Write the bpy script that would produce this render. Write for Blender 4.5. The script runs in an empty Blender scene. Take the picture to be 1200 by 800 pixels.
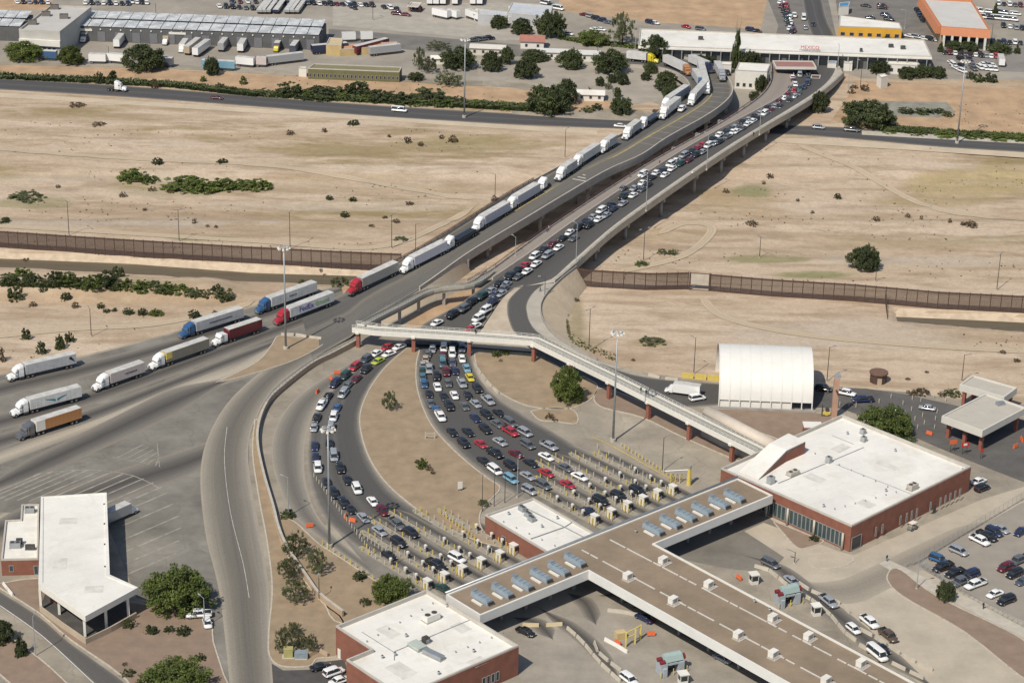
import bpy, math, random
from mathutils import Vector, Matrix
from mathutils.geometry import tessellate_polygon
from mathutils import noise as mnoise
R = math.radians
rnd = random.Random(7)
S = bpy.context.scene
COL = S.collection
# ------------------------------------------------------------ camera
FPX, TH, ROLL, HC = 2612.17, 0.401309, 0.0225851, 246.78
Fw = Vector((0, math.cos(TH), -math.sin(TH))); R0 = Vector((1, 0, 0)); U0 = Vector((0, math.sin(TH), math.cos(TH)))
cr, sr = math.cos(ROLL), math.sin(ROLL)
Rt = R0 * cr + U0 * sr
Up = U0 * cr - R0 * sr
CAM = Vector((0, 0, HC))
cd = bpy.data.cameras.new('camera'); cam = bpy.data.objects.new('camera', cd); COL.objects.link(cam)
cd.sensor_width = 36; cd.lens = FPX / 1200 * 36; cd.clip_start = 1; cd.clip_end = 20000
cam.matrix_world = Matrix(((Rt.x, Up.x, -Fw.x, 0), (Rt.y, Up.y, -Fw.y, 0), (Rt.z, Up.z, -Fw.z, HC), (0, 0, 0, 1)))
S.camera = cam
# ------------------------------------------------------------ world, sun, exposure
SUN_EL, SUN_AZ = 50.0, 58.0            # elevation; shadows fall along +SUN_AZ (degrees from +X)
W = bpy.data.worlds.new('World'); S.world = W; W.use_nodes = True
nt = W.node_tree; nt.nodes.clear()
sky = nt.nodes.new('ShaderNodeTexSky'); sky.sky_type = 'NISHITA'; sky.sun_disc = False
to_sun = Vector((-math.cos(R(SUN_AZ)) * math.cos(R(SUN_EL)), -math.sin(R(SUN_AZ)) * math.cos(R(SUN_EL)), math.sin(R(SUN_EL))))
sky.sun_elevation = R(SUN_EL); sky.sun_rotation = math.atan2(to_sun.x, to_sun.y)
bg = nt.nodes.new('ShaderNodeBackground'); bg.inputs[1].default_value = 0.10
wo = nt.nodes.new('ShaderNodeOutputWorld')
nt.links.new(sky.outputs[0], bg.inputs[0]); nt.links.new(bg.outputs[0], wo.inputs[0])
sd = bpy.data.lights.new('sun', 'SUN'); sd.energy = 4.05; sd.angle = R(0.5); sd.color = (1.0, 0.94, 0.835)
sun = bpy.data.objects.new('sun', sd); COL.objects.link(sun)
sun.rotation_euler = to_sun.to_track_quat('Z', 'Y').to_euler(); sun.location = (0, 400, 300)
S.view_settings.view_transform = 'Standard'; S.view_settings.look = 'None'
S.view_settings.exposure = 0.06; S.view_settings.gamma = 1.0; S.view_settings.use_curve_mapping = False
S.render.engine = 'CYCLES'

# ------------------------------------------------------------ ground height and pixel -> point
def sm(a, b, x):
    t = min(1, max(0, (x - a) / (b - a))); return t * t * (3 - 2 * t)
def line_y(x, x0, y0, x1, y1): return y0 + (y1 - y0) * (x - x0) / (x1 - x0)
def ray(px, py, z=0.0):
    d = Rt * (px - 600) - Up * (py - 400) + Fw * FPX
    return CAM + d * ((HC - z) / -d.z)
def proj(P):
    d = P - CAM; w = d.dot(Fw)
    return 600 + FPX * d.dot(Rt) / w, 400 - FPX * d.dot(Up) / w
CANAL = [(-180, 296, 311), (0, 303, 313.5), (150, 309, 321), (300, 320, 331), (440, 324, 336)]     # px, far and near water edge (left canal)
CANAL2 = [(1047, 371, 376), (1120, 374, 382), (1200, 378, 389), (1360, 386, 397)]
_cl = [(ray(a, b, -1.5), ray(a, c, -1.5)) for a, b, c in CANAL]
_cr = [(ray(a, b, -1.2), ray(a, c, -1.2)) for a, b, c in CANAL2]
def _band(segs, x, y):
    if x < segs[0][0].x or x > segs[-1][0].x: return -99.0
    for (f0, n0), (f1, n1) in zip(segs, segs[1:]):
        if f0.x <= x <= f1.x:
            t = (x - f0.x) / (f1.x - f0.x); yf = f0.y + (f1.y - f0.y) * t; yn = n0.y + (n1.y - n0.y) * t
            return min(yf - y, y - yn)
    return -99.0
def gz(x, y):
    """height of the natural ground: flat under everything built, eroded in the river bed"""
    if y < 590 or y > 880: return 0.0
    px, py = proj(Vector((x, y, 0)))
    z = 0.0
    top = 150 + (px - 600) * 0.03; 
    m = sm(top + 6, top + 22, py) * (1 - sm(262 + (px - 300) * 0.045, 276 + (px - 300) * 0.045, py))
    if m > 0:
        v = Vector((x * 0.012, y * 0.035, 0))
        n = mnoise.fractal(v, 1.0, 2.0, 5)
        step = -1.3 * sm(196, 206, py + 3 * mnoise.noise(Vector((x * .03, 0, 3)))) * (1 - sm(250, 258, py))
        z += m * (step - 0.5 + 0.55 * n + 0.25 * mnoise.noise(Vector((x * .15, y * .15, 1))))
    # eroded bank below the brush strip at the left
    if px < 330 and 326 < py < 372:
        w = (1 - sm(240, 300, px)); rough = mnoise.noise(Vector((x * .25, y * .05, 9)))
        z += w * sm(329, 334, py) * (1 - sm(341 + 3 * rough, 358 + 3 * rough, py)) * (2.6 + .5 * rough)
    b = max(_band(_cl, x, y), _band(_cr, x, y))
    if b > -3.5: z = z * (1 - sm(-3.5, -2.6, b)) - 3.0 * sm(-2.6, -1.2, b)
    return z
TINT = [  # soft patches of the natural ground: px, py, rx, ry, colour, strength
 (1125, 212, 100, 16, (.37, .285, .12), .8), (1190, 204, 60, 14, (.39, .30, .12), .8), (1085, 229, 90, 8, (.36, .27, .13), .7), (884, 218, 30, 9, (.20, .21, .085), .85), (868, 226, 55, 13, (.36, .265, .14), .7),
 (1020, 252, 230, 10, (.41, .30, .18), .55), (880, 243, 60, 16, (.40, .29, .165), .6), (470, 214, 190, 9, (.42, .315, .19), .6), (420, 204, 120, 5, (.37, .27, .15), .55), (120, 137, 170, 5, (.36, .265, .16), .6), (60, 152, 120, 4, (.34, .25, .15), .55), (250, 159, 140, 4, (.33, .245, .14), .6), (440, 173, 150, 5, (.34, .255, .14), .6),
 (545, 168, 90, 10, (.33, .265, .13), .6), (620, 150, 60, 6, (.38, .28, .17), .5), (35, 232, 55, 8, (.24, .225, .10), .75), (240, 279, 44, 4, (.20, .21, .085), .95), (200, 216, 80, 9, (.30, .27, .14), .5), (905, 304, 55, 5, (.24, .225, .10), .95), (960, 322, 62, 5, (.215, .22, .09), .95), (762, 402, 32, 6, (.30, .23, .12), .9), (370, 262, 120, 9, (.44, .33, .21), .5), (330, 190, 60, 5, (.36, .27, .16), .5),
 (130, 258, 170, 10, (.50, .43, .34), .6), (1010, 392, 160, 24, (.49, .42, .335), .6), (1090, 305, 150, 10, (.50, .43, .335), .6), (700, 300, 60, 14, (.50, .42, .32), .4), (676, 380, 13, 26, (.235, .195, .095), .8), (692, 405, 22, 10, (.26, .205, .11), .75), (672, 360, 12, 14, (.24, .21, .10), .7),
 (120, 352, 170, 7, (.44, .31, .19), .7), (140, 340, 150, 4, (.25, .235, .12), .6), (140, 382, 170, 10, (.50, .41, .30), .5), (1130, 407, 90, 6, (.46, .36, .24), .5), (1020, 172, 60, 4, (.40, .31, .19), .6), (930, 185, 60, 6, (.47, .35, .23), .5), (1010, 222, 50, 5, (.46, .365, .255), .5), (60, 182, 140, 6, (.47, .36, .25), .5), (300, 176, 160, 4, (.42, .32, .2), .45), (120, 204, 160, 5, (.50, .42, .32), .5), (400, 236, 170, 6, (.51, .43, .33), .5)]
def tint(x, y):
    px, py = proj(Vector((x, y, 0))); r = g = b = a = 0.0
    if not (-80 < px < 1290 and 118 < py < 440): return (.45, .35, .24, 0)
    n = mnoise.fractal(Vector((x*.035, y*.06, 2)), 1.0, 2.0, 4)
    best = 0; c = (.45, .35, .24)
    for cx, cy, rx, ry, col, st in TINT:
        d = ((px - cx)/rx)**2 + ((py - cy)/ry)**2
        if d < 2.2:
            w = st*(1 - sm(.35, 1.15, d + .75*n))
            if w > best: best = w; c = col
    return (*c, best)
def G(px, py, z=None):
    """point of the photograph on the ground (or at height z above the datum)"""
    if z is not None: return ray(px, py, z)
    p = ray(px, py, 0)
    for _ in range(4): p = ray(px, py, gz(p.x, p.y))
    return p
def mpp(P): return (P - CAM).length / FPX
def head(a, b):
    d = b - a; return math.atan2(d.y, d.x)
def smooth(pts, n=6):
    """Catmull-Rom through tuples"""
    out = []
    P = [pts[0]] + list(pts) + [pts[-1]]
    for i in range(1, len(P) - 2):
        p0, p1, p2, p3 = P[i-1], P[i], P[i+1], P[i+2]
        for k in range(n):
            t = k / n
            out.append(tuple(0.5 * ((2*b) + (-a + c)*t + (2*a - 5*b + 4*c - d)*t*t + (-a + 3*b - 3*c + d)*t**3) for a, b, c, d in zip(p0, p1, p2, p3)))
    out.append(tuple(pts[-1])); return out
def path(pts, z=0.0, n=6):
    return [ray(q[0], q[1], q[2] if len(q) > 2 else z) for q in (smooth(pts, n) if n > 1 else pts)]
def resample(p, n):
    L = [0]
    for a, b in zip(p, p[1:]): L.append(L[-1] + (b - a).length)
    out = []; j = 0
    for i in range(n):
        s = L[-1] * i / (n - 1)
        while j < len(p) - 2 and L[j+1] < s: j += 1
        d = L[j+1] - L[j]; out.append(p[j].lerp(p[j+1], (s - L[j]) / d if d > 1e-9 else 0))
    return out
def plen(p): return sum((b - a).length for a, b in zip(p, p[1:]))

# ------------------------------------------------------------ materials
MATS = {}
def _new(name):
    m = bpy.data.materials.new(name); m.use_nodes = True; MATS[name] = m
    return m, m.node_tree, m.node_tree.nodes['Principled BSDF']
def nd(nt, t, **k):
    n = nt.nodes.new(t)
    for a, v in k.items(): setattr(n, a, v)
    return n
def pos_vec(nt, scale=(1, 1, 1), rot=0):
    g = nd(nt, 'ShaderNodeNewGeometry'); mp = nd(nt, 'ShaderNodeMapping')
    mp.inputs['Scale'].default_value = scale; mp.inputs['Rotation'].default_value = (0, 0, rot)
    nt.links.new(g.outputs['Position'], mp.inputs[0]); return mp.outputs[0]
def obj_vec(nt):
    return nd(nt, 'ShaderNodeTexCoord').outputs['Object']
def noise(nt, vec, sc, det=5, rough=.6, dist=0):
    n = nd(nt, 'ShaderNodeTexNoise'); n.inputs['Scale'].default_value = sc; n.inputs['Detail'].default_value = det
    n.inputs['Roughness'].default_value = rough; n.inputs['Distortion'].default_value = dist
    nt.links.new(vec, n.inputs['Vector']); return n.outputs['Fac']
def ramp(nt, fac, stops):
    r = nd(nt, 'ShaderNodeValToRGB'); e = r.color_ramp.elements
    while len(e) < len(stops): e.new(0.5)
    for el, (p, c) in zip(e, stops):
        el.position = p; el.color = (c[0], c[1], c[2], 1) if hasattr(c, '__len__') else (c, c, c, 1)
    nt.links.new(fac, r.inputs[0]); return r.outputs[0]
def mix(nt, fac, a, b, mode='MIX'):
    m = nd(nt, 'ShaderNodeMix', data_type='RGBA', blend_type=mode)
    for i, v in ((0, fac), (6, a), (7, b)):
        s = m.inputs[i]
        if isinstance(v, (int, float)): s.default_value = v
        elif isinstance(v, (tuple, list)): s.default_value = (v[0], v[1], v[2], 1)
        else: nt.links.new(v, s)
    return m.outputs[2]
def bump(nt, fac, st, bs, dist=0.05):
    b = nd(nt, 'ShaderNodeBump'); b.inputs['Strength'].default_value = st; b.inputs['Distance'].default_value = dist
    nt.links.new(fac, b.inputs['Height']); nt.links.new(b.outputs[0], bs.inputs['Normal'])
def srgb(r, g, b):
    f = lambda c: (c/255/12.92 if c/255 <= .04045 else ((c/255+.055)/1.055)**2.4)
    return (f(r), f(g), f(b))
def M(name, c, rough=.8, var=.18, sc=.6, metal=0, bumpst=0, local=False, fine=True, cracks=0, seams=False):
    """plain surface with two scales of mottling"""
    if name in MATS: return MATS[name]
    m, nt, bs = _new(name)
    v = obj_vec(nt) if local else pos_vec(nt)
    n1 = noise(nt, v, sc, 6); 
    lo = tuple(x * (1 - var) for x in c); hi = tuple(min(.9, x * (1 + var)) for x in c)
    col = ramp(nt, n1, [(.3, lo), (.7, hi)])
    if fine:
        n2 = noise(nt, v, sc * 9, 4); col = mix(nt, .5 * var, col, ramp(nt, n2, [(.3, (.15,)*3), (.7, (1,)*3)]), 'MULTIPLY')
    if cracks:                    # crack sealing and slab patches
        vo = nd(nt, 'ShaderNodeTexVoronoi', feature='DISTANCE_TO_EDGE'); vo.inputs['Scale'].default_value = cracks; wob = nd(nt, 'ShaderNodeVectorMath', operation='ADD'); nz = nd(nt, 'ShaderNodeTexNoise'); nz.inputs['Scale'].default_value = .12; nz.inputs['Detail'].default_value = 6
        sc_ = nd(nt, 'ShaderNodeVectorMath', operation='SCALE'); sc_.inputs['Scale'].default_value = 7; nt.links.new(v, nz.inputs['Vector']); nt.links.new(nz.outputs['Color'], sc_.inputs[0]); nt.links.new(v, wob.inputs[0]); nt.links.new(sc_.outputs[0], wob.inputs[1]); nt.links.new(wob.outputs[0], vo.inputs['Vector'])
        col = mix(nt, ramp(nt, vo.outputs['Distance'], [(.0, .34), (.016, 0)]), col, tuple(x*.4 for x in c))
        vp = nd(nt, 'ShaderNodeTexVoronoi'); vp.inputs['Scale'].default_value = cracks*.6; nt.links.new(wob.outputs[0], vp.inputs['Vector']); sp_ = nd(nt, 'ShaderNodeSeparateColor'); nt.links.new(vp.outputs['Color'], sp_.inputs[0])
        col = mix(nt, .6, col, ramp(nt, sp_.outputs[0], [(.0, (.72,)*3), (.5, (.95,)*3), (1, (1.1,)*3)]), 'MULTIPLY')
        st_ = noise(nt, v, .035, 5, .7); col = mix(nt, ramp(nt, st_, [(.52, 0), (.7, .45)]), col, tuple(x*.45 for x in c))
    if seams:                     # welded membrane seams, dust and ponding rings
        bk = nd(nt, 'ShaderNodeTexBrick'); mp = nd(nt, 'ShaderNodeMapping'); mp.inputs['Rotation'].default_value = (0, 0, -.52); nt.links.new(v, mp.inputs[0]); nt.links.new(mp.outputs[0], bk.inputs['Vector'])
        for k_, x_ in (('Scale', 1.0), ('Mortar Size', .045), ('Brick Width', 14.0), ('Row Height', 2.6), ('Mortar Smooth', .3)): bk.inputs[k_].default_value = x_
        col = mix(nt, ramp(nt, bk.outputs['Fac'], [(0, 0), (1, .3)]), col, (.42, .40, .36))
        pn = noise(nt, v, .11, 7, .68, .6); col = mix(nt, ramp(nt, pn, [(.5, 0), (.7, .42)]), col, (.50, .43, .33))
        pd = noise(nt, v, .6, 5, .7); col = mix(nt, ramp(nt, pd, [(.6, 0), (.72, .3)]), col, (.42, .38, .32))
    nt.links.new(col, bs.inputs['Base Color'])
    bs.inputs['Roughness'].default_value = rough; bs.inputs['Metallic'].default_value = metal
    if bumpst: bump(nt, n1, bumpst, bs)
    return m
def M_plain(name, c, rough=.6, metal=0, coat=0):
    if name in MATS: return MATS[name]
    m, nt, bs = _new(name)
    n = noise(nt, obj_vec(nt), 3, 3)
    nt.links.new(ramp(nt, n, [(.3, tuple(x * .93 for x in c)), (.7, c)]), bs.inputs['Base Color'])
    bs.inputs['Roughness'].default_value = rough; bs.inputs['Metallic'].default_value = metal
    if coat: bs.inputs['Coat Weight'].default_value = coat; bs.inputs['Coat Roughness'].default_value = .08
    return m
def M_road(name, stops, nsc=.12, var=.25):
    """road surface: colour stops across the width (UV.y), streaked along it, broken by dust"""
    m, nt, bs = _new(name)
    uv = nd(nt, 'ShaderNodeUVMap'); sep = nd(nt, 'ShaderNodeSeparateXYZ'); nt.links.new(uv.outputs[0], sep.inputs[0])
    p = pos_vec(nt); n = noise(nt, p, nsc, 6, .65)
    ad = nd(nt, 'ShaderNodeMath', operation='MULTIPLY_ADD'); nt.links.new(n, ad.inputs[0]); ad.inputs[1].default_value = .09; 
    sb = nd(nt, 'ShaderNodeMath', operation='SUBTRACT'); nt.links.new(sep.outputs[1], sb.inputs[0]); sb.inputs[1].default_value = .045
    nt.links.new(sb.outputs[0], ad.inputs[2])
    col = ramp(nt, ad.outputs[0], stops)
    mp = nd(nt, 'ShaderNodeMapping'); mp.inputs['Scale'].default_value = (.02, 26, 1); nt.links.new(uv.outputs[0], mp.inputs[0])
    st = noise(nt, mp.outputs[0], 1.0, 4)
    col = mix(nt, var, col, ramp(nt, st, [(.3, (.35,)*3), (.7, (1.0,)*3)]), 'MULTIPLY')
    n3 = noise(nt, p, 1.6, 5); col = mix(nt, .3, col, ramp(nt, n3, [(.3, (.5,)*3), (.7, (1.0,)*3)]), 'MULTIPLY')
    nt.links.new(col, bs.inputs['Base Color']); bs.inputs['Roughness'].default_value = .9
    return m
# ------------------------------------------------------------ mesh builder
class MB:
    def __init__(s): s.v = []; s.f = []; s.m = []; s.uv = None
    def quad(s, *p, m=0):
        i = len(s.v); s.v += [tuple(q) for q in p]; s.f.append(tuple(range(i, i + len(p)))); s.m.append(m); return s
    def box(s, c, d, rz=0, m=0, tap=1.0, base=False):
        """box centred at c (or standing on c if base) with size d, top scaled by tap"""
        i = len(s.v); x, y, z = d[0]/2, d[1]/2, d[2]/2; cz = c[2] + (z if base else 0); ca, sa = math.cos(rz), math.sin(rz)
        for dz, k in ((-z, 1), (z, tap)):
            for a, b in ((-x, -y), (x, -y), (x, y), (-x, y)):
                a *= k; b *= k; s.v.append((c[0] + a*ca - b*sa, c[1] + a*sa + b*ca, cz + dz))
        for f in ((0,3,2,1), (4,5,6,7), (0,1,5,4), (1,2,6,5), (2,3,7,6), (3,0,4,7)): s.f.append(tuple(i + k for k in f)); s.m.append(m)
        return s
    def hexa(s, b, t, m=0):
        i = len(s.v); s.v += [tuple(q) for q in b] + [tuple(q) for q in t]
        for f in ((3,2,1,0), (4,5,6,7), (0,1,5,4), (1,2,6,5), (2,3,7,6), (3,0,4,7)): s.f.append(tuple(i + k for k in f)); s.m.append(m)
        return s
    def tube(s, p, q, r, n=6, m=0, r2=None):
        p = Vector(p); q = Vector(q); d = (q - p).normalized(); a = d.orthogonal().normalized(); b = d.cross(a); i = len(s.v); r2 = r if r2 is None else r2
        for c, rr in ((p, r), (q, r2)):
            for k in range(n):
                t = 2*math.pi*k/n; s.v.append(tuple(c + a*(rr*math.cos(t)) + b*(rr*math.sin(t))))
        for k in range(n): s.f.append((i+k, i+(k+1)%n, i+n+(k+1)%n, i+n+k)); s.m.append(m)
        s.f.append(tuple(range(i+n-1, i-1, -1))); s.m.append(m); s.f.append(tuple(range(i+n, i+2*n))); s.m.append(m); return s
    def prism(s, poly, z0, z1, m=0, mtop=None, bottom=False):
        """poly: list of (x,y) counter-clockwise or not; walls and a top"""
        pts = [(p[0], p[1]) for p in poly]
        ar = sum(a[0]*b[1] - b[0]*a[1] for a, b in zip(pts, pts[1:] + pts[:1]))
        if ar < 0: pts.reverse()
        i = len(s.v); n = len(pts); s.v += [(x, y, z0) for x, y in pts] + [(x, y, z1) for x, y in pts]
        for k in range(n): s.f.append((i+k, i+(k+1)%n, i+n+(k+1)%n, i+n+k)); s.m.append(m)
        for t in tessellate_polygon([[Vector((x, y, 0)) for x, y in pts]]):
            a, b, c = [pts[k] for k in t]; up = (b[0]-a[0])*(c[1]-a[1]) - (b[1]-a[1])*(c[0]-a[0]) > 0
            t = t if up else t[::-1]
            s.f.append(tuple(i+n+k for k in t)); s.m.append(m if mtop is None else mtop)
            if bottom: s.f.append(tuple(i+k for k in t[::-1])); s.m.append(m)
        return s
    def sweep(s, P, prof, m=0, closed=True, caps=True, up=None):
        """cross-section prof [(side, height)] along the points P (side > 0 lies left of travel)"""
        i = len(s.v); k = len(prof); n = len(P)
        for j, p in enumerate(P):
            d = (P[min(j+1, n-1)] - P[max(j-1, 0)]); d.z = 0; d.normalize(); nn = Vector((-d.y, d.x, 0))
            for a, b in prof: q = p + nn*a; s.v.append((q.x, q.y, p.z + b))
        for j in range(n - 1):
            for q in range(k if closed else k - 1):
                a, b = i + j*k + q, i + j*k + (q+1) % k; s.f.append((a, b, b + k, a + k)); s.m.append(m)
        if closed and caps and k > 2:
            s.f.append(tuple(range(i + k - 1, i - 1, -1))); s.m.append(m); s.f.append(tuple(range(i + (n-1)*k, i + n*k))); s.m.append(m)
        return s
    def add(s, o, M4=None, mo=0):
        i = len(s.v)
        s.v += [tuple(M4 @ Vector(q)) for q in o.v] if M4 else o.v
        s.f += [tuple(i + k for k in f) for f in o.f]; s.m += [q + mo for q in o.m]; return s
    def mesh(s, name, mats, smooth=False):
        me = bpy.data.meshes.new(name); me.from_pydata(s.v, [], s.f)
        for a in (mats if isinstance(mats, (list, tuple)) else [mats]): me.materials.append(a)
        me.polygons.foreach_set('material_index', s.m)
        if smooth: me.polygons.foreach_set('use_smooth', [True] * len(s.f))
        if s.uv is not None:
            u = me.uv_layers.new(name='UVMap'); lv = [0]*len(me.loops); me.loops.foreach_get('vertex_index', lv)
            u.data.foreach_set('uv', [c for k in lv for c in s.uv[k]])
        me.update(); return me
def put(name, me, mats=None, parent=None, loc=None, rz=0, smooth=False):
    if isinstance(me, MB): me = me.mesh(name, mats, smooth)
    o = bpy.data.objects.new(name, me); COL.objects.link(o)
    if parent: o.parent = parent
    if loc is not None: o.location = loc
    if rz: o.rotation_euler = (0, 0, rz)
    return o
THINGS = []
def tag(o, label, cat, group=None, kind=None):
    o['label'] = label; o['category'] = cat
    if group: o['group'] = group
    if kind: o['kind'] = kind
    THINGS.append(o); return o
def thing(name, label, cat, loc, rz=0, group=None):
    o = bpy.data.objects.new(name, None); COL.objects.link(o); o.empty_display_size = .3
    o.location = loc; o.rotation_euler = (0, 0, rz); return tag(o, label, cat, group)
def dup(src, loc, rz=0, sc=None, label=None):
    """copy of a thing with its parts and sub-parts"""
    c = src.copy(); COL.objects.link(c); c.location = loc; c.rotation_euler = (0, 0, rz)
    if sc: c.scale = sc
    for ch in src.children:
        d = ch.copy(); COL.objects.link(d); d.parent = c
        for g in ch.children:
            e = g.copy(); COL.objects.link(e); e.parent = d
    if label: c['label'] = label
    THINGS.append(c); return c
def struct(name, mb, mats, smooth=False):
    o = put(name, mb, mats, smooth=smooth); o['kind'] = 'structure'; return o
def poly_mb(pts, z, m=0):
    """flat sheet from world points"""
    mb = MB(); v = [(p.x, p.y, z) for p in pts]; mb.v = v
    for t in tessellate_polygon([[Vector((q[0], q[1], 0)) for q in v]]):
        a, b, c = [v[k] for k in t]
        if (b[0]-a[0])*(c[1]-a[1]) - (b[1]-a[1])*(c[0]-a[0]) < 0: t = t[::-1]
        mb.f.append(tuple(t)); mb.m.append(m)
    return mb
def sheet(name, px, z, mat, n=1):
    return struct(name, poly_mb([ray(q[0], q[1], z) for q in (smooth(px + px[:1], n)[:-1] if n > 1 else px)], z), mat)
def ribbon_mb(L, Rr, n=60, m=0, taper=0):
    """road surface between two edge lines (left and right of travel)"""
    L = resample(L, n); Rr = resample(Rr, n); mb = MB(); mb.uv = []; d = 0
    if taper:
        for i in range(n):
            t = i/(n-1); w = max(.02, sm(0, taper, t)*sm(0, taper, 1 - t)); c = (L[i] + Rr[i])/2; L[i] = c.lerp(L[i], w); Rr[i] = c.lerp(Rr[i], w)
    K = 4
    for i in range(n):
        if i: d += ((L[i] - L[i-1]).length + (Rr[i] - Rr[i-1]).length) / 2
        for k in range(K + 1): mb.v.append(tuple(L[i].lerp(Rr[i], k/K))); mb.uv.append((d, 1 - k/K))
    for i in range(n - 1):
        for k in range(K):
            a = i*(K+1) + k; mb.f.append((a, a + 1, a + K + 2, a + K + 1)); mb.m.append(m)
    return mb
def island(name, px, mat, label=None, cat='island', h=.13, z=.03, n=4, curb=None):
    """raised bed with a concrete kerb round it"""
    q = smooth(px + px[:1], n)[:-1] if n > 1 else px
    P = [ray(a[0], a[1], z) for a in q]
    o = struct(name, poly_mb(P, z + h), mat)
    ar = sum(a.x*b.y - b.x*a.y for a, b in zip(P, P[1:] + P[:1]))
    if ar < 0: P.reverse()
    C = [Vector((p.x, p.y, 0)) for p in P] + [Vector((P[0].x, P[0].y, 0)), ]
    k = MB().sweep(C, [(-.16, z), (-.16, z + h + .03), (.16, z + h + .03), (.16, z)], closed=True, caps=False)
    c = put('kerb', k, curb or MATS['kerb'], o); return o
# ------------------------------------------------------------ named materials
M('kerb', (.46, .41, .33), .85, .2, 1.2)
concrete = M('concrete', (.325, .28, .215), .85, .2, .12, cracks=.11)
conc_pale = M('concrete_pale', (.45, .405, .33), .85, .14, .5)
conc_grey = M('concrete_grey', (.32, .30, .27), .85, .18, .4)
dirt = M('dirt_bed', (.30, .222, .14), .95, .16, .25, fine=True)
dirt_dark = M('dirt_bed_brown', (.245, .175, .125), .95, .13, .3)
sand_red = M('sand_reddish', (.42, .28, .165), .95, .22, .12)
sand_pale = M('sand_pale', (.50, .405, .29), .95, .12, .1)
verge = M('verge_green', (.115, .13, .05), .95, .45, .25)
asphalt = M('asphalt', (.075, .07, .064), .9, .25, .3)
asphalt_old = M('asphalt_old', (.17, .155, .135), .9, .2, .12)
yard_mat = M('yard_pavement', (.215, .197, .163), .9, .34, .05, cracks=.09)
white_roof = M('white_roof', (.73, .70, .63), .65, .09, .07, seams=True)
white_roof2 = M('white_roof_dusty', (.72, .68, .60), .7, .12, .25)
white_paint = M('white_paint', (.68, .65, .58), .6, .05, .8)
fabric = M('white_fabric', (.68, .655, .60), .55, .04, .3)
grey_metal = M('grey_metal', (.42, .43, .43), .5, .1, 1.0, metal=.4)
galv = M('galvanised', (.36, .38, .39), .45, .12, .8, metal=.5)
dark_steel = M('dark_steel', (.06, .055, .05), .6, .2, 2)
rust = M('rusty_steel', (.08, .046, .034), .8, .25, 1.5)
yellow = M('yellow_paint', (.62, .48, .12), .55, .12, 2)
orange_p = M('orange_plastic', (.66, .14, .05), .5, .1, 2)
red_paint = M('red_paint', (.50, .03, .03), .5, .1, 2)
tan_roof = M('tan_gravel_roof', (.245, .185, .125), .95, .2, .1)
rail_red = M('red_brown_pipe', (.13, .05, .038), .6, .2, 2)
terracotta = M('terracotta_column', (.26, .095, .065), .8, .15, 1)
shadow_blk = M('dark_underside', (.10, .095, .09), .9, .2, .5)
glass = M_plain('tinted_glass', (.03, .035, .04), .08)
glass_b = M_plain('window_glass', (.05, .075, .075), .1)
tyre = M_plain('tyre_rubber', (.02, .02, .02), .85)
hub = M_plain('wheel_hub', (.35, .35, .36), .4, .6)
lamp_w = M_plain('headlight_glass', (.7, .7, .68), .15)
lamp_r = M_plain('taillight_red', (.35, .01, .01), .25)
chrome = M_plain('chrome', (.6, .6, .6), .25, .9)
def brick_mat(name, c):
    m, nt, bs = _new(name)
    v = pos_vec(nt); n = noise(nt, v, .5, 6)
    sep = nd(nt, 'ShaderNodeSeparateXYZ'); nt.links.new(v, sep.inputs[0])
    wv = nd(nt, 'ShaderNodeTexWave', bands_direction='Z'); wv.inputs['Scale'].default_value = .8; wv.inputs['Distortion'].default_value = .3
    nt.links.new(v, wv.inputs['Vector'])
    col = ramp(nt, n, [(.3, tuple(x*.82 for x in c)), (.7, tuple(x*1.12 for x in c))])
    col = mix(nt, .12, col, ramp(nt, wv.outputs['Fac'], [(.2, (.5,)*3), (.6, (1,)*3)]), 'MULTIPLY')
    nt.links.new(col, bs.inputs['Base Color']); bs.inputs['Roughness'].default_value = .9; return m
brick = brick_mat('brick_masonry', (.235, .093, .06))
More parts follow.
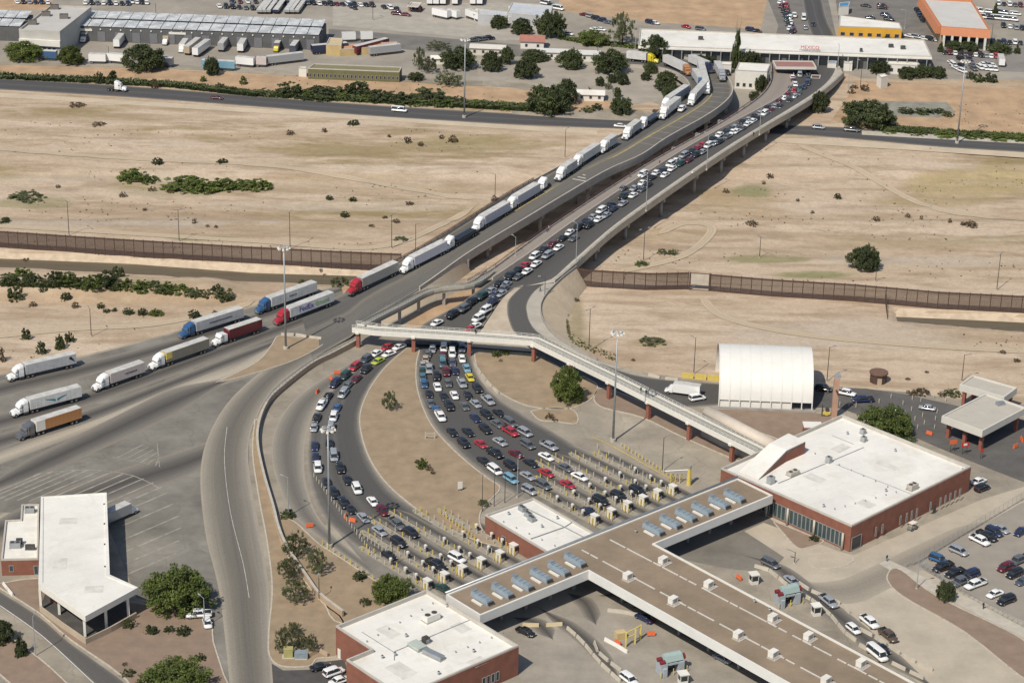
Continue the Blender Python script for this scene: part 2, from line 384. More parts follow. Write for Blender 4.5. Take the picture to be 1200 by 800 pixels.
# the desert: pale sand with long streaks of terrace, dry grass and darker wash
def desert_mat():
    m, nt, bs = _new('desert_sand')
    st = pos_vec(nt, (.35, 1.6, 1)); iso = pos_vec(nt)
    a = noise(nt, st, .018, 8, .62, .4); b = noise(nt, iso, .03, 7, .6); c = noise(nt, st, .09, 6, .65, .3); d = noise(nt, iso, 1.1, 6, .65)
    col = ramp(nt, a, [(.28, (.38, .275, .175)), (.43, (.505, .385, .267)), (.58, (.57, .45, .33)), (.76, (.62, .505, .385))])
    col = mix(nt, ramp(nt, c, [(.47, 0), (.62, .7)]), col, (.32, .225, .14))
    sep = nd(nt, 'ShaderNodeSeparateXYZ'); nt.links.new(iso, sep.inputs[0])
    # dry grass only in the river bed
    band = nd(nt, 'ShaderNodeMapRange'); band.interpolation_type = 'SMOOTHSTEP'
    nt.links.new(sep.outputs[1], band.inputs[0]); band.inputs[1].default_value = 650; band.inputs[2].default_value = 690
    g = noise(nt, pos_vec(nt, (.5, 1.9, 1)), .022, 7, .65, .5)
    gm = nd(nt, 'ShaderNodeMath', operation='MULTIPLY'); nt.links.new(ramp(nt, g, [(.53, 0), (.63, .85)]), gm.inputs[0]); nt.links.new(band.outputs[0], gm.inputs[1])
    col = mix(nt, gm.outputs[0], col, (.25, .19, .075))
    vc = nd(nt, 'ShaderNodeVertexColor'); vc.layer_name = 'ground_cover'
    tm = nd(nt, 'ShaderNodeMath', operation='MULTIPLY'); nt.links.new(vc.outputs[1], tm.inputs[0]); nt.links.new(ramp(nt, noise(nt, pos_vec(nt, (.6, 1.4, 1)), .35, 6, .7), [(.25, .55), (.6, 1)]), tm.inputs[1])
    col = mix(nt, tm.outputs[0], col, vc.outputs[0])
    col = mix(nt, ramp(nt, d, [(.35, .3), (.62, 0)]), col, (.27, .19, .11))
    gr = noise(nt, iso, .35, 7, .7)
    col = mix(nt, .45, col, ramp(nt, gr, [(.3, (.62,)*3), (.62, (1,)*3)]), 'MULTIPLY')
    nt.links.new(col, bs.inputs['Base Color']); bs.inputs['Roughness'].default_value = .95
    bump(nt, gr, .6, bs, .4); return m
desert = desert_mat()
DK = (.088, .083, .076); MD = (.145, .132, .112); LT = (.28, .25, .205); DU = (.40, .345, .265)
road_lane = M_road('queue_road', [(0, LT), (.05, MD), (.12, DK), (.42, DK), (.5, (.125, .117, .105)), (.58, DK), (.74, (.135, .127, .115)), (.88, (.10, .094, .085)), (.95, MD), (1, LT)], var=.2)
road_right = M_road('approach_road', [(0, LT), (.04, MD), (.08, DK), (.9, DK), (.96, MD), (1, LT)], var=.15)
road_outer = M_road('dusty_road', [(0, DU), (.12, LT), (.3, (.2, .182, .15)), (.5, (.155, .14, .118)), (.7, (.2, .182, .15)), (.9, LT), (1, DU)], var=.3)
road_ramp = M_road('ramp_road', [(0, DU), (.08, LT), (.3, (.185, .165, .132)), (.5, (.15, .135, .112)), (.72, (.195, .175, .14)), (.9, (.30, .265, .21)), (1, DU)], var=.3)
road_truck = M_road('truck_bridge_road', [(0, LT), (.06, MD), (.15, (.15, .138, .12)), (.45, (.165, .15, .128)), (.53, (.2, .18, .145)), (.6, (.115, .108, .098)), (.92, (.13, .122, .11)), (1, LT)], var=.4)
road_bridge = M_road('car_bridge_road', [(0, MD), (.05, (.1, .093, .085)), (.4, (.082, .077, .07)), (.55, (.068, .063, .058)), (.9, (.078, .072, .066)), (1, MD)], var=.25)
walk_pink = M_road('bridge_walkway', [(0, (.30, .25, .21)), (.2, (.33, .275, .23)), (.5, (.29, .245, .205)), (.8, (.32, .27, .225)), (1, (.27, .23, .2))], var=.25)
highway = M_road('highway_asphalt', [(0, LT), (.05, MD), (.15, (.075, .07, .068)), (.47, (.085, .08, .078)), (.5, (.13, .125, .12)), (.53, (.085, .08, .078)), (.85, (.075, .07, .068)), (.95, MD), (1, LT)], var=.25)
dtrack = M_road('dirt_track', [(0, (.47, .36, .24)), (.2, (.55, .45, .32)), (.33, (.455, .35, .235)), (.5, (.53, .42, .29)), (.67, (.455, .35, .235)), (.8, (.55, .45, .32)), (1, (.47, .36, .24))], var=.15)
track = M_road('tyre_track', [(0, (.27, .24, .195)), (.25, (.15, .135, .115)), (.5, (.075, .068, .06)), (.75, (.15, .135, .115)), (1, (.27, .24, .195))], var=.35)
def foliage(name, dark, light, tip):
    m, nt, bs = _new(name)
    v = obj_vec(nt); a = noise(nt, v, 1.3, 4); b = noise(nt, v, 9, 3)
    oi = nd(nt, 'ShaderNodeObjectInfo')
    col = ramp(nt, a, [(.32, dark), (.55, light), (.72, tip)])
    col = mix(nt, .55, col, ramp(nt, b, [(.25, (.35,)*3), (.65, (1.1,)*3)]), 'MULTIPLY')
    hs = nd(nt, 'ShaderNodeHueSaturation'); ma = nd(nt, 'ShaderNodeMath', operation='MULTIPLY_ADD')
    nt.links.new(oi.outputs['Random'], ma.inputs[0]); ma.inputs[1].default_value = .5; ma.inputs[2].default_value = .75
    nt.links.new(ma.outputs[0], hs.inputs['Value']); nt.links.new(col, hs.inputs['Color'])
    nt.links.new(hs.outputs[0], bs.inputs['Base Color']); bs.inputs['Roughness'].default_value = .75
    tr = nd(nt, 'ShaderNodeBsdfTranslucent'); nt.links.new(hs.outputs[0], tr.inputs[0]); ms = nd(nt, 'ShaderNodeMixShader'); ms.inputs[0].default_value = .3
    nt.links.new(bs.outputs[0], ms.inputs[1]); nt.links.new(tr.outputs[0], ms.inputs[2]); nt.links.new(ms.outputs[0], nt.nodes['Material Output'].inputs[0])
    return m
leaf_dense = foliage('leaf_dense', (.050, .066, .024), (.09, .112, .04), (.135, .157, .06))
leaf_green = foliage('leaf_green', (.08, .11, .022), (.145, .185, .04), (.20, .24, .06))
leaf_olive = foliage('leaf_olive', (.085, .10, .04), (.14, .155, .065), (.195, .21, .10))
leaf_dry = foliage('leaf_dry', (.085, .058, .032), (.15, .105, .058), (.21, .155, .085))
bark = M('bark', (.10, .075, .055), .95, .3, 3, local=True)
# ------------------------------------------------------------ vehicles (built pointing along +X, wheels on z = 0)
PAINT = {}
PCOL = dict(white=(.78, .77, .74), silver=(.42, .43, .44), grey=(.16, .165, .17), black=(.014, .014, .016), navy=(.018, .025, .07), blue=(.035, .10, .22),
            red=(.38, .025, .035), maroon=(.12, .012, .02), green=(.02, .06, .045), teal=(.06, .15, .19), yellow=(.62, .50, .03), lime=(.38, .46, .05), beige=(.42, .34, .24),
            brown=(.10, .065, .04), lightblue=(.17, .33, .43), orange=(.42, .19, .07), pink=(.55, .47, .44), slate=(.10, .12, .16))
CNAME = dict(lightblue='light blue', lime='lime green', slate='slate blue')
def paint(c):
    if c not in PAINT: PAINT[c] = M_plain('paint_' + c, PCOL[c], .3, .35 if c in ('silver', 'grey', 'slate') else 0, .6)
    return PAINT[c]
def loft(mb, secs, m=0):
    """secs: (x, half-width low, half-width high, z low, z high) -> closed body"""
    i = len(mb.v)
    for x, a, b, z0, z1 in secs: mb.v += [(x, -a, z0), (x, a, z0), (x, a*1.02, z0 + (z1-z0)*.45), (x, b, z1), (x, -b, z1), (x, -a*1.02, z0 + (z1-z0)*.45)]
    for j in range(len(secs) - 1):
        for k in range(6):
            a, b = i + j*6 + k, i + j*6 + (k+1) % 6; mb.f.append((a, b, b + 6, a + 6)); mb.m.append(m)
    mb.f.append(tuple(range(i + 5, i - 1, -1))); mb.m.append(m); e = i + (len(secs)-1)*6; mb.f.append(tuple(range(e, e + 6))); mb.m.append(m)
KIND = {   # length, width, height, belt, bonnet length, boot length, windscreen rake, rear rake, ride
    'sedan': dict(L=4.75, Wd=1.82, H=1.44, belt=.93, hood=1.30, boot=.95, wr=.75, rr=.65, g=.22, hz=.86),
    'hatchback': dict(L=4.1, Wd=1.75, H=1.50, belt=.95, hood=1.05, boot=.12, wr=.75, rr=.5, g=.22, hz=.88),
    'SUV': dict(L=4.75, Wd=1.95, H=1.84, belt=1.12, hood=1.15, boot=.06, wr=.7, rr=.38, g=.28, hz=1.06),
    'minivan': dict(L=5.1, Wd=1.98, H=1.78, belt=1.08, hood=1.0, boot=.06, wr=.95, rr=.25, g=.24, hz=.98),
    'van': dict(L=5.7, Wd=2.05, H=2.25, belt=1.25, hood=.85, boot=.05, wr=.55, rr=.12, g=.3, hz=1.2),
    'pickup': dict(L=5.8, Wd=2.0, H=1.88, belt=1.18, hood=1.45, boot=1.9, wr=.6, rr=.2, g=.32, hz=1.14)}
def subd(mb, lv=1):
    """rounded copy of a lofted body"""
    me = mb.mesh('tmp', []); o = bpy.data.objects.new('tmp', me); COL.objects.link(o); o.modifiers.new('s', 'SUBSURF').levels = lv
    d = bpy.context.evaluated_depsgraph_get(); e = bpy.data.meshes.new_from_object(o.evaluated_get(d)); r = MB()
    r.v = [tuple(v.co) for v in e.vertices]; r.f = [tuple(p.vertices) for p in e.polygons]; r.m = [0]*len(r.f)
    bpy.data.objects.remove(o); bpy.data.meshes.remove(me); bpy.data.meshes.remove(e); return r
def car_parts(k):
    d = KIND[k]; L, w, H, belt, g = d['L'], d['Wd']/2, d['H'], d['belt'], d['g']; xf, xr = L/2, -L/2
    body = MB(); hz = d['hz']; x0 = xf - d['hood']; x3 = xr + d['boot']; lo = MB()
    rear = belt if k != 'pickup' else belt - .05
    loft(lo, [(xr - .04, w*.8, w*.74, g + .1, rear - .16), (xr + .06, w*.95, w*.88, g, rear - .02), (xr + .3, w*1.03, w*.97, g - .02, rear + .01), (x3, w*1.05, w*.98, g - .02, rear + .01), (0, w*1.05, w*.98, g - .03, belt + .01), (x0, w*1.05, w*.98, g - .03, belt + .01),
            (x0 + d['hood']*.55, w*1.03, w*.90, g, hz + .01), (xf - .22, w*.98, w*.80, g + .02, hz - .08), (xf - .02, w*.84, w*.66, g + .08, hz - .2), (xf + .05, w*.7, w*.55, g + .16, hz - .3)])
    body.add(subd(lo))
    a0, a1, b1, b0 = x0 + .22, x0 + .12 - d['wr'], x3 + d['rr'], x3 - .06
    rw, bw = w*.76, w*.94; zr = H - .05; mid = (a0 + b0)/2
    rf = MB(); loft(rf, [(b1 - .32, rw*.92, rw*.8, zr - .16, zr - .08), (b1 - .02, rw*1.04, rw*.9, zr - .08, H), (mid, rw*1.06, rw*.92, zr - .07, H + .02), (a1 + .02, rw*1.04, rw*.9, zr - .08, H), (a1 + .34, rw*.92, rw*.8, zr - .2, zr - .1)]); body.add(subd(rf))
    def pillar(p, q, r=.045): body.tube(p, q, r, 4)
    for sgn in (-1, 1):
        pillar((a0 - .06, sgn*bw*.9, belt - .05), (a1 + .06, sgn*rw*.98, zr - .05)); pillar((b0 + .08, sgn*bw*.9, belt - .05), (b1, sgn*rw*.98, zr - .05), .08); pillar((mid, sgn*bw*.97, belt - .03), (mid, sgn*rw*1.0, zr - .03), .05)
        body.box((a0 - .35, sgn*(w + .07), belt + .05), (.16, .18, .12))
    if k == 'pickup':                                    # open bed sunk between its sides
        body.box((xr + .98, 0, belt - .01), (1.62, 1.5, .05), m=1)
        body.box((xr + .98, -w*.88, belt + .03), (1.85, .1, .14)); body.box((xr + .98, w*.88, belt + .03), (1.85, .1, .14)); body.box((xr + .1, 0, belt + .03), (.1, 1.7, .14))
    body.box((xf - .04, 0, g + .22), (.12, w*1.3, .16), m=1); body.box((xr + .03, 0, g + .2), (.1, w*1.5, .16), m=1)
    gl = MB(); lo = MB(); loft(lo, [(b0 - .02, bw*.86, bw*.8, belt - .12, belt - .02), (b0 + .05, bw*.96, bw*.88, belt - .12, belt + .06), (b1 - .04, bw*1.03, rw*1.02, belt - .12, zr + .0), (mid, bw*1.05, rw*1.05, belt - .12, zr + .02), (a1 + .04, bw*1.03, rw*1.02, belt - .12, zr - .01), (a0 - .05, bw*.96, bw*.88, belt - .12, belt + .06), (a0 + .04, bw*.86, bw*.8, belt - .12, belt - .02)]); gl.add(subd(lo))
    wr = .33 if k in ('sedan', 'hatchback', 'minivan') else .38
    wh = MB().tube((0, -.11, 0), (0, .11, 0), wr, 12, 0).tube((0, -.12, 0), (0, .12, 0), wr*.55, 8, 1)
    wx = (xf - .88, xr + .9)
    hl = MB().box((0, 0, 0), (.16, .38, .15)); tl = MB().box((0, 0, 0), (.10, .26, .2))
    return dict(body=body, glass=gl, wheel=wh, head=hl, tail=tl, wx=wx, wy=w - .1, wr=wr, hp=(xf - .08, w*.6, hz - .3), tp=(xr + .05, w*.74, rear - .24))
CARS = {}
def car_proto(k):
    if k in CARS: return CARS[k]
    p = car_parts(k); me = {}
    me['body'] = p['body'].mesh(k + '_body', [paint('white'), tyre], True); me['windows'] = p['glass'].mesh(k + '_windows', glass, True)
    me['wheel'] = p['wheel'].mesh(k + '_wheel', [tyre, hub]); me['headlight'] = p['head'].mesh(k + '_headlight', lamp_w); me['taillight'] = p['tail'].mesh(k + '_taillight', lamp_r)
    lite = MB(); lite.add(p['body']); lite.add(p['glass'], mo=2)
    for x in p['wx']:
        for y in (-p['wy'], p['wy']): lite.add(p['wheel'], Matrix.Translation((x, y, p['wr'])), mo=3 - 0)
    for s in (-1, 1): lite.add(p['head'], Matrix.Translation((p['hp'][0], s*p['hp'][1], p['hp'][2])), 5); lite.add(p['tail'], Matrix.Translation((p['tp'][0], s*p['tp'][1], p['tp'][2])), 6)
    me['lite'] = lite.mesh(k + '_whole', [paint('white'), tyre, glass, tyre, hub, lamp_w, lamp_r], True)
    CARS[k] = (me, p); return CARS[k]
def recolour(o, c):
    o.material_slots[0].link = 'OBJECT'; o.material_slots[0].material = paint(c)
CARLIST = []
ALIAS = dict(s='sedan', h='hatchback', u='SUV', m='minivan', v='van', p='pickup')
ONAME = dict(sedan='sedan', hatchback='hatchback', SUV='suv', minivan='minivan', van='van', pickup='pickup_truck')
def car(px, py, col, k, ang, place, group, z=0.0, lite=False, zc=.7):
    """car whose middle shows at pixel px, py"""
    k = ALIAS.get(k, k); me, p = car_proto(k)
    P = ray(px, py, z + zc); loc = (P.x, P.y, z + .03)
    cat = {'SUV': 'suv', 'pickup': 'pickup truck'}.get(k, 'van' if k in ('van', 'minivan') else 'car')
    if lite:
        o = put(ONAME[k], me['lite'], loc=loc, rz=ang); recolour(o, col); tag(o, '', cat, group)
    else:
        o = thing(ONAME[k], '', cat, loc, ang, group)
        b = put('body', me['body'], parent=o); recolour(b, col); put('windows', me['windows'], parent=o)
        for x in p['wx']:
            for y in (-p['wy'], p['wy']): put('wheel', me['wheel'], parent=o, loc=(x, y, p['wr']))
        for s in (-1, 1): put('headlight', me['headlight'], parent=b, loc=(p['hp'][0], s*p['hp'][1], p['hp'][2])); put('taillight', me['taillight'], parent=b, loc=(p['tp'][0], s*p['tp'][1], p['tp'][2]))
    o.scale = (rnd.uniform(.94, 1.05), rnd.uniform(.97, 1.03), rnd.uniform(.95, 1.06)); CARLIST.append((o, CNAME.get(col, col), k, place, px, py)); return o
# semi trucks
TW = MB().tube((0, -.17, 0), (0, .17, 0), .52, 12, 0).tube((0, -.19, 0), (0, .19, 0), .27, 8, 1)
TRK = {}
def trk_mesh():
    if 'cab' in TRK: return TRK
    TRK['wheel'] = TW.mesh('truck_wheel', [tyre, hub])
    cab = MB()
    loft(cab, [(-2.2, 1.2, 1.15, 1.0, 3.0), (-.2, 1.22, 1.18, .95, 3.15), (.35, 1.22, 1.12, .9, 2.55), (.42, 1.2, 1.1, .9, 1.95)])        # cab and sleeper
    loft(cab, [(.4, 1.05, .82, .75, 1.9), (1.6, 1.02, .72, .7, 1.75), (2.15, .95, .6, .65, 1.5), (2.25, .85, .5, .7, 1.2)])              # bonnet
    for s in (-1, 1):
        cab.box((1.35, s*1.02, .78), (1.3, .34, .42), tap=.85); cab.tube((-.35, s*1.3, 1.1), (-.35, s*1.3, 3.5), .08, 6, 1); cab.box((.35, s*1.42, 2.0), (.1, .16, .55), m=1)
    cab.box((2.28, 0, .72), (.16, 2.3, .36), m=1); cab.box((2.24, 0, 1.15), (.08, .9, .6), m=1)
    TRK['cab'] = cab.mesh('truck_cab', [paint('white'), chrome])
    fair = MB(); loft(fair, [(-2.2, 1.15, 1.0, 2.98, 4.0), (-1.2, 1.15, .95, 3.0, 3.85), (.1, 1.05, .7, 3.1, 3.2)]); TRK['fairing'] = fair.mesh('roof_fairing', [paint('white')])
    gl = MB(); gl.hexa([(.30, -1.0, 2.0), (.47, -1.0, 1.98), (.47, 1.0, 1.98), (.30, 1.0, 2.0)], [(-.02, -.95, 2.75), (.2, -.92, 2.68), (.2, .92, 2.68), (-.02, .95, 2.75)])
    gl.box((-.35, 0, 2.35), (.75, 2.44, .55)); TRK['windows'] = gl.mesh('truck_windows', glass)
    ch = MB().box((-2.2, 0, .85), (7.0, .9, .25)).box((-1.5, 1.05, .65), (1.4, .5, .5)).box((-1.5, -1.05, .65), (1.4, .5, .5)); TRK['chassis'] = ch.mesh('truck_chassis', dark_steel)
    return TRK
def trailer_mesh(L, flat=False):
    k = 'tr%s%.1f' % (flat, L)
    if k in TRK: return TRK[k]
    mb = MB()
    if flat: mb.box((-L/2, 0, 1.35), (L, 2.5, .22), m=1).box((-L/2, 0, 1.1), (L, .8, .3), m=1).box((-L*.5, 0, 1.75), (L*.8, 2.3, .7), m=0)
    else:
        mb.box((-L/2, 0, 2.65), (L, 2.58, 2.8)); mb.box((-L/2, 0, 1.17), (L*.98, 2.4, .14), m=1)
        for i in range(int(L/1.2)):                     # side posts and roof bows
            x = -.6 - i*1.2
            for s in (-1, 1): mb.box((x, s*1.3, 2.65), (.07, .03, 2.7))
        mb.box((-L/2, 0, 4.06), (L, 2.5, .03), m=2)
        mb.box((-L + .0, 0, 2.6), (.05, .04, 2.5), m=1)
    mb.box((-L + 2.2, 0, .85), (3.0, 1.0, .25), m=1); mb.box((-3.0, .8, .8), (.12, .12, .7), m=1).box((-3.0, -.8, .8), (.12, .12, .7), m=1)
    mb.box((-L + .05, 0, .62), (.1, 2.3, .1), m=1)
    TRK[k] = mb.mesh('trailer_box' if not flat else 'trailer_flat', [paint('white'), dark_steel, MATS['trailer_roof']]); return TRK[k]
M('trailer_roof', (.52, .50, .46), .6, .2, .6); M('trailer_white', (.60, .59, .56), .55, .12, .7); M('trailer_silver', (.44, .44, .44), .5, .14, .7)
TRUCKS = []
def semi(f, r, cab, trl, label, group, z=0, L=None, fair=True, flat=False, lite=False, tpaint=None):
    """tractor and trailer; f and r are the pixels of its front and rear at the road (near side)"""
    trk_mesh(); A = ray(f[0], f[1], z if not isinstance(z, tuple) else z[0]); B = ray(r[0], r[1], z if not isinstance(z, tuple) else z[1]); d = A - B; full = d.length; ang = math.atan2(d.y, d.x)
    L = L or max(4.5, full - 5.6)
    nrm = Vector((-d.y, d.x, 0)).normalized()
    if nrm.y < 0: nrm = -nrm
    A = A + nrm*1.25; pitch = math.atan2(d.z, Vector((d.x, d.y)).length)
    base = A - d.normalized()*2.4
    o = thing('semi_truck', label, 'truck', (base.x, base.y, base.z + .04), ang, group); o.rotation_euler = (0, -pitch, ang)
    c = put('cab', TRK['cab'], parent=o); recolour(c, cab); put('windows', TRK['windows'], parent=c)
    if fair: q = put('roof_fairing', TRK['fairing'], parent=c); recolour(q, cab)
    put('chassis', TRK['chassis'], parent=o)
    for x in (1.35, -3.3, -4.6):
        for y in (-1.05, 1.05): put('wheel', TRK['wheel'], parent=o, loc=(x, y, .52))
    if trl:
        t = put('trailer', trailer_mesh(round(L, 1), flat), parent=o, loc=(-2.75, 0, 0)); t.material_slots[0].link = 'OBJECT'; t.material_slots[0].material = tpaint or MATS.get('trailer_' + trl) or paint(trl)
        for x in (L - 1.6, L - 2.9):
            for y in (-1.05, 1.05): put('wheel', TRK['wheel'], parent=o, loc=(-2.75 - x, y, .52))
        o['tl'] = L
    TRUCKS.append((o, L)); return o
def text_mesh(s, size, mat, name='lettering', depth=.01):
    cu = bpy.data.curves.new(name, 'FONT'); cu.body = s; cu.size = size; cu.extrude = depth; cu.align_x = 'CENTER'; cu.align_y = 'CENTER'
    t = bpy.data.objects.new(name, cu); COL.objects.link(t)
    dg = bpy.context.evaluated_depsgraph_get(); me = bpy.data.meshes.new_from_object(t.evaluated_get(dg)); COL.objects.unlink(t); bpy.data.objects.remove(t)
    me.name = name; me.materials.clear(); me.materials.append(mat); return me
# ------------------------------------------------------------ trees
def leafmesh(name, mat, clumps, leaves, size, shape, seed, flat=.6):
    """crown in a unit box: x,y in -1..1, z 0..1; clumps of small leaf faces with gaps"""
    rd = random.Random(seed); mb = MB(); C = []
    while len(C) < clumps:
        x, y, z = rd.uniform(-1, 1), rd.uniform(-1, 1), rd.uniform(0, 1)
        w = shape(z)
        if w <= 0: continue
        n = mnoise.noise(Vector((x*2.1 + seed, y*2.1, z*2.6)))
        rr = math.hypot(x, y) / w
        if rr > 1 + .5*n or rr < .25 and rd.random() < .5: continue
        if n < -.2: continue
        C.append((x, y, z))
    for x, y, z in C:
        cr_ = rd.uniform(.10, .21)
        for _ in range(leaves):
            th = rd.uniform(0, 6.283); ph = math.acos(rd.uniform(-1, 1)); q = cr_*rd.uniform(.3, 1)
            p = Vector((x + q*math.sin(ph)*math.cos(th), y + q*math.sin(ph)*math.sin(th), z + q*math.cos(ph)*flat))
            nrm = Vector((rd.gauss(0, .8), rd.gauss(0, .8), rd.uniform(.2, 1.4))).normalized(); a = nrm.orthogonal().normalized(); b = nrm.cross(a); t = rd.uniform(0, 3.14)
            a, b = a*math.cos(t) + b*math.sin(t), b*math.cos(t) - a*math.sin(t); s1 = size*rd.uniform(.6, 1.3); s2 = s1*.5
            i = len(mb.v); mb.v += [tuple(p - a*s1), tuple(p - b*s2), tuple(p + a*s1), tuple(p + b*s2)]; mb.f.append((i, i+1, i+2, i+3)); mb.m.append(0)
    return mb.mesh(name, mat)
def trunkmesh(name, seed, n=6, h=.55):
    rd = random.Random(seed); mb = MB(); mb.tube((0, 0, -.05), (.02, .0, h*.55), .075, 7, 0, .05)
    for i in range(n):
        a = 6.283*i/n + rd.uniform(-.3, .3); r = rd.uniform(.35, .7); z = rd.uniform(h, h + .35)
        m_ = (r*.5*math.cos(a), r*.5*math.sin(a), h*.55 + (z - h*.55)*.6); mb.tube((.02, 0, h*rd.uniform(.35, .55)), m_, .042, 5, 0, .028); mb.tube(m_, (r*math.cos(a), r*math.sin(a), z), .028, 4, 0, .01)
    return mb.mesh(name, bark)
dome = lambda z: math.sqrt(max(0, 1 - ((z - .42)/.58)**2)) if z > .12 else 0
wide = lambda z: math.sqrt(max(0, 1 - ((z - .5)/.5)**2)) if z > .2 else 0
cone = lambda z: 1.05*(1 - z)**.7*min(1, z*8 + .4)
low = lambda z: math.sqrt(max(0, 1 - z*z))
CR = {}
def crown(kind, v):
    k = (kind, v)
    if k in CR: return CR[k]
    if kind == 'dense': m = leafmesh('crown_leaves', leaf_dense, 250, 34, .055, dome, 11 + v)
    elif kind == 'green': m = leafmesh('crown_leaves', leaf_green, 280, 40, .045, dome, 31 + v)
    elif kind == 'olive': m = leafmesh('crown_leaves', leaf_olive, 95, 34, .045, wide, 51 + v)
    elif kind == 'cone': m = leafmesh('crown_leaves', leaf_dense, 120, 18, .11, cone, 71 + v)
    elif kind == 'bush': m = leafmesh('bush_leaves', leaf_dense, 90, 34, .08, low, 91 + v)
    elif kind == 'gbush': m = leafmesh('bush_leaves', leaf_green, 90, 34, .08, low, 111 + v)
    elif kind == 'obush': m = leafmesh('bush_leaves', leaf_olive, 70, 32, .075, low, 131 + v)
    elif kind == 'dry': m = leafmesh('bush_leaves', leaf_dry, 55, 26, .075, low, 151 + v)
    t = trunkmesh('trunk_wood', 5 + v, 7, .5 if kind in ('dense', 'green', 'olive') else (.9 if kind == 'cone' else .15))
    CR[k] = (m, t); return CR[k]
NV = 3; _tv = [0]
def tree(px, py, wpx, hpx, kind, label, group=None, cat=None, z=None, nudge=0):
    """px,py: foot in the photograph; wpx, hpx: size it shows"""
    P = G(px, py, z); s = mpp(P); w = wpx*s/2; h = hpx*s/ .9
    h = max(h - 2*w*.18, h*.55)
    _tv[0] += 1; me, tr = crown(kind, _tv[0] % NV)
    small = kind in ('bush', 'gbush', 'obush', 'dry')
    o = thing('shrub' if small else 'tree', label, cat or ('shrub' if small else 'tree'), (P.x, P.y + (w*.35 if small else 0), P.z), rnd.uniform(0, 6.28), group); o.scale = (w, w, h)
    put('crown', me, parent=o); put('trunk' if not small else 'stem', tr, parent=o)
    return o
# ============================================================ THE GROUND
def build_ground():
    xs = [-3000, -2000, -1000, -500] + [-330 + 2.2*i for i in range(301)] + [500, 1000, 2000, 3000]
    ys = [-800, 0, 250, 450] + [540 + 1.7*i for i in range(206)] + [1000, 1400, 2500, 4000, 6000]
    mb = MB(); nx = len(xs)
    for y in ys:
        for x in xs: mb.v.append((x, y, gz(x, y) if abs(x) < 331 else gz(math.copysign(330, x), y)))
    for j in range(len(ys) - 1):
        for i in range(nx - 1): a = j*nx + i; mb.f.append((a, a+1, a+nx+1, a+nx)); mb.m.append(0)
    o = struct('desert_ground', mb, desert, smooth=True)
    at = o.data.color_attributes.new('ground_cover', 'FLOAT_COLOR', 'POINT'); at.data.foreach_set('color', [c for v in mb.v for c in tint(v[0], v[1])]); return o
build_ground()
def canal(segs, name):
    far = [Vector((f.x, f.y, f.z)) for f, n in segs]; near = [Vector((n.x, n.y, n.z)) for f, n in segs]
    z = far[0].z; w = ribbon_mb(far, near, 40); w.v = [(x, y, z) for x, y, _ in w.v]; struct(name + '_water', w, MATS['canal_water'])
    b = MB().sweep(resample([f + Vector((0, -.1, -.05)) for f in far], 40), [(4.4, -z + .12), (4.0, -z + .12), (0, 0)], closed=False)
    b.sweep(resample([n + Vector((0, .1, -.05)) for n in near], 40), [(-4.4, -z + .12), (-4.0, -z + .12), (0, 0)], closed=False)
    struct(name + '_bank', b, conc_bank)
m_, nt_, bs_ = _new('canal_water'); nt_.links.new(ramp(nt_, noise(nt_, pos_vec(nt_, (.3, 2, 1)), .12, 4), [(.3, (.115, .092, .058)), (.7, (.15, .122, .08))]), bs_.inputs['Base Color'])
bs_.inputs['Roughness'].default_value = .22; bs_.inputs['IOR'].default_value = 1.33
bump(nt_, noise(nt_, pos_vec(nt_), .8, 3), .08, bs_)
conc_bank = M('canal_bank_concrete', (.52, .41, .29), .9, .2, .35)
canal(_cl, 'canal'); canal(_cr, 'drain')
# pavement under the port of entry
sheet('port_pavement', [(-400, 520), (0, 438), (100, 416), (200, 390), (300, 357), (400, 333), (430, 325), (470, 324), (545, 330), (610, 352), (640, 385), (690, 418), (752, 436), (834, 447), (960, 451), (1060, 459), (1130, 468), (1230, 476), (1600, 500), (1900, 1200), (-700, 1200)], .03, concrete)
sheet('truck_yard', [(-400, 530), (0, 440), (100, 418), (200, 392), (300, 359), (400, 335), (425, 333), (440, 350), (415, 390), (372, 419), (330, 448), (305, 480), (292, 515), (292, 560), (303, 620), (315, 690), (316, 740), (322, 830), (270, 840), (245, 760), (240, 722), (215, 712), (160, 700), (120, 600), (0, 600), (-300, 640)], .045, yard_mat)
# dusty shoulder between truck lanes and yard
def rib(name, L, Rr, mat, z=.06, n=60):
    return struct(name, ribbon_mb(path(L, z), path(Rr, z), n, 0, .3 if name in ('yard_track', 'exit_lane', 'plaza_track') else (.12 if name == 'lane_track' else 0)), mat)
dust = M_road('dust_strip', [(0, (.25, .22, .18)), (.3, DU), (.5, (.46, .40, .31)), (.7, DU), (1, (.25, .22, .18))])
rib('dust_strip', [(330, 392), (290, 420), (240, 437), (120, 484), (0, 528), (-120, 570)], [(300, 440), (255, 453), (190, 473), (120, 500), (0, 544), (-120, 590)], dust, .055)
rib('truck_lane', [(400, 336), (300, 366), (200, 398), (100, 424), (0, 446), (-150, 485)], [(402, 342), (300, 378), (200, 412), (100, 441), (0, 466), (-150, 505)], track, .06)
rib('truck_lane', [(415, 342), (360, 366), (300, 388), (200, 424), (100, 458), (0, 484), (-150, 520)], [(420, 352), (360, 380), (300, 403), (200, 441), (100, 476), (0, 504), (-150, 545)], track, .06)
rib('truck_lane', [(330, 396), (280, 413), (200, 444), (100, 480), (0, 508), (-100, 540)], [(325, 402), (290, 420), (200, 455), (100, 496), (0, 526), (-100, 560)], track, .062)
rib('yard_road', [(385, 381), (360, 397), (310, 432), (262, 478), (236, 540), (240, 620), (258, 700), (272, 830)], [(398, 402), (372, 418), (326, 450), (302, 485), (291, 520), (293, 560), (304, 620), (315, 690), (316, 740), (322, 830)], road_ramp, .065)
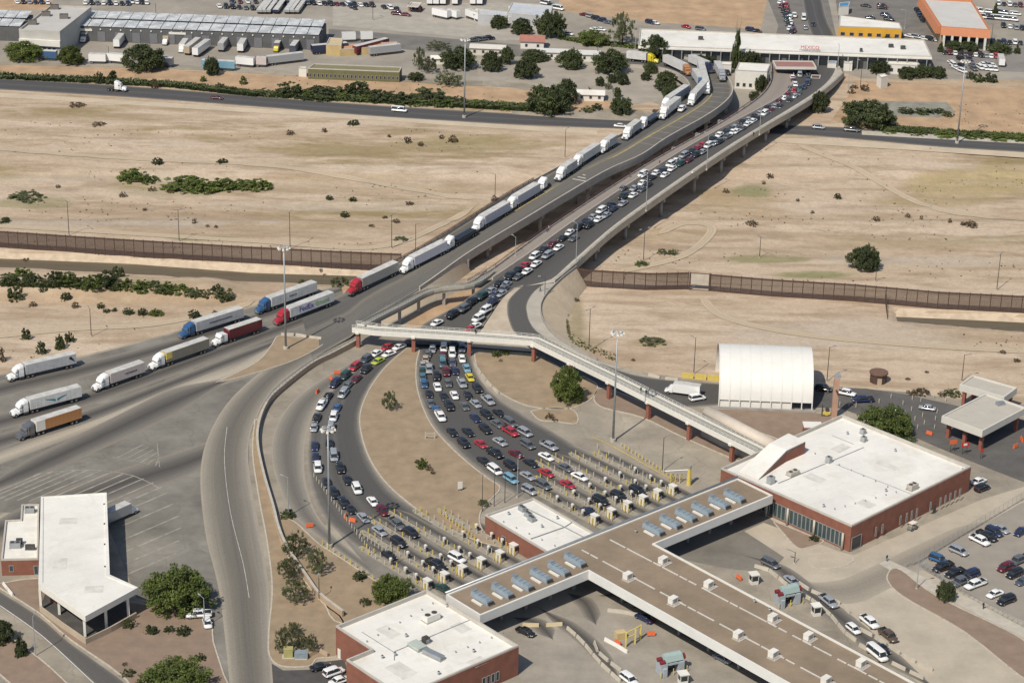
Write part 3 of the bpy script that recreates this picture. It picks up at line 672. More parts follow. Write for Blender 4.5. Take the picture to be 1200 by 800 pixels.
rib('yard_track', [(330, 470), (240, 518), (120, 556), (0, 600), (-80, 630)], [(296, 505), (232, 552), (120, 592), (0, 640), (-80, 680)], track, .058)
rib('yard_track', [(280, 420), (200, 455), (100, 505), (0, 552), (-60, 580)], [(290, 455), (210, 485), (110, 530), (0, 580), (-60, 610)], track, .06)
# sand triangles and beds
rib('outer_road', [(452, 402, .35), (405, 428), (365, 452), (336, 478), (321, 508), (319, 540), (329, 575), (346, 605), (378, 632), (420, 662), (470, 700), (510, 730)], [(486, 402, .5), (440, 419), (413, 438), (389, 457), (370, 480), (359, 507), (356, 537), (359, 568), (370, 600), (392, 628), (425, 655), (470, 685), (530, 725)], road_outer, .06)
rib('queue_road', [(489, 399, .9), (470, 404, .6), (440, 418, .2), (415, 436), (392, 455), (374, 478), (364, 505), (361, 535), (364, 565), (374, 595), (395, 622), (430, 650)], [(505, 402, .7), (477, 409, .4), (452, 428), (432, 455), (421, 485), (423, 512), (433, 540), (450, 565), (475, 588), (510, 612)], road_lane, .075)
rib('approach_road', [(478, 400, .9), (490, 410, .4), (489, 425), (489, 450), (496, 475), (508, 498), (528, 521), (550, 541), (575, 560), (605, 580)], [(551, 402, .9), (552, 412, .4), (555, 428), (563, 445), (580, 463), (603, 479), (630, 495), (660, 513), (695, 532)], road_right, .075)
sheet('booth_lanes', [(392, 618), (424, 638), (470, 620), (512, 611), (560, 636), (640, 660), (560, 700), (500, 712), (450, 686)], .068, M('booth_pavement', (.205, .185, .152), .9, .25, .2))
sheet('booth_lanes', [(575, 558), (604, 579), (660, 600), (705, 632), (800, 590), (770, 560), (700, 533), (692, 530), (640, 540)], .068, MATS['booth_pavement'])
rib('main_road', [(470, 403, .7), (485, 389, 1.3), (500, 377, 2.1), (537, 357, 3.3), (560, 340, 4.2), (577, 328, 4.8)], [(551, 405, .7), (562, 388, 1.5), (574, 370, 2.6), (587, 351, 3.9), (605, 337, 4.9)], road_right, 0)
rib('road_gore', [(603, 337, 4.9), (588, 351, 3.85), (575, 370, 2.55), (563, 388, 1.45), (551, 406, .6)], [(613, 334, 4.95), (597, 350, 4.15), (594, 362, 3.35), (597, 378, 2.35), (605, 392, 1.5), (625, 412, .6)], M('gore_tan', (.42, .35, .265), .9, .14, .3), 0)
rib('exit_road', [(612, 335, 5), (597, 350, 4.2), (594, 362, 3.4), (597, 378, 2.4), (605, 392, 1.6), (628, 412, .8), (665, 436, .25), (720, 459, .08), (780, 476, .08), (850, 474, .08)], [(644, 329, 5), (627, 341, 4.7), (618, 355, 4), (618, 367, 3.2), (622, 379, 2.6), (633, 391, 1.8), (663, 408, .9), (690, 421, .4), (720, 432, .1), (760, 442, .08), (850, 450, .08)], road_right, .06)
rib('ramp_sidewalk', [(644, 329, 5.05), (627, 341, 4.75), (618, 355, 4.05), (618, 367, 3.25), (622, 379, 2.65), (633, 391, 1.85), (663, 408, .95), (690, 421, .45), (722, 432, .15)], [(676, 314, 5.4), (655, 331, 4.8), (638, 350, 4.0), (634, 364, 3.2), (639, 380, 2.4), (652, 395, 1.6), (674, 409, .8), (700, 422, .3), (730, 431, .15)], M('pavement_grey', (.38, .345, .285), .9, .12, .3), .1)
struct('slope_wall', MB().sweep(path([(676, 314, 5.4), (655, 331, 4.8), (638, 350, 4.0), (634, 364, 3.2), (639, 380, 2.4), (652, 395, 1.6), (674, 409, .8), (700, 422, .3)], 0, 6), [(-.25, -.3), (.0, -.3), (.0, .75), (-.25, .75)]), conc_grey)
sheet('inspection_road', [(830, 450), (960, 453), (1015, 455), (1062, 462), (1125, 476), (1240, 500), (1240, 580), (1150, 545), (1090, 520), (1040, 498), (985, 478), (850, 474), (790, 474)], .07, M('inspection_asphalt', (.105, .097, .088), .9, .22, .15))
# highway along the river
rib('river_highway', [(-420, 70), (-200, 81), (0, 92), (150, 101), (300, 113), (450, 124), (600, 133), (700, 138), (760, 141), (840, 144), (930, 147), (1000, 150), (1100, 160), (1200, 166), (1400, 178), (1650, 193)], [(-420, 82), (-200, 93), (0, 105), (150, 114), (300, 125), (450, 137), (600, 146), (700, 150), (760, 152), (840, 155), (930, 158), (1000, 163), (1100, 172), (1200, 178), (1400, 190), (1650, 205)], highway, .06, 80)
rib('highway_shoulder', [(1010, 153), (1080, 157), (1200, 163), (1400, 174)], [(1010, 158), (1080, 162), (1200, 168.5), (1400, 180)], conc_pale, .075)
rib('highway_shoulder', [(600, 130), (660, 131), (720, 128), (800, 137)], [(600, 134), (660, 138), (720, 141), (800, 144)], concrete, .068)
for a, b, w in (((0, 108), (700, 153), 5), ((930, 161), (1300, 186), 6)):
    rib('gravel_track', [(a[0] - 100, a[1] - 4), (a[0] + 120, a[1] + 8), b], [(a[0] - 100, a[1] - 4 + w), (a[0] + 120, a[1] + 8 + w), (b[0], b[1] + w)], sand_pale, .05)
def dirt_track(pts, w=3.2):
    P = resample([G(*q) for q in smooth(pts, 6)], 140); L_, R_ = [], []
    for i, p in enumerate(P):
        d = P[min(i+1, 139)] - P[max(i-1, 0)]; d.z = 0; d.normalize(); n_ = Vector((-d.y, d.x, 0))
        for s, o in ((.5, L_), (-.5, R_)): q = p + n_*(w*s); q.z = gz(q.x, q.y) + .14; o.append(q)
    struct('dirt_track', ribbon_mb(L_, R_, 140, 0, .06), dtrack)
for q in ([(-60, 262), (120, 272), (300, 283), (440, 290), (520, 262), (560, 240)], [(-60, 172), (150, 186), (330, 196), (480, 222), (560, 236)], [(720, 320), (800, 300), (835, 268), (800, 262), (770, 276)], [(740, 326), (900, 333), (1060, 340), (1260, 354)], [(820, 345), (850, 372), (940, 392), (1080, 405), (1260, 415)], [(930, 168), (1000, 196), (1100, 246), (1260, 262)], [(-40, 398), (80, 386), (180, 380), (270, 362), (300, 352)]): dirt_track(q)
# embankments and land beyond the highway
sheet('reddish_embankment', [(-150, 68), (0, 76), (200, 82), (400, 92), (600, 104), (740, 118), (740, 136), (600, 128), (400, 116), (200, 103), (0, 92), (-150, 84)], .03, sand_red)
sheet('reddish_embankment', [(1005, 96), (1200, 104), (1300, 108), (1300, 176), (1200, 168), (1010, 152), (975, 140)], .03, sand_red)
sheet('market_yard', [(-260, -60), (900, -60), (960, -60), (1500, -60), (1500, 96), (1200, 94), (1010, 92), (985, 84), (940, 120), (860, 150), (790, 130), (760, 118), (620, 103), (420, 92), (220, 81), (0, 74), (-260, 66)], .028, M('town_dust', (.30, .265, .215), .95, .2, .05))
sheet('town_street', [(385, 34), (500, 43), (600, 52), (660, 58), (720, 64), (720, 72), (600, 66), (520, 62), (440, 55), (385, 52)], .05, asphalt_old)
sheet('town_street', [(-80, 70), (200, 76), (400, 86), (600, 97), (640, 100), (640, 105), (400, 92), (200, 81), (-80, 74)], .056, concrete)
sheet('bare_field', [(655, -30), (905, -30), (890, 44), (870, 33), (760, 26), (655, 13)], .037, sand_red)
sheet('bare_field', [(-80, -10), (62, 0), (60, 12), (-80, 12)], .045, sand_red)
sheet('park_ground', [(560, 70), (720, 74), (785, 84), (806, 98), (800, 116), (740, 122), (640, 108), (560, 98)], .04, M('park_dust', (.33, .29, .235), .95, .15, .15))
sheet('truck_park', [(390, 4), (660, 4), (640, 46), (590, 48), (390, 30)], .045, M('lot_gravel', (.36, .325, .27), .95, .14, .2))
sheet('border_road', [(908, -40), (962, -40), (990, 90), (925, 96), (905, 60), (912, 30), (900, 0)], .055, asphalt_old)
rib('border_street', [(936, -30), (944, 20), (955, 60), (940, 92)], [(958, -30), (968, 20), (985, 60), (975, 92)], highway, .07)
rib('exit_loop', [(905, 62), (930, 88), (928, 105), (905, 122)], [(960, 62), (985, 86), (978, 98), (955, 118)], road_bridge, .09)
sheet('shop_parking', [(975, -30), (1080, -30), (1105, 40), (1060, 46), (985, 40)], .06, asphalt_old)
sheet('shop_parking', [(1085, 48), (1400, 62), (1400, 92), (1075, 80)], .06, M('parking_asphalt', (.22, .20, .175), .9, .2, .1))
sheet('canal_dirt', [(1000, 118), (1110, 120), (1120, 132), (1100, 138), (1010, 135)], .05, M('grey_gravel', (.25, .235, .19), .95, .3, .2))
# beds with kerbs
island('median_island', [(477, 408), (491, 409), (488, 425), (488, 450), (495, 476), (507, 500), (527, 523), (549, 543), (572, 561), (586, 572), (570, 590), (562, 604), (566, 622), (590, 640), (560, 634), (512, 612), (476, 587), (451, 564), (434, 539), (424, 511), (422, 485), (433, 456), (453, 429)], dirt)
island('corner_island', [(556, 413), (590, 414), (630, 417), (683, 441), (700, 452), (694, 466), (682, 474), (660, 480), (625, 477), (604, 470), (583, 458), (567, 441), (558, 426)], dirt)
island('roadside_bed', [(622, 482), (645, 478), (672, 481), (676, 496), (652, 494), (632, 492)], dirt)
island('footbridge_bed', [(701, 456), (716, 457), (770, 478), (830, 504), (880, 528), (884, 540), (866, 540), (800, 512), (752, 489), (708, 478), (696, 468)], dirt_dark)
island('hangar_bed', [(822, 479), (958, 484), (975, 497), (968, 512), (930, 520), (905, 512), (860, 495)], dirt_dark)
island('wedge_bed', [(252, 449), (300, 425), (318, 405), (326, 394), (345, 395), (382, 399), (350, 420), (300, 437)], dirt)
island('wall_bed', [(299, 490), (296, 530), (303, 580), (314, 640), (319, 690), (315, 740), (316, 768), (330, 780), (362, 780), (372, 771), (398, 766), (402, 728), (378, 706), (345, 664), (329, 632), (318, 592), (308, 555), (303, 525), (306, 500)], dirt, h=.10)
island('planting_bed', [(326, 602), (346, 612), (372, 636), (398, 653), (445, 684), (486, 708), (520, 730), (405, 732), (378, 704), (347, 662), (332, 630)], dirt)
island('office_bed', [(0, 684), (45, 678), (90, 690), (150, 705), (215, 715), (246, 730), (250, 752), (262, 790), (280, 850), (190, 850), (148, 796), (82, 749), (47, 719), (0, 689), (-30, 670)], dirt_dark, n=3)
rib('office_street', [(-60, 655), (0, 693), (47, 723), (82, 753), (147, 800), (210, 855)], [(-60, 677), (0, 711), (50, 747), (110, 802), (160, 850)], ribm := M_road('office_street_asphalt', [(0, LT), (.15, (.12, .11, .098)), (.8, (.11, .10, .09)), (.95, MD), (1, LT)]), .06)
island('street_bed', [(-40, 710), (0, 738), (60, 783), (100, 830), (60, 840), (0, 790), (-40, 760)], dirt_dark)
sheet('staff_parking', [(317, 776), (332, 785), (364, 784), (376, 775), (404, 772), (420, 850), (318, 850)], .06, asphalt)
sheet('exit_plaza', [(865, 622), (905, 600), (960, 640), (1000, 650), (1150, 585), (1300, 540), (1400, 900), (1100, 820)], .05, M('plaza_dust', (.42, .36, .275), .95, .14, .12))
sheet('stained_apron', [(760, 645), (800, 625), (860, 600), (895, 602), (915, 622), (925, 640), (917, 655), (903, 665), (880, 668), (850, 665), (800, 655)], .06, M('apron_stain', (.19, .17, .14), .9, .25, .07), 3)
rib('exit_lane', [(868, 642), (915, 655), (950, 683), (1000, 722), (1050, 762), (1120, 810)], [(850, 652), (897, 668), (930, 692), (980, 733), (1030, 773), (1100, 822)], track, .07)
rib('plaza_track', [(915, 655), (960, 670), (1000, 672), (1060, 645), (1180, 590)], [(930, 690), (980, 715), (1040, 690), (1085, 665), (1200, 610)], M_road('plaza_wear', [(0, (.40, .345, .265)), (.35, (.30, .262, .205)), (.6, (.27, .235, .185)), (1, (.40, .345, .265))]), .062)
island('parking_bed', [(1043, 668), (1056, 668), (1100, 700), (1210, 757), (1210, 800), (1130, 740), (1060, 700), (1040, 680)], dirt_dark)
sheet('staff_car_park', [(1072, 662), (1108, 640), (1195, 590), (1400, 520), (1400, 830), (1200, 728), (1130, 694)], .065, M('car_park_asphalt', (.285, .25, .205), .95, .1, .2))
sheet('secondary_yard', [(560, 735), (700, 668), (760, 705), (900, 800), (960, 850), (560, 850)], .05, M('secondary_concrete', (.30, .265, .215), .9, .2, .15))
for a, b in (((620, 712), (720, 800)), ((655, 696), (690, 735)), ((590, 725), (640, 752)), ((690, 700), (745, 712))):
    rib('yard_track', [a, ((a[0]+b[0])/2 + 4, (a[1]+b[1])/2 - 6), b], [(a[0] + 16, a[1] - 5), ((a[0]+b[0])/2 + 24, (a[1]+b[1])/2 - 12), (b[0] + 18, b[1] - 4)], track, .066)
sheet('building_apron', [(895, 612), (1000, 652), (1020, 662), (960, 672), (930, 660), (900, 640), (872, 622)], .068, MATS['plaza_dust'])
island('front_bed', [(905, 610), (950, 628), (965, 634), (952, 640), (935, 642), (918, 625)], dirt_dark)
island('walk_island', [(944, 650), (985, 648), (1000, 655), (990, 663), (965, 666), (950, 662)], MATS['plaza_dust'])
sheet('sidewalk', [(1040, 655), (1060, 664), (1200, 735), (1300, 790), (1300, 800), (1190, 742), (1050, 672), (1030, 660)], .11, conc_pale)
# yellow and white paint
def line(name, pts, w, mat, z=.085, n=4):
    return struct(name, MB().sweep(path(pts, z, n), [(-w/2, 0), (w/2, 0)], closed=False), mat)
wpaint = M('road_paint_white', (.60, .58, .52), .7, .15, 1.5); ypaint = M('road_paint_yellow', (.60, .44, .10), .7, .2, 1.5)
worn = M('worn_paint', (.30, .275, .225), .8, .35, .4)
line('edge_line', [(266, 500), (263, 540), (270, 600), (285, 660), (292, 700)], .16, M('old_edge_paint', (.44, .41, .35), .8, .35, .5))
line('edge_line', [(0, 709), (50, 745), (110, 800), (140, 828)], .2, wpaint, .08)
for x, y, l in ((48,554,54),(62,552,66),(76,551,78),(90,550,84),(104,550,84),(118,551,84),(131,552.5,80),(144,555,78),(156,557.5,74),(168,560.5,66),(180,565,56),(190,570,48),(196,577,52),(203,590,60),(210,604,66),(212,618,68),(210,633,64),(206,648,60)):      # hatched gore in the truck yard
    line('hatch_line', [(x - l, y + l*.43), (x, y)], .5, worn, .07, 1)
for i in range(6):
    t = (i + .5)/6; line('hatch_line', [(131 + t*56, 536 + t*10.5), (min(186.5, 131 + t*56 + 34*(1 - t*.6)), 536 + t*10.5 - 17*(1 - t*.6) - t*3)], .35, worn, .072, 1)
line('hatch_edge', [(131, 536), (160, 540), (187, 547), (184, 518)], .25, worn, .078, 1)
line('hatch_edge', [(48, 554), (104, 550), (156, 557), (196, 577)], .3, worn, .074, 3)
for px in ((404, 356), (440, 334), (520, 288)): pass
# ------------------------------------------------------------ slopes beside the bridges
def slope(name, top, bot, mat, n=24):
    return struct(name, ribbon_mb([ray(*q) for q in smooth(top, 5)], [ray(*q) for q in smooth(bot, 5)], n), mat)
slope('embankment_slope', [(676, 314, 5.4), (655, 331, 4.8), (638, 350, 4.0), (634, 364, 3.2), (639, 380, 2.4), (652, 395, 1.6), (674, 409, .8), (700, 422, .3)], [(688, 336, .02), (676, 352, .02), (668, 370, .02), (664, 385, .02), (668, 398, .02), (680, 407, .02), (690, 414, .02), (704, 424, .02)], M('slope_concrete', (.44, .355, .25), .9, .14, .15))
slope('ramp_bank', [(402, 344, .35), (435, 325, 1.45), (470, 307, 2.95), (500, 290, 4.1), (525, 275, 4.9)], [(400, 336, 0), (432, 318, 0), (468, 312, 0), (500, 302, 0), (530, 290, 0)], sand_red)
slope('ramp_bank', [(432, 373, 1.7), (491, 340, 3.3), (543, 303, 5.1)], [(452, 381, .0), (505, 352, .0), (552, 318, .0)], sand_pale)
sheet('underpass_sand', [(480, 372), (556, 330), (590, 312), (560, 350), (500, 385), (470, 395)], .06, sand_red)
# ============================================================ BRIDGES
M('deck_side', (.36, .33, .29), .85, .15, .4)
dk = MATS['deck_side']
def bridge(name, label, loc): return thing(name, label, 'bridge', loc)
# --- car bridge
E_L = [(577, 328, 4.8), (604, 310, 5.4), (630, 292, 5.9), (664, 267, 6.5), (720, 229, 7), (760, 203, 7.2), (800, 178, 7.2), (840, 155, 7.2), (877, 136, 6.8), (912, 117, 5.8), (926, 104, 4.4), (930, 88, 2.5), (926, 70, .5)]
E_R = [(605, 337, 4.9), (642, 330, 5), (670, 307, 5.7), (715, 268, 6.5), (760, 235, 7), (812, 199, 7.2), (854, 171, 7), (900, 143, 6.6), (928, 126, 6), (950, 112, 5), (968, 98, 3.6), (978, 84, 1.6), (980, 70, .4)]
E_O = [(649, 331.5, 5.0), (673, 311.5, 5.7), (717, 272.5, 6.5), (762, 239.5, 7), (813.5, 203.5, 7.2), (855.5, 175.3, 7), (901, 147.3, 6.6), (929.5, 131, 6), (954, 115.5, 5), (975, 99.5, 3.6), (988, 87, 1.6)]
W_L = [(548, 333, 4.6), (575, 318, 5.0), (600, 300, 5.4), (640, 271, 6), (700, 231, 6.8), (760, 193, 7.2), (800, 170, 7.2), (840, 148, 7.1), (872, 128, 6.8), (893, 112, 6), (903, 98, 4.8), (905, 84, 3), (903, 70, .6)]
cb = bridge('car_bridge', 'long straight concrete bridge packed with queueing cars above the sand', G(760, 262))
ci = cb.matrix_basis.copy(); 
def bpart(name, mb, mat, par, smooth=False):
    """part given in world coordinates"""
    o = put(name, mb, mat, par, smooth=smooth); o.matrix_parent_inverse = Matrix.Translation(-Vector(par.location)); return o
pL, pR, pO, pW = [path(q, 0, 6) for q in (E_L, E_R, E_O, W_L)]
bpart('road_surface', ribbon_mb(pL, pR, 90), road_bridge, cb)
bpart('walkway', ribbon_mb([p + Vector((0, 0, .12)) for p in pW], [p + Vector((0, 0, .12)) for p in pL], 90), walk_pink, cb)
bpart('sidewalk', ribbon_mb([p + Vector((0, 0, .15)) for p in pR], [p + Vector((0, 0, .15)) for p in pO], 80), conc_pale, cb)
und = ribbon_mb([p + Vector((0, 0, -1.2)) for p in pW], [p + Vector((0, 0, -1.2)) for p in pO], 80); bpart('deck_underside', und, dk, cb)
pO2 = resample(pO, 70); pL2 = resample(pL, 80); pW2 = resample(pW, 80)
bpart('parapet', MB().sweep(pO2, [(0, -1.5), (-.3, -1.5), (-.4, -.2), (-.4, .9), (0, .9)]), conc_pale, cb)
bpart('barrier', MB().sweep(pL2, [(-.3, 0), (-.12, .9), (.12, .9), (.3, 0)]), M('barrier_concrete', (.44, .39, .33), .85, .12, .5), cb)
bpart('edge_wall', MB().sweep(pW2, [(0, -1.6), (.35, -1.6), (.35, .5), (0, .5)]), dk, cb)
rail = MB()
for h in (1.0, 1.4): rail.sweep(pW2, [(.1, h), (.22, h), (.22, h + .1), (.1, h + .1)])
for p in pW2[::2]: rail.box((p.x, p.y, p.z), (.1, .1, 1.45), base=True)
bpart('railing', rail, rail_red, cb)
rl = MB()
for h in (1.25,): rl.sweep(pO2, [(-.25, h), (-.15, h), (-.15, h + .08), (-.25, h + .08)])
for p in pO2: rl.box((p.x, p.y, p.z + .9), (.08, .08, .42), base=True)
bpart('railing', rl, galv, cb)
def on(P, q):          # nearest index on a path
    return min(range(len(P)), key=lambda i: (P[i].xy - q.xy).length)
def pier(par, P, foot, n, step, wcap, depth=1.7):
    """row of round columns with a cap beam across the deck, starting under the edge P"""
    q = ray(foot[0], foot[1], gz(*ray(foot[0], foot[1]).xy)); i = on(P, q); d = P[min(i+1, len(P)-1)] - P[max(i-1, 0)]; d.z = 0; d.normalize(); inn = Vector((-d.y, d.x, 0))
    if par is TB: inn = -inn if inn.x > 0 else inn
    if inn.x > 0: inn = -inn
    top = P[i].z - depth; base = P[i] + inn*1.6
    mb = MB(); c = base + inn*(wcap/2 - 1.2); mb.box((c.x, c.y, top - .75), (wcap, 1.3, 1.5), math.atan2(inn.y, inn.x))
    o = bpart('pier_cap', mb, conc_grey, par)
    for k in range(n):
        e = base + inn*(step*k); col = MB().tube((e.x, e.y, gz(e.x, e.y) - .5), (e.x, e.y, top - 1.4), .62, 12)
        bpart('pier_column', col, conc_grey, par, True)
TB = None
for f in ((703, 306), (742, 281), (779, 255), (814, 229), (846, 206), (876, 186), (905, 166), (932, 152)): pier(cb, pO2, f, 4, 5.2, 20)
# --- truck bridge
T_L1 = [(352, 364, .08), (402, 344, .4), (435, 325, 1.5), (470, 307, 3), (500, 290, 4.2), (525, 275, 5), (560, 253, 6), (600, 228, 6.8), (655, 198, 7.8), (699, 175, 8.3), (735, 156, 8.3), (775, 132, 8)]
T_R1 = [(366, 420, .08), (400, 401, .4), (416, 391, .9), (432, 373, 1.8), (491, 339, 3.4), (543, 302, 5.2), (580, 279, 6), (612, 260, 6.7), (660, 231, 7.8), (710, 202, 8.3), (750, 184, 8.4), (780, 164, 8.3), (818, 143, 8)]
T_L2 = [(775, 132, 8), (797, 119, 7.5), (808, 107, 6.5), (805, 96, 5), (790, 86, 3), (765, 80, 1), (735, 78, .2), (690, 77, .1)]
T_R2 = [(818, 143, 8), (840, 129, 7.7), (855, 115, 7), (857, 103, 6), (846, 87, 4), (815, 73, 2), (770, 64, .8), (700, 62, .1)]
TB = bridge('truck_bridge', 'curving concrete bridge carrying the queue of white semi trucks', G(690, 246))
qL1, qR1, qL2, qR2 = [path(q, 0, 6) for q in (T_L1, T_R1, T_L2, T_R2)]
a_ = ribbon_mb(qL1, qR1, 70); b_ = ribbon_mb(qL2, qR2, 50)
bpart('road_surface', a_, road_truck, TB); bpart('road_surface', b_, road_truck, TB)
for (l, r) in ((qL1[20:], qR1[26:]), (qL2[:-10], qR2[:-10])):
    bpart('deck_underside', ribbon_mb([p + Vector((0, 0, -1.2)) for p in l], [p + Vector((0, 0, -1.2)) for p in r], 50), dk, TB)
qR = resample(qR1[24:] + qR2[1:-6], 90); qL = resample(qL1[14:] + qL2[1:], 90)
bpart('parapet', MB().sweep(qR, [(0, -1.9), (-.35, -1.9), (-.4, -.2), (-.4, .95), (0, .95)]), MATS['barrier_concrete'], TB)
bpart('parapet', MB().sweep(qL, [(0, -1.7), (.35, -1.7), (.35, .95), (0, .95)]), MATS['barrier_concrete'], TB)
rr = MB(); seg = [p for p in qL if proj(p)[0] < 628 and proj(p)[1] > 200]
for h in (1.05, 1.5): rr.sweep(seg, [(.1, h), (.25, h), (.25, h + .16), (.1, h + .16)])
for p in seg: rr.box((p.x, p.y, p.z + .9), (.1, .1, .75), base=True)
bpart('pipe_railing', rr, rail_red, TB)
tl = [l.lerp(r, .545) + Vector((0, 0, .03)) for l, r in zip(resample(qL1[36:] + qL2[1:22], 70), resample(qR1[42:] + qR2[1:22], 70))]
bpart('yellow_line', MB().sweep(tl, [(-.3, 0), (.3, 0)], closed=False), M('faded_yellow', (.38, .295, .12), .8, .3, .8), TB)
l2, r2 = resample(qL1[58:] + qL2[1:26], 16), resample(qR1[64:] + qR2[1:26], 16)
for l, r in zip(l2, r2):
    w = MB().sweep([l.lerp(r, .57) + Vector((0, 0, .032)), l.lerp(r, .97) + Vector((0, 0, .032))], [(-.18, 0), (.18, 0)], closed=False); bpart('cross_line', w, worn, TB)
for t in (0, .5, 1.0):
    a = ray(671 + t*12, 210 - t*5, 8.0); b = ray(687.5 + t*5, 213 - t*5.5, 8.0); bpart('cross_line', MB().sweep([a + Vector((0, 0, .12)), b + Vector((0, 0, .12))], [(-.3, 0), (.3, 0)], closed=False), wpaint, TB)
for f in ((560, 326), (600, 300), (641, 274), (678, 249), (716, 225), (752, 202), (788, 182), (826, 162)):
    i = on(qR, ray(f[0], f[1], 0)); pass
for s in (.14, .24, .34, .44, .54, .64, .73, .82):
    P = qR[int(s*89)]; d = qR[int(s*89) + 1] - P; d.z = 0; d.normalize(); inn = Vector((-d.y, d.x, 0)); 
    e = P + inn*1.5; top = P.z - 1.9; c = P + inn*6.2
    bpart('pier_cap', MB().box((c.x, c.y, top - .75), (12, 1.3, 1.5), math.atan2(inn.y, inn.x)), conc_grey, TB)
    for k in range(3):
        e = P + inn*(1.4 + 4.6*k); bpart('pier_column', MB().tube((e.x, e.y, gz(e.x, e.y) - .5), (e.x, e.y, top - 1.4), .65, 12), conc_grey, TB, True)
ab = MB()
p, q = ray(545, 303, 5.2), ray(524, 284, 5.0)
wl = ray(546, 301, 5.2); ab.hexa([(wl.x, wl.y, -.5), (wl.x + 1, wl.y + .6, -.5), (wl.x - 10, wl.y + 14, -.5), (wl.x - 11, wl.y + 13.4, -.5)], [(wl.x, wl.y, 4.2), (wl.x + 1, wl.y + .6, 4.2), (wl.x - 10, wl.y + 14, 4.2), (wl.x - 11, wl.y + 13.4, 4.2)])
bpart('abutment', ab, conc_grey, TB)
# --- pedestrian bridge over the port
F_M = [(415, 383, 5.6), (440, 386.5, 5.6), (520, 391, 5.7), (600, 396.5, 5.8), (627, 399, 5.9), (660, 415, 5.9), (720, 444, 5.9), (780, 474, 5.9), (840, 504, 5.9), (893, 530, 5.9)]
fb = thing('footbridge', 'white pedestrian bridge on red pillars crossing over both car queues', 'bridge', G(660, 440))
fp = [ray(*q) for q in F_M]
bpart('walkway', MB().sweep(fp, [(1.55, -.25), (-1.55, -.25), (-1.55, 0), (1.55, 0)]), M('walk_grey', (.27, .26, .225), .85, .12, .5), fb)
bpart('fascia', MB().sweep([p + Vector((0, 0, 0)) for p in fp], [(-1.75, -1.0), (-1.5, -1.0), (-1.5, .45), (-1.75, .45)]), white_paint, fb)
bpart('fascia', MB().sweep(fp, [(1.75, -1.0), (1.5, -1.0), (1.5, .45), (1.75, .45)]), white_paint, fb)
bpart('girder', MB().sweep(fp, [(.8, -1.1), (-.8, -1.1), (-.8, -.25), (.8, -.25)]), dk, fb)
fr = MB(); pr = resample(fp, 90)
for s in (-1.6, 1.6):
    for h in (.8, 1.25): fr.sweep(pr, [(s - .04, h), (s + .04, h), (s + .04, h + .07), (s - .04, h + .07)])
for i, p in enumerate(pr):
    d = pr[min(i+1, 89)] - pr[max(i-1, 0)]; d.z = 0; d.normalize(); n = Vector((-d.y, d.x, 0))
    for s in (-1.6, 1.6): q = p + n*s; fr.box((q.x, q.y, q.z + .4), (.06, .06, .9), base=True)
bpart('railing', fr, white_paint, fb)
for px in (421, 485, 549, 627, 672, 718, 765, 812, 862):
    i = min(range(90), key=lambda k: abs(proj(pr[k])[0] - px)); p = pr[i]; d = pr[min(i+1, 89)] - pr[max(i-1, 0)]; d.z = 0; d.normalize(); n = Vector((-d.y, d.x, 0)); e = p - n*.9
    ang = math.atan2(d.y, d.x)
    bpart('pillar', MB().box((e.x, e.y, 0), (1.0, .9, e.z - 1.0), ang, base=True), terracotta, fb)
    c = p - n*1.55; bpart('bracket', MB().box((c.x, c.y, p.z - 1.25), (1.0, .9, .6), ang, base=True), white_paint, fb)
# walkway linking the footbridge with the car bridge
lk = thing('walkway_ramp', 'grey railed walkway climbing from the footbridge to the car bridge', 'walkway', G(505, 350))
lp = [ray(*q) for q in smooth([(422, 383, 5.5), (440, 373, 5.4), (470, 358, 5.2), (505, 341, 5.1), (552, 334, 5.0), (575, 319, 5.05)], 4)]
bpart('deck', MB().sweep(lp, [(1.5, -.5), (-1.5, -.5), (-1.5, 0), (1.5, 0)]), MATS['walk_grey'], lk)
bpart('parapet', MB().sweep(lp, [(-1.5, -.7), (-1.3, -.7), (-1.3, .8), (-1.5, .8)]), conc_pale, lk)
bpart('parapet', MB().sweep(lp, [(1.3, -.7), (1.5, -.7), (1.5, .5), (1.3, .5)]), conc_pale, lk)
r_ = MB(); lr = resample(lp, 50)
for i, p in enumerate(lr):
    d = lr[min(i+1, 49)] - lr[max(i-1, 0)]; d.z = 0; d.normalize(); n = Vector((-d.y, d.x, 0))
    for s in (-1.4, 1.4): q = p + n*s; r_.box((q.x, q.y, q.z + .4), (.06, .06, 1.3), base=True)
for s in (-1.4, 1.4): r_.sweep(lr, [(s - .04, 1.6), (s + .04, 1.6), (s + .04, 1.7), (s - .04, 1.7)])
bpart('railing', r_, galv, lk)
for i in (8, 16, 24, 32, 40):
    p = lr[i]; bpart('pillar', MB().box((p.x, p.y, 0), (.9, .9, p.z - .5), base=True), conc_grey, lk)
# curved retaining wall between the ramp and the lower road
rw = thing('retaining_wall', 'long curved tan retaining wall between upper ramp and lower road', 'wall', G(330, 470))
wp = path([(418, 404), (390, 419), (366, 431), (337, 453), (315, 474), (304, 499), (302, 525), (309, 560), (320, 598), (327, 625), (337, 647), (360, 682), (375, 702), (402, 723)], 0, 6)
bpart('wall_face', MB().sweep(wp, [(-.2, 0), (.2, 0), (.2, 1.55), (-.2, 1.55)]), M('wall_tan', (.40, .30, .205), .9, .12, .5), rw)
bpart('coping', MB().sweep(wp, [(-.3, 1.55), (.3, 1.55), (.3, 1.75), (-.3, 1.75)]), conc_pale, rw)
wr = MB(); wq = resample(wp[:26], 26)
for p in wq: wr.box((p.x, p.y, 1.7), (.07, .07, 1.0), base=True)
for h in (2.1, 2.6): wr.sweep(wq, [(-.03, h), (.03, h), (.03, h + .06), (-.03, h + .06)])
bpart('railing', wr, galv, rw)
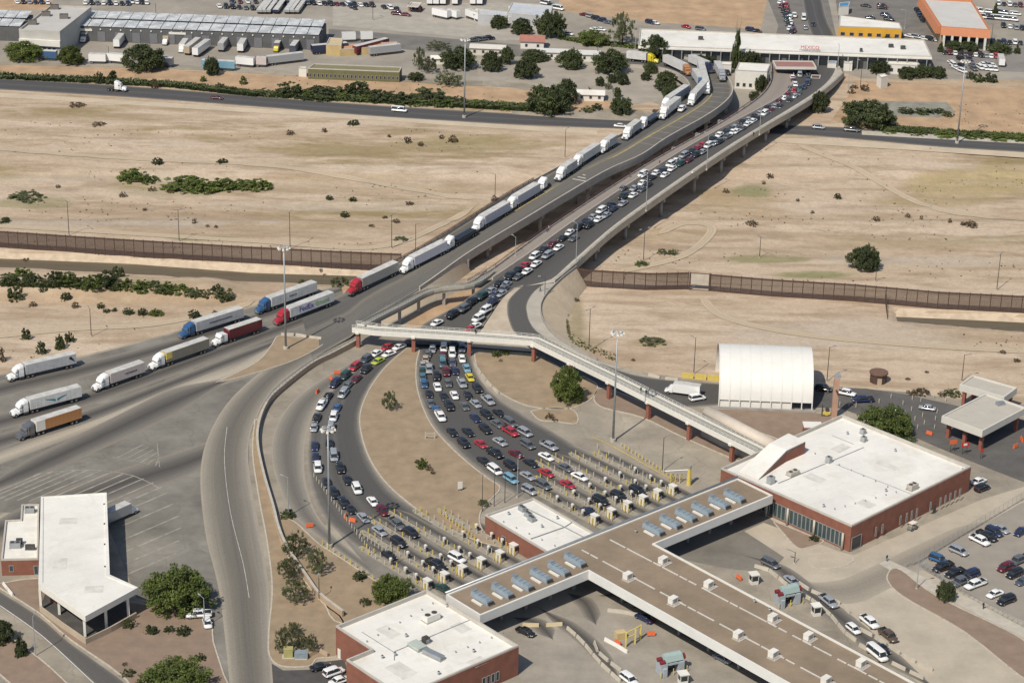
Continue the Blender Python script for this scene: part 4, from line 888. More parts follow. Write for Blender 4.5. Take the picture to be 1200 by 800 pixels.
# low barriers along the kerbs of the queue road
def barrier_run(name, label, pts, mat, L=3.6, h=.82, group=None, gap=.25, z=.03):
    """row of separate concrete barrier blocks"""
    p = path(pts, z, 5); n = max(2, int(plen(p)/(L + gap))); q = resample(p, n + 1); me = None
    key = ('jb', L, h, mat.name)
    if key not in TRK: TRK[key] = MB().hexa([(-L/2, -.3, 0), (L/2, -.3, 0), (L/2, .3, 0), (-L/2, .3, 0)], [(-L/2 + .03, -.1, h), (L/2 - .03, -.1, h), (L/2 - .03, .1, h), (-L/2 + .03, .1, h)]).mesh('barrier_block', mat)
    for i in range(n):
        c = (q[i] + q[i+1])/2; o = put(name, TRK[key], loc=c, rz=head(q[i], q[i+1])); tag(o, label, 'barrier', group)
# ============================================================ BORDER FENCE
def fence(label, top, foot, gaps=()):
    """steel bollard fence: posts and panels of upright bars"""
    a = [ray(*q, 0) for q in foot]; n = int(plen(a)/3.05); p = resample(a, n + 1); H = 5.5
    o = thing('border_fence', label, 'fence', p[0])
    if 'fp' not in TRK:
        mb = MB()
        for i in range(15):
            x = .12 + i*.2; mb.box((x, 0, 0), (.118, .118, H), base=True)
        for h in (.02, H - .55): mb.box((1.52, -.06, h), (3.0, .05, .5), base=True)
        TRK['fp'] = mb.mesh('fence_panel', rust); TRK['fpost'] = MB().box((0, 0, -.2), (.24, .24, H + .35), base=True).mesh('fence_post', M('fence_post_steel', (.075, .045, .034), .8, .2, 2))
    for i in range(n):
        if any(g0 <= proj(p[i])[0] <= g1 for g0, g1 in gaps): continue
        L = (p[i+1] - p[i]).length
        k = put('fence_panel', TRK['fp'], parent=o, loc=p[i] - o.location, rz=head(p[i], p[i+1])); k.scale = (L/3.05, 1, 1)
        put('fence_post', TRK['fpost'], parent=o, loc=p[i] - o.location, rz=head(p[i], p[i+1]))
    put('fence_post', TRK['fpost'], parent=o, loc=p[-1] - o.location); return o
fence('long brown steel bollard border fence left of the bridges', None, [(-220, 273), (0, 290), (150, 300), (300, 309), (400, 314), (470, 317)])
fence('brown steel border fence between the car bridge and the open gate', None, [(668, 333), (690, 336), (760, 340), (806, 339)])
fence('long brown steel border fence right of the open gate', None, [(832, 341), (900, 347), (1000, 353), (1100, 362), (1200, 367), (1420, 380)])
gt = thing('fence_gate', 'dark frame around the open gap in the border fence', 'gate', ray(807, 339.5))
a, b = ray(808, 339.5), ray(831, 341); 
for q in (a, b): bpart('gate_post', MB().box((q.x, q.y, 0), (.45, .45, 5.6), base=True), MATS['fence_post_steel'], gt)
bpart('gate_rail', MB().tube((a.x, a.y, 5.45), (b.x, b.y, 5.45), .12, 6), rust, gt)
bpart('pale_panel', MB().box(((a.x+b.x)/2, (a.y+b.y)/2, 2.2), ((b-a).length - .7, .12, 3.1), head(a, b), base=True), conc_pale, gt)
bpart('gate_track', MB().tube((a.x, a.y, .1), (b.x, b.y, .1), .12, 6), rust, gt)
bw = thing('wing_fence', 'short brown fence wing running down beside the drain', 'fence', ray(1037, 358))
a, b = ray(1037, 352), ray(1040, 374)
for t in range(14):
    c = a.lerp(b, t/13); bpart('bar', MB().box((c.x, c.y, -1), (.15, .15, 5.2 - t*.25), base=True), rust, bw)
# ============================================================ BUILDINGS
def roofpoly(px, h): return [ray(x, y, h) for x, y in px]
def block(name, label, px, h, wall, roof, par=.55, cat='building', coping=None, loc=None):
    """flat-roofed building from its roof corners in the photograph"""
    P = roofpoly(px, h); o = thing(name, label, cat, Vector((sum(p.x for p in P)/len(P), sum(p.y for p in P)/len(P), 0)))
    ar = sum(a.x*b.y - b.x*a.y for a, b in zip(P, P[1:] + P[:1]))
    if ar < 0: P.reverse()
    bpart('wall', MB().prism([(p.x, p.y) for p in P], 0, h - par - .05), wall, o)
    bpart('roof', poly_mb(P, h - par), roof, o)
    loop = [Vector((p.x, p.y, 0)) for p in P]
    # mitred parapet ring
    ring = MB(); n = len(P); T = .38; inn = []
    for i in range(n):
        a, b, c = loop[i-1], loop[i], loop[(i+1) % n]; d1 = (b - a).normalized(); d2 = (c - b).normalized(); n1 = Vector((-d1.y, d1.x, 0)); n2 = Vector((-d2.y, d2.x, 0)); m = (n1 + n2); m = m / max(.3, m.dot(n1)) ; inn.append(b + m*T)
    for i in range(n):
        a, b, c, d = loop[i], loop[(i+1) % n], inn[(i+1) % n], inn[i]; z0, z1 = h - par - .1, h
        for k in ((a, b, z0, z1 - .12, 1),):
            ring.quad((a.x, a.y, z0), (b.x, b.y, z0), (b.x, b.y, z1 - .4), (a.x, a.y, z1 - .4), m=1)
        q = [(a.x, a.y), (b.x, b.y)]; 
        ring.quad((a.x, a.y, z1 - .4), (b.x, b.y, z1 - .4), (b.x, b.y, z1), (a.x, a.y, z1), m=0)
        ring.quad((a.x, a.y, z1), (b.x, b.y, z1), (c.x, c.y, z1), (d.x, d.y, z1), m=0); ring.quad((d.x, d.y, z1), (c.x, c.y, z1), (c.x, c.y, z0), (d.x, d.y, z0), m=0)
    bpart('parapet', ring, [coping or M('coping_grey', (.46, .425, .37), .7, .1, .5), wall], o)
    return o, P
def rect4(p0, p1, p2, h):
    """true rectangle: corner p0, neighbours p1 and p2 (pixels, at height h); returns world pts"""
    a, b, c = ray(*p0, h), ray(*p1, h), ray(*p2, h); u = b - a; v = c - a; un = u.normalized(); v = v - un*v.dot(un)
    return [a, a + u, a + u + v, a + v]
def wpx(P): return [proj(Vector((p.x, p.y, p.z))) for p in P]
def on_roof(o, px, py, h): return ray(px, py, h) 
def unit_box(name, label, px, py, h, size, rz, mat, cat, group=None, leg=True, fan=True):
    """rooftop machine with base frame and fan grilles"""
    p = ray(px, py, h); o = thing(name, label, cat, p, rz, group)
    put('casing', MB().box((0, 0, .25), size, base=True).box((size[0]/2 + .012, 0, .4), (.03, size[1]*.7, size[2]*.6), m=1, base=True), [mat, conc_grey], o)
    put('base_frame', MB().box((0, 0, .0), (size[0] + .2, size[1] + .2, .22), base=True), grey_metal, o)
    if fan:
        f = MB()
        for s in ((-.25, .25) if size[0] > 1.6 else (0,)): f.tube((s*size[0], 0, size[2] + .25), (s*size[0], 0, size[2] + .33), size[1]*.32, 10)
        put('fan_guard', f, dark_steel, o)
    return o
def vent(px, py, h, label, r=.35, tall=.8, group='small vents on the flat roofs'):
    o = thing('roof_vent', label, 'vent', ray(px, py, h), 0, group); put('pipe', MB().tube((0, 0, 0), (0, 0, tall), r*.6, 8), galv, o); put('cap', MB().tube((0, 0, tall*.7), (0, 0, tall), r, 8, 0, r*.7), grey_metal, o); return o
def openings(o, a, b, items, mat=None, proud=.03):
    """windows set in the wall between ground points a and b: (from, to, low, high, name)"""
    d = (b - a); L = d.length; d.normalize(); n = Vector((d.y, -d.x, 0))
    if n.y > 0 and abs(n.y) > .2: n = -n
    for t0, t1, z0, z1, nm in items:
        p, q = a + d*(t0*L), a + d*(t1*L); c = (p + q)/2; w = (q - p).length; rz = math.atan2(d.y, d.x)
        f = MB()
        for s in (-1, 1): e = c + d*(s*(w/2 - .05)); f.box((e.x + n.x*.04, e.y + n.y*.04, z0), (.1, .12, z1 - z0), rz, base=True)
        for z in (z0, z1 - .1): f.box((c.x + n.x*.045, c.y + n.y*.045, z), (w - .2, .1, .1), rz, base=True)
        fo = bpart(nm, f, grey_metal, o)
        g = MB().box((c.x + n.x*.01, c.y + n.y*.01, z0 + .1), (w - .2, .06, z1 - z0 - .2), rz, base=True)
        ch = put('pane', g, mat or glass_b, fo)
    return n
def floor_pt(p): return Vector((p.x, p.y, 0))
# --- large brick building, right
HB = 7.0
P = rect4((998, 615.5), (845, 548), (1146, 549), HB); bb, P = block('brick_building', 'large red brick building with broad white roof at the right', wpx(P), HB, brick, white_roof, .9)
NP, LP, RP = [floor_pt(ray(*q, HB)) for q in ((998, 615.5), (845, 548), (1146, 549))]
items = [(.06 + i*.0245, .08 + i*.0245, .6, 4.3, 'tall_window') for i in range(26)]
openings(bb, NP, LP, [(.05 + i*.031, .0795 + i*.031, .5, 4.2, 'glazing') for i in range(20)])
nL = (LP - NP).normalized(); 
for t in (.0475, .26, .46, .62):
    c = NP + nL*(t*(LP - NP).length) + Vector((-.35, -.6, 0)); bpart('column', MB().tube((c.x, c.y, 0), (c.x, c.y, 4.6), .28, 8), conc_pale, bb, True)
openings(bb, NP, RP, [(.01, .085, .2, 3.6, 'entrance')], glass)
openings(bb, NP, RP, [(t, t + .011, 1.2, 3.6, 'slot_window') for t in (.19, .24, .38, .43, .47, .51, .62, .70, .74, .78, .82, .86)], glass)
bpart('door', MB().box(tuple((NP.lerp(RP, .66) + Vector((.06, -.06, 0)))), (1.1, .12, 2.3), head(NP, RP), base=True), dark_steel, bb)
rzb = head(LP, NP); rzc = head(NP, RP)
for i, (x, y) in enumerate(((1011, 508), (1012, 517))): unit_box('air_unit', ('farther' if i == 0 else 'nearer') + ' of two grey condensers at the back of the large brick building roof', x, y, HB - .9, (1.2, 1.2, 1.1), rzb, grey_metal, 'air conditioner', 'condensers on the brick building roof')
unit_box('air_unit', 'lone grey fan unit in the middle of the large brick building roof', 971, 541.5, HB - .9, (1.3, 1.2, 1.3), rzb, grey_metal, 'air conditioner')
unit_box('air_unit', 'low pale rooftop unit beside the stair tower on the brick building', 929, 556, HB - .9, (3.2, 1.6, .8), rzc, conc_pale, 'air conditioner')
unit_box('air_unit', 'grey rooftop cabinet at the left corner of the large brick building', 903, 566, HB - .9, (1.6, 1.4, 1.6), rzc, grey_metal, 'air conditioner')
unit_box('air_unit', 'pale rooftop unit with dark grille near the right edge of the brick building', 1069, 573, HB - .9, (2.6, 1.6, 1.2), rzc, conc_pale, 'air conditioner')
for x, y, l in ((965, 594, 'round roof vent near the front corner of the large brick building'), (1049, 529, 'roof vent on the far right half of the large brick building'), (993, 509, 'roof vent by the back corner of the large brick building'), (1038, 576, 'small roof vent on a dotted seam of the brick building'), (1128, 552, 'roof vent near the far right corner of the large brick building')): vent(x, y, HB - .9, l)
seams = thing('roof_conduit', 'grey pipes crossing the broad white brick building roof', 'pipe', ray(960, 560, HB - .9))
for a, b in (((912, 566), (1012, 524)), ((980, 544), (1072, 580)), ((975, 510), (1000, 520))): bpart('pipe', MB().tube(ray(*a, HB - .8), ray(*b, HB - .8), .09, 5), galv, seams)
# stair tower with a sloping white roof
st = thing('stair_tower', 'white roofed stair enclosure sloping down at the corner of the brick building', 'stair enclosure', floor_pt(ray(905, 545, 7)))
A = [ray(*q) for q in ((943, 516, 9.6), (924, 507.5, 9.6), (905, 520, 9.6), (922, 527, 9.6))]
B = [ray(*q) for q in ((890, 559, 6.3), (868, 551, 6.3))]
tA, tB, tC, tD = ray(924, 507.5, 9.6), ray(944, 516.5, 9.6), ray(922, 527, 9.4), ray(902, 519, 9.4)
tE, tF = ray(889, 561, 6.4), ray(866, 552, 6.4)
mb = MB(); up = Vector((0, 0, .25))
mb.hexa([tA - up, tB - up, tC - up, tD - up], [tA, tB, tC, tD]); mb.hexa([tD - up, tC - up, tE - up, tF - up], [tD, tC, tE, tF]); bpart('roof', mb, white_roof, st)
mb = MB()
f0 = lambda p: Vector((p.x, p.y, 0))
for a, b in ((tB, tC), (tC, tE), (tE, tF), (tF, tD), (tD, tA), (tA, tB)): mb.quad(f0(a), f0(b), b - up, a - up)
bpart('wall', mb, brick, st)
bpart('fascia', MB().quad(tB - up*1.0, tC - up, tC - up*3.2, tB - up*3.2).quad(tC - up, tE - up, tE - up*3.2, tC - up*3.2), grey_metal, st)
# low brick wing by the canopy
# beige tunnel roof beside the footbridge
tn = thing('covered_ramp', 'long beige vaulted roof covering the ramp beside the footbridge', 'covered ramp', G(860, 510))
a, b = ray(829, 483.5, 6.2), ray(905, 523, 6.2); d = (b - a).normalized(); n = Vector((-d.y, d.x, 0)); prof = [(1.9*math.cos(t*math.pi/8), 1.9*math.sin(t*math.pi/8)) for t in range(9)]
bpart('vault', MB().sweep([a, b], prof), M('beige_sheet', (.55, .47, .38), .6, .06, .5), tn, True)
bpart('wall', MB().sweep([Vector((p.x, p.y, 0)) for p in (a, b)], [(-1.9, 0), (1.9, 0), (1.9, 6.2), (-1.9, 6.2)]), conc_grey, tn)
# --- bottom brick building
P0 = [(500, 690), (608, 755.5), (497, 806), (412, 775), (436.5, 759), (394, 733)]
HC2 = 7.3
aa = ray(500, 690, HC2); u = (ray(608, 755.5, HC2) - aa); un = u.normalized(); vn = Vector((-un.y, un.x, 0)); vn = vn if (ray(394, 733, HC2) - aa).dot(vn) > 0 else -vn
def loc2(px, py): q = ray(px, py, HC2) - aa; return q.dot(un), q.dot(vn)
UU = u.length; V1 = loc2(394, 733)[1]; U2 = (loc2(437, 759)[0] + loc2(394, 733)[0]*0); V2 = loc2(412, 776)[1]
pts = [aa, aa + un*UU, aa + un*UU + vn*V2, aa + un*loc2(437, 759)[0] + vn*V2, aa + un*loc2(437, 759)[0] + vn*V1, aa + vn*V1]
ob, P2 = block('brick_building', 'red brick office with white roof at the bottom edge beside the canopy', wpx(pts), HC2, brick, white_roof, .9)
rzo = math.atan2(un.y, un.x)
w0, w1 = floor_pt(pts[1]), floor_pt(pts[2]); openings(ob, w0, w1, [(t, t + .03, 1.0, 3.2, 'slot_window') for t in (.17, .21, .25, .29)], glass)
bpart('door', MB().box(tuple(floor_pt(pts[5]).lerp(floor_pt(pts[4]), .1) + Vector((-.05, -.08, 0))), (1.0, .14, 2.2), head(pts[5], pts[4]), base=True), white_paint, ob)
unit_box('air_unit', 'white rooftop unit with four dark fans on the bottom office', 505, 726, HC2 - .9, (3.6, 2.0, 1.3), rzo + math.pi/2, white_paint, 'air conditioner')
unit_box('air_unit', 'dark round condenser in the middle of the bottom office roof', 499, 753, HC2 - .9, (1.3, 1.3, 1.2), rzo, dark_steel, 'air conditioner')
unit_box('air_unit', 'long grey duct unit lying on the bottom office roof', 508, 769, HC2 - .9, (5.0, 1.4, .8), rzo + .15, galv, 'air conditioner', fan=False)
unit_box('air_unit', 'flat pale green rooftop unit left of the dark condenser', 489, 758, HC2 - .9, (3.6, 2.4, .5), rzo, M('pale_green_metal', (.42, .46, .40), .6, .1, 1), 'air conditioner', fan=False)
for x, y, l in ((476, 746, 'small vent left of the grey duct on the bottom office roof'), (555, 764, 'domed vent on the right half of the bottom office roof'), (514, 790, 'domed vent near the lower edge of the bottom office roof'), (448, 771, 'small vent on the lower wing of the bottom office roof'), (463, 768, 'vent pipe at the inner corner of the bottom office roof'), (524, 711, 'vent near the canopy side of the bottom office roof')): vent(x, y, HC2 - .9, l)
pp = thing('roof_conduit', 'thin grey pipes crossing the bottom office roof', 'pipe', ray(500, 740, HC2 - .9))
for a, b in (((462, 763), (550, 726)), ((424, 740), (462, 764)), ((462, 773), (462, 764))): bpart('pipe', MB().tube(ray(*a, HC2 - .8), ray(*b, HC2 - .8), .08, 5), galv, pp)
# --- small brick office between the booth lanes
HS = 5.0
Ps = rect4((568.6, 602.7), (642, 646.6), (622.6, 581.4), HS); so, Ps = block('brick_office', 'small red brick office with white roof between the booth lanes', wpx(Ps), HS, brick, white_roof, .5)
a0, a1 = floor_pt(ray(568.6, 602.7, HS)), floor_pt(ray(642, 646.6, HS))
openings(so, a0, a1, [(.28, .34, .1, 2.3, 'door'), (.45, .52, .1, 2.4, 'door'), (.82, .87, .9, 2.3, 'slot_window')], glass)
rzs = head(a0, a1)
for i, (x, y) in enumerate(((612, 598), (619, 605), (623, 610))): unit_box('air_unit', ('backmost', 'middle', 'front')[i] + ' grey unit of the three on the small office roof', x, y, HS - .5, (1.7, 1.2, .9), rzs, galv, 'air conditioner', 'units on the small office roof')
for x, y, l in ((635, 618, 'domed vent on the small office roof'), (653, 608, 'small vent at the back of the small office roof'), (596, 603, 'vent near the left edge of the small office roof')): vent(x, y, HS - .5, l)
pp = thing('roof_conduit', 'grey pipes looping across the small office roof', 'pipe', ray(630, 615, HS))
for a, b in (((606, 590), (661, 617)), ((661, 617), (684, 629)), ((622, 631), (662, 617)), ((662, 617), (677, 607))): bpart('pipe', MB().tube(ray(*a, HS - .35), ray(*b, HS - .35), .12, 5), galv, pp)
# ============================================================ THE CANOPY OVER THE BOOTHS
HK = 7.0
O_ = ray(522.5, 696, HK); ua = (ray(862, 561, HK) - O_); UL = ua.length; ua.normalize(); va = Vector((ua.y, -ua.x, 0))
def kl(px, py, h=HK): q = ray(px, py, h) - O_; return q.dot(ua), q.dot(va)
def kw(u, v, z): q = O_ + ua*u + va*v; return Vector((q.x, q.y, z))
U1 = kl(691, 669)[0]; U2 = kl(768, 637)[0]; VF = (kl(691, 669)[1] + kl(768, 637)[1] + kl(904, 579)[1])/3; VE = kl(1076, 800)[1] + 22; UX = kl(904, 579)[0]
kp = [(0, 0), (UX, 0), (UX, VF), (U2, VF), (U2, VE), (U1, VE), (U1, VF), (0, VF)]
KR = math.atan2(ua.y, ua.x)
cn = thing('port_canopy', 'huge T shaped inspection canopy with brown roof and white fascia', 'canopy', kw(U1, VF, 0))
kP = [kw(u, v, 0) for u, v in kp]; FD = 2.2
mb = MB()
n = len(kP)
for i in range(n):
    a, b = kP[i], kP[(i+1) % n]; mb.quad((a.x, a.y, HK - FD), (b.x, b.y, HK - FD), (b.x, b.y, HK), (a.x, a.y, HK))
bpart('fascia', mb, M('fascia_white', (.66, .65, .61), .5, .05, .3), cn)
bpart('roof', poly_mb(kP, HK - .3), tan_roof, cn)
bpart('soffit', poly_mb(kP, HK - FD), shadow_blk, cn)
def inset(poly, t):
    out = []; n = len(poly); ar = sum(a[0]*b[1] - b[0]*a[1] for a, b in zip(poly, poly[1:] + poly[:1])); s = 1 if ar > 0 else -1
    for i in range(n):
        a, b, c = Vector(poly[i-1]), Vector(poly[i]), Vector(poly[(i+1) % n]); d1 = (b-a).normalized(); d2 = (c-b).normalized(); n1 = Vector((-d1.y, d1.x))*s; n2 = Vector((-d2.y, d2.x))*s; out.append(b + n1*t + n2*t)
    return out
ins = inset(kp, .45); mb = MB()
for i in range(n):
    a, b = kP[i], kP[(i+1) % n]; c, d = kw(*ins[(i+1) % n], 0), kw(*ins[i], 0)
    mb.quad((a.x, a.y, HK), (b.x, b.y, HK), (c.x, c.y, HK), (d.x, d.y, HK)); mb.quad((d.x, d.y, HK), (c.x, c.y, HK), (c.x, c.y, HK - .3), (d.x, d.y, HK - .3))
bpart('coping', mb, white_paint, cn)
for v in (5, VF - 5):
    u = 3
    while u < UX - 2:
        q = kw(u, v, 0); bpart('column', MB().box((q.x, q.y, 0), (.6, .6, HK - FD), KR, base=True), conc_grey, cn); u += 7.2
for u in (U1 + 5, (U1 + U2)/2, U2 - 5):
    v = VF + 6
    while v < VE - 4:
        q = kw(u, v, 0); bpart('column', MB().box((q.x, q.y, 0), (.6, .6, HK - FD), KR, base=True), conc_grey, cn); v += 9
bpart('pipe_rail', MB().tube(kw(0, -.2, HK + .25), kw(UX, -.2, HK + .25), .3, 8), galv, cn, True)
for u, v in ((U1 + .3, VF + 1), (U1 + .3, VF + 30)): pass
GR = [(861, 582), (843, 589), (823, 597), (804, 604), (786, 612), (766, 620)]; GL = [(674, 656.7), (655, 667), (634, 674.7), (612.5, 683.7), (589, 692.7), (565, 700.6)]
blue_m = M('bluegrey_metal', (.27, .325, .36), .5, .1, 1, metal=.2)
proto = None
for grp, lst, w in (('right', GR, 'right arm'), ('left', GL, 'left arm')):
    for i, (x, y) in enumerate(lst):
        lab = '%s blue grey exhaust unit from the canopy centre on the %s of the roof' % (('sixth', 'fifth', 'fourth', 'third', 'second', 'first')[i] if grp == 'right' else ('first', 'second', 'third', 'fourth', 'fifth', 'sixth')[i], w)
        p = ray(x, y, HK + .3); p.z = HK - .3
        if proto is None:
            proto = o = thing('exhaust_unit', lab, 'rooftop unit', p, KR - math.pi/2, 'blue grey exhaust units on the canopy roof')
            b = MB(); b.hexa([(-2.9, -.95, .3), (2.9, -.95, .3), (2.9, .95, .3), (-2.9, .95, .3)], [(-2.9, -.7, 1.25), (2.5, -.7, 1.25), (2.5, .7, 1.25), (-2.9, .7, 1.25)])
            for k in range(4): b.box((-2.2 + k*1.3, 0, 1.25), (.9, 1.25, .16), base=True)
            put('casing', b, blue_m, o); put('end_grille', MB().box((2.95, 0, .3), (.25, 1.5, .7), base=True), dark_steel, o)
            put('fan_box', MB().box((-2.6, 0, 1.25), (1.1, 1.1, .5), base=True), galv, o); put('white_duct', MB().box((.2, -1.6, .0), (3.2, .55, .35), base=True), white_paint, o)
            put('base_frame', MB().box((0, 0, 0), (6.0, 1.6, .32), base=True), grey_metal, o)
        else: dup(proto, p, KR - math.pi/2, label=lab)
AC = [((777, 655.6), 'backmost white roof cube of the right row on the canopy'), ((735.6, 674), 'white roof cube nearest the inner left corner of the canopy'), ((830.4, 683.6), 'second white roof cube from the back in the right row'), ((788.6, 702.4), 'second white roof cube from the back in the left row'),
      ((865, 742.6), 'third white roof cube from the back in the left row'), ((905.6, 723), 'third white roof cube from the back in the right row'), ((947.4, 744.6), 'fourth white roof cube from the back in the right row'), ((906, 765), 'fourth white roof cube from the back in the left row'), ((1009, 776), 'frontmost white roof cube of the right row on the canopy'), ((968, 796), 'white roof cube at the bottom edge in the left row')]
proto = None
for (x, y), lab in AC:
    p = ray(x, y, HK + .6); p.z = HK - .3
    if proto is None:
        proto = o = thing('air_unit', lab, 'air conditioner', p, KR + .1, 'white cube air units on the canopy roof')
        put('casing', MB().box((0, 0, .25), (1.9, 1.35, 1.25), base=True), white_paint, o); put('grille', MB().box((0, -.69, .5), (1.2, .04, .8), base=True), conc_grey, o)
        put('pad', MB().box((.25, -.35, .02), (3.0, 2.2, .1), base=True).box((.25, -.35, .1), (1.7, 1.2, .16), base=True), M('roof_pad', (.42, .38, .33), .8, .1, 1), o); put('cap', MB().box((0, 0, 1.5), (2.0, 1.45, .08), base=True), white_roof, o)
    else: dup(proto, p, KR + .1, label=lab)
for nm, a, b in (('right', (715, 632), (1036, 800)), ('left', (682, 644), (962, 794))):
    o = thing('roof_conduit', 'broken white conduit line along the %s side of the canopy roof' % nm, 'pipe', ray(*a, HK - .3), 0, None); A, B = ray(*a, HK - .2), ray(*b, HK - .2); A.z = B.z = HK - .2
    L = (B - A).length; k = 0; d = (B - A).normalized()
    while k < L:
        l = rnd.choice((2.4, 2.4, 5, 8)); c = A + d*(k + l/2); bpart('conduit', MB().box((c.x, c.y, HK - .28), (l, .3, .16), head(A, B), base=True), M('conduit_white', (.55, .52, .47), .6, .1, 1), o); k += l + rnd.choice((.4, .5, .5, 1.6))
for x, y, l in ((902, 716, 'small dark vent on the right side of the canopy roof'), (884, 706, 'grey pipe vent beside the right conduit on the canopy roof'), (745, 624, 'flat vent on the canopy roof near the right exhaust units')): vent(x, y, HK - .3, l)
# dotted vents and patches on the white roofs
for nm, h_, a, b, n_ in (('large brick building', HB - .9, (978, 597), (1062, 574), 8), ('large brick building', HB - .9, (955, 532), (1040, 571), 7), ('bottom office', HC2 - .9, (430, 752), (520, 700), 8), ('bottom office', HC2 - .9, (520, 770), (590, 742), 6), ('small office', HS - .5, (590, 612), (650, 640), 5)):
    for i in range(n_): t = i/(n_ - 1); vent(a[0] + (b[0]-a[0])*t, a[1] + (b[1]-a[1])*t, h_, 'tiny pipe vent in a dotted row on the %s roof' % nm, .2, .4)
for nm, h_, rz_, lst in (('large brick building', HB - .9, rzb, ((955, 560, 5, 3), (1040, 545, 6, 2.4), (1015, 590, 4, 3), (985, 525, 3, 5))), ('bottom office', HC2 - .9, rzo, ((455, 740, 5, 3), (540, 735, 4, 3), (560, 775, 3, 4), (470, 785, 6, 4))), ('bent white office', 6.63, .1, ((80, 610, 4, 3), (70, 660, 3, 5), (110, 690, 4, 3)))):
    for x, y, w_, d_ in lst: q = ray(x, y, h_); o = put('roof_patch', MB().box((0, 0, .012), (w_, d_, .02)), M('roof_patch_grey', (.61, .58, .515), .7, .15, .5), loc=q, rz=rz_ + .02); tag(o, 'faded membrane patch on the %s roof' % nm, 'roof patch', 'patches on the white roofs')
# booths and their lane islands
LD = va.copy()
def lane(u, v, z=.05): return kw(u, v, z)
mi = M('island_concrete', (.31, .272, .212), .9, .2, .8)
bproto = None
def booth(px, py, label):
    global bproto
    p = ray(px, py, .2 + 1.1); p.z = .2
    if bproto is None:
        o = bproto = thing('inspection_booth', label, 'booth', p, KR, 'white inspection booths at the lane ends')
        b = put('cabin', MB().box((0, 0, 0), (1.25, 1.8, 2.2), base=True).box((0, 0, 2.2), (1.45, 2.0, .15), base=True), white_paint, o); put('window', MB().box((0, -1.01, 1.0), (.9, .24, .9), base=True).box((.63, 0, 1.0), (.04, 1.3, .9), base=True), glass, b)
        put('monitor', MB().box((.95, -.7, .9), (.35, .5, .7), base=True).box((.95, -.7, 0), (.15, .15, .9), base=True), dark_steel, o)
        for y in (-1.3, -.2, .9): put('guard_post', MB().tube((-1.1, y, 0), (-.95, y, 1.8), .12, 8), yellow, o)
    else: o = dup(bproto, p, KR, label=label)
    return p
BL = [(501, 684), (521, 676), (542, 668), (564, 659), (586, 651), (602, 642.5)]; BR = [(697, 608), (716.5, 601), (735.4, 592.6), (753.6, 585.7), (770.7, 578.8), (788.6, 573.3)]
NTH = ('first', 'second', 'third', 'fourth', 'fifth', 'sixth', 'seventh', 'eighth', 'ninth', 'tenth', 'eleventh', 'twelfth')
bm = MB().tube((0, 0, 0), (0, 0, 1.1), .12, 8).tube((0, 0, 1.1), (0, 0, 1.16), .12, 8, 0, .06).mesh('bollard', yellow)
wpm = MB().tube((0, 0, 0), (0, 0, 1.2), .1, 8).mesh('delineator', M('post_offwhite', (.55, .50, .38), .7, .1, 2))
def post_sensor(p, label):
    o = thing('lane_sensor', label, 'sensor post', p, KR, 'white sensor posts on the booth islands'); put('pole', 'sp' in TRK and TRK['sp'] or TRK.setdefault('sp', MB().tube((0, 0, 0), (0, 0, 1.7), .07, 6).mesh('pole', grey_metal)), parent=o); put('sensor_head', 'sh' in TRK and TRK['sh'] or TRK.setdefault('sh', MB().box((0, 0, 1.5), (.5, .7, .45), base=True).box((.1, .3, .8), (.3, .35, .5), base=True).mesh('sensor_head', [white_paint])), parent=o); put('cabinet', TRK.get('sc') or TRK.setdefault('sc', MB().box((.5, .2, 0), (.55, .6, .9), base=True).mesh('cabinet', dark_steel)), parent=o)
for side, lst in (('left', BL), ('right', BR)):
    for i, (x, y) in enumerate(lst):
        p = booth(x, y, '%s white booth from the left in the %s hand booth row' % (NTH[i], side)); u, v = (p - O_).dot(ua), (p - O_).dot(va)
        Ln = (24, 30, 35, 34, 31, 27)[i] if side == 'left' else (20, 27, 33, 33, 31, 28)[i]
        q = [kw(u - .85, v + 7, 0), kw(u - .85, v - Ln, 0), kw(u + .85, v - Ln - .8, 0), kw(u + .85, v + 7, 0)]
        isl = thing('lane_island', '%s raised concrete lane island from the left in the %s booth group' % (NTH[i], side), 'traffic island', kw(u, v, .05), 0, 'raised islands between the booth lanes'); bpart('slab', MB().prism([(a.x, a.y) for a in q], .03, .2), mi, isl); bpart('nose', MB().prism([(a.x, a.y) for a in (kw(u - 1.05, v - Ln - .05, 0), kw(u, v - Ln - 1.4, 0), kw(u + 1.05, v - Ln - .85, 0))], .03, .2), mi, isl)
        k = 0; s = v - Ln + .6
        while s < v - 2:
            for e in (-.75, .75):
                f = k % 7
                b = put('bollard', bm if f in (0, 1, 4) else wpm, loc=kw(u + e, s + rnd.uniform(-.2, .2), .2)); tag(b, '%s post on the %s booth island from the left, %s booth group' % ('yellow' if f in (0, 1, 4) else 'off-white', NTH[i], side), 'bollard', 'posts on the booth islands')
            k += 1; s += 2.6 if k % 3 else 3.6
        for j, t in enumerate((4.2, 8.0, 13.5)): post_sensor(kw(u + .1, v - t, .2), '%s sensor post on the %s island of the %s booth group' % (('nearest', 'middle', 'farthest')[j], NTH[i], side))
        rib('lane_track', [proj(kw(u + 1.35, v + 12, 0)), proj(kw(u + 1.35, v - 16, 0)), proj(kw(u + 1.35, v - Ln - 2, 0))], [proj(kw(u + 4.1, v + 12, 0)), proj(kw(u + 4.1, v - 16, 0)), proj(kw(u + 4.1, v - Ln - 2, 0))], track, .088 + .004*i)
def postrow(a, b, n, mesh, label, cat, group, z=.16):
    for i in range(n):
        t = i/(n-1); o = put('bollard', mesh, loc=ray(a[0] + (b[0]-a[0])*t, a[1] + (b[1]-a[1])*t, z)); tag(o, label, cat, group)
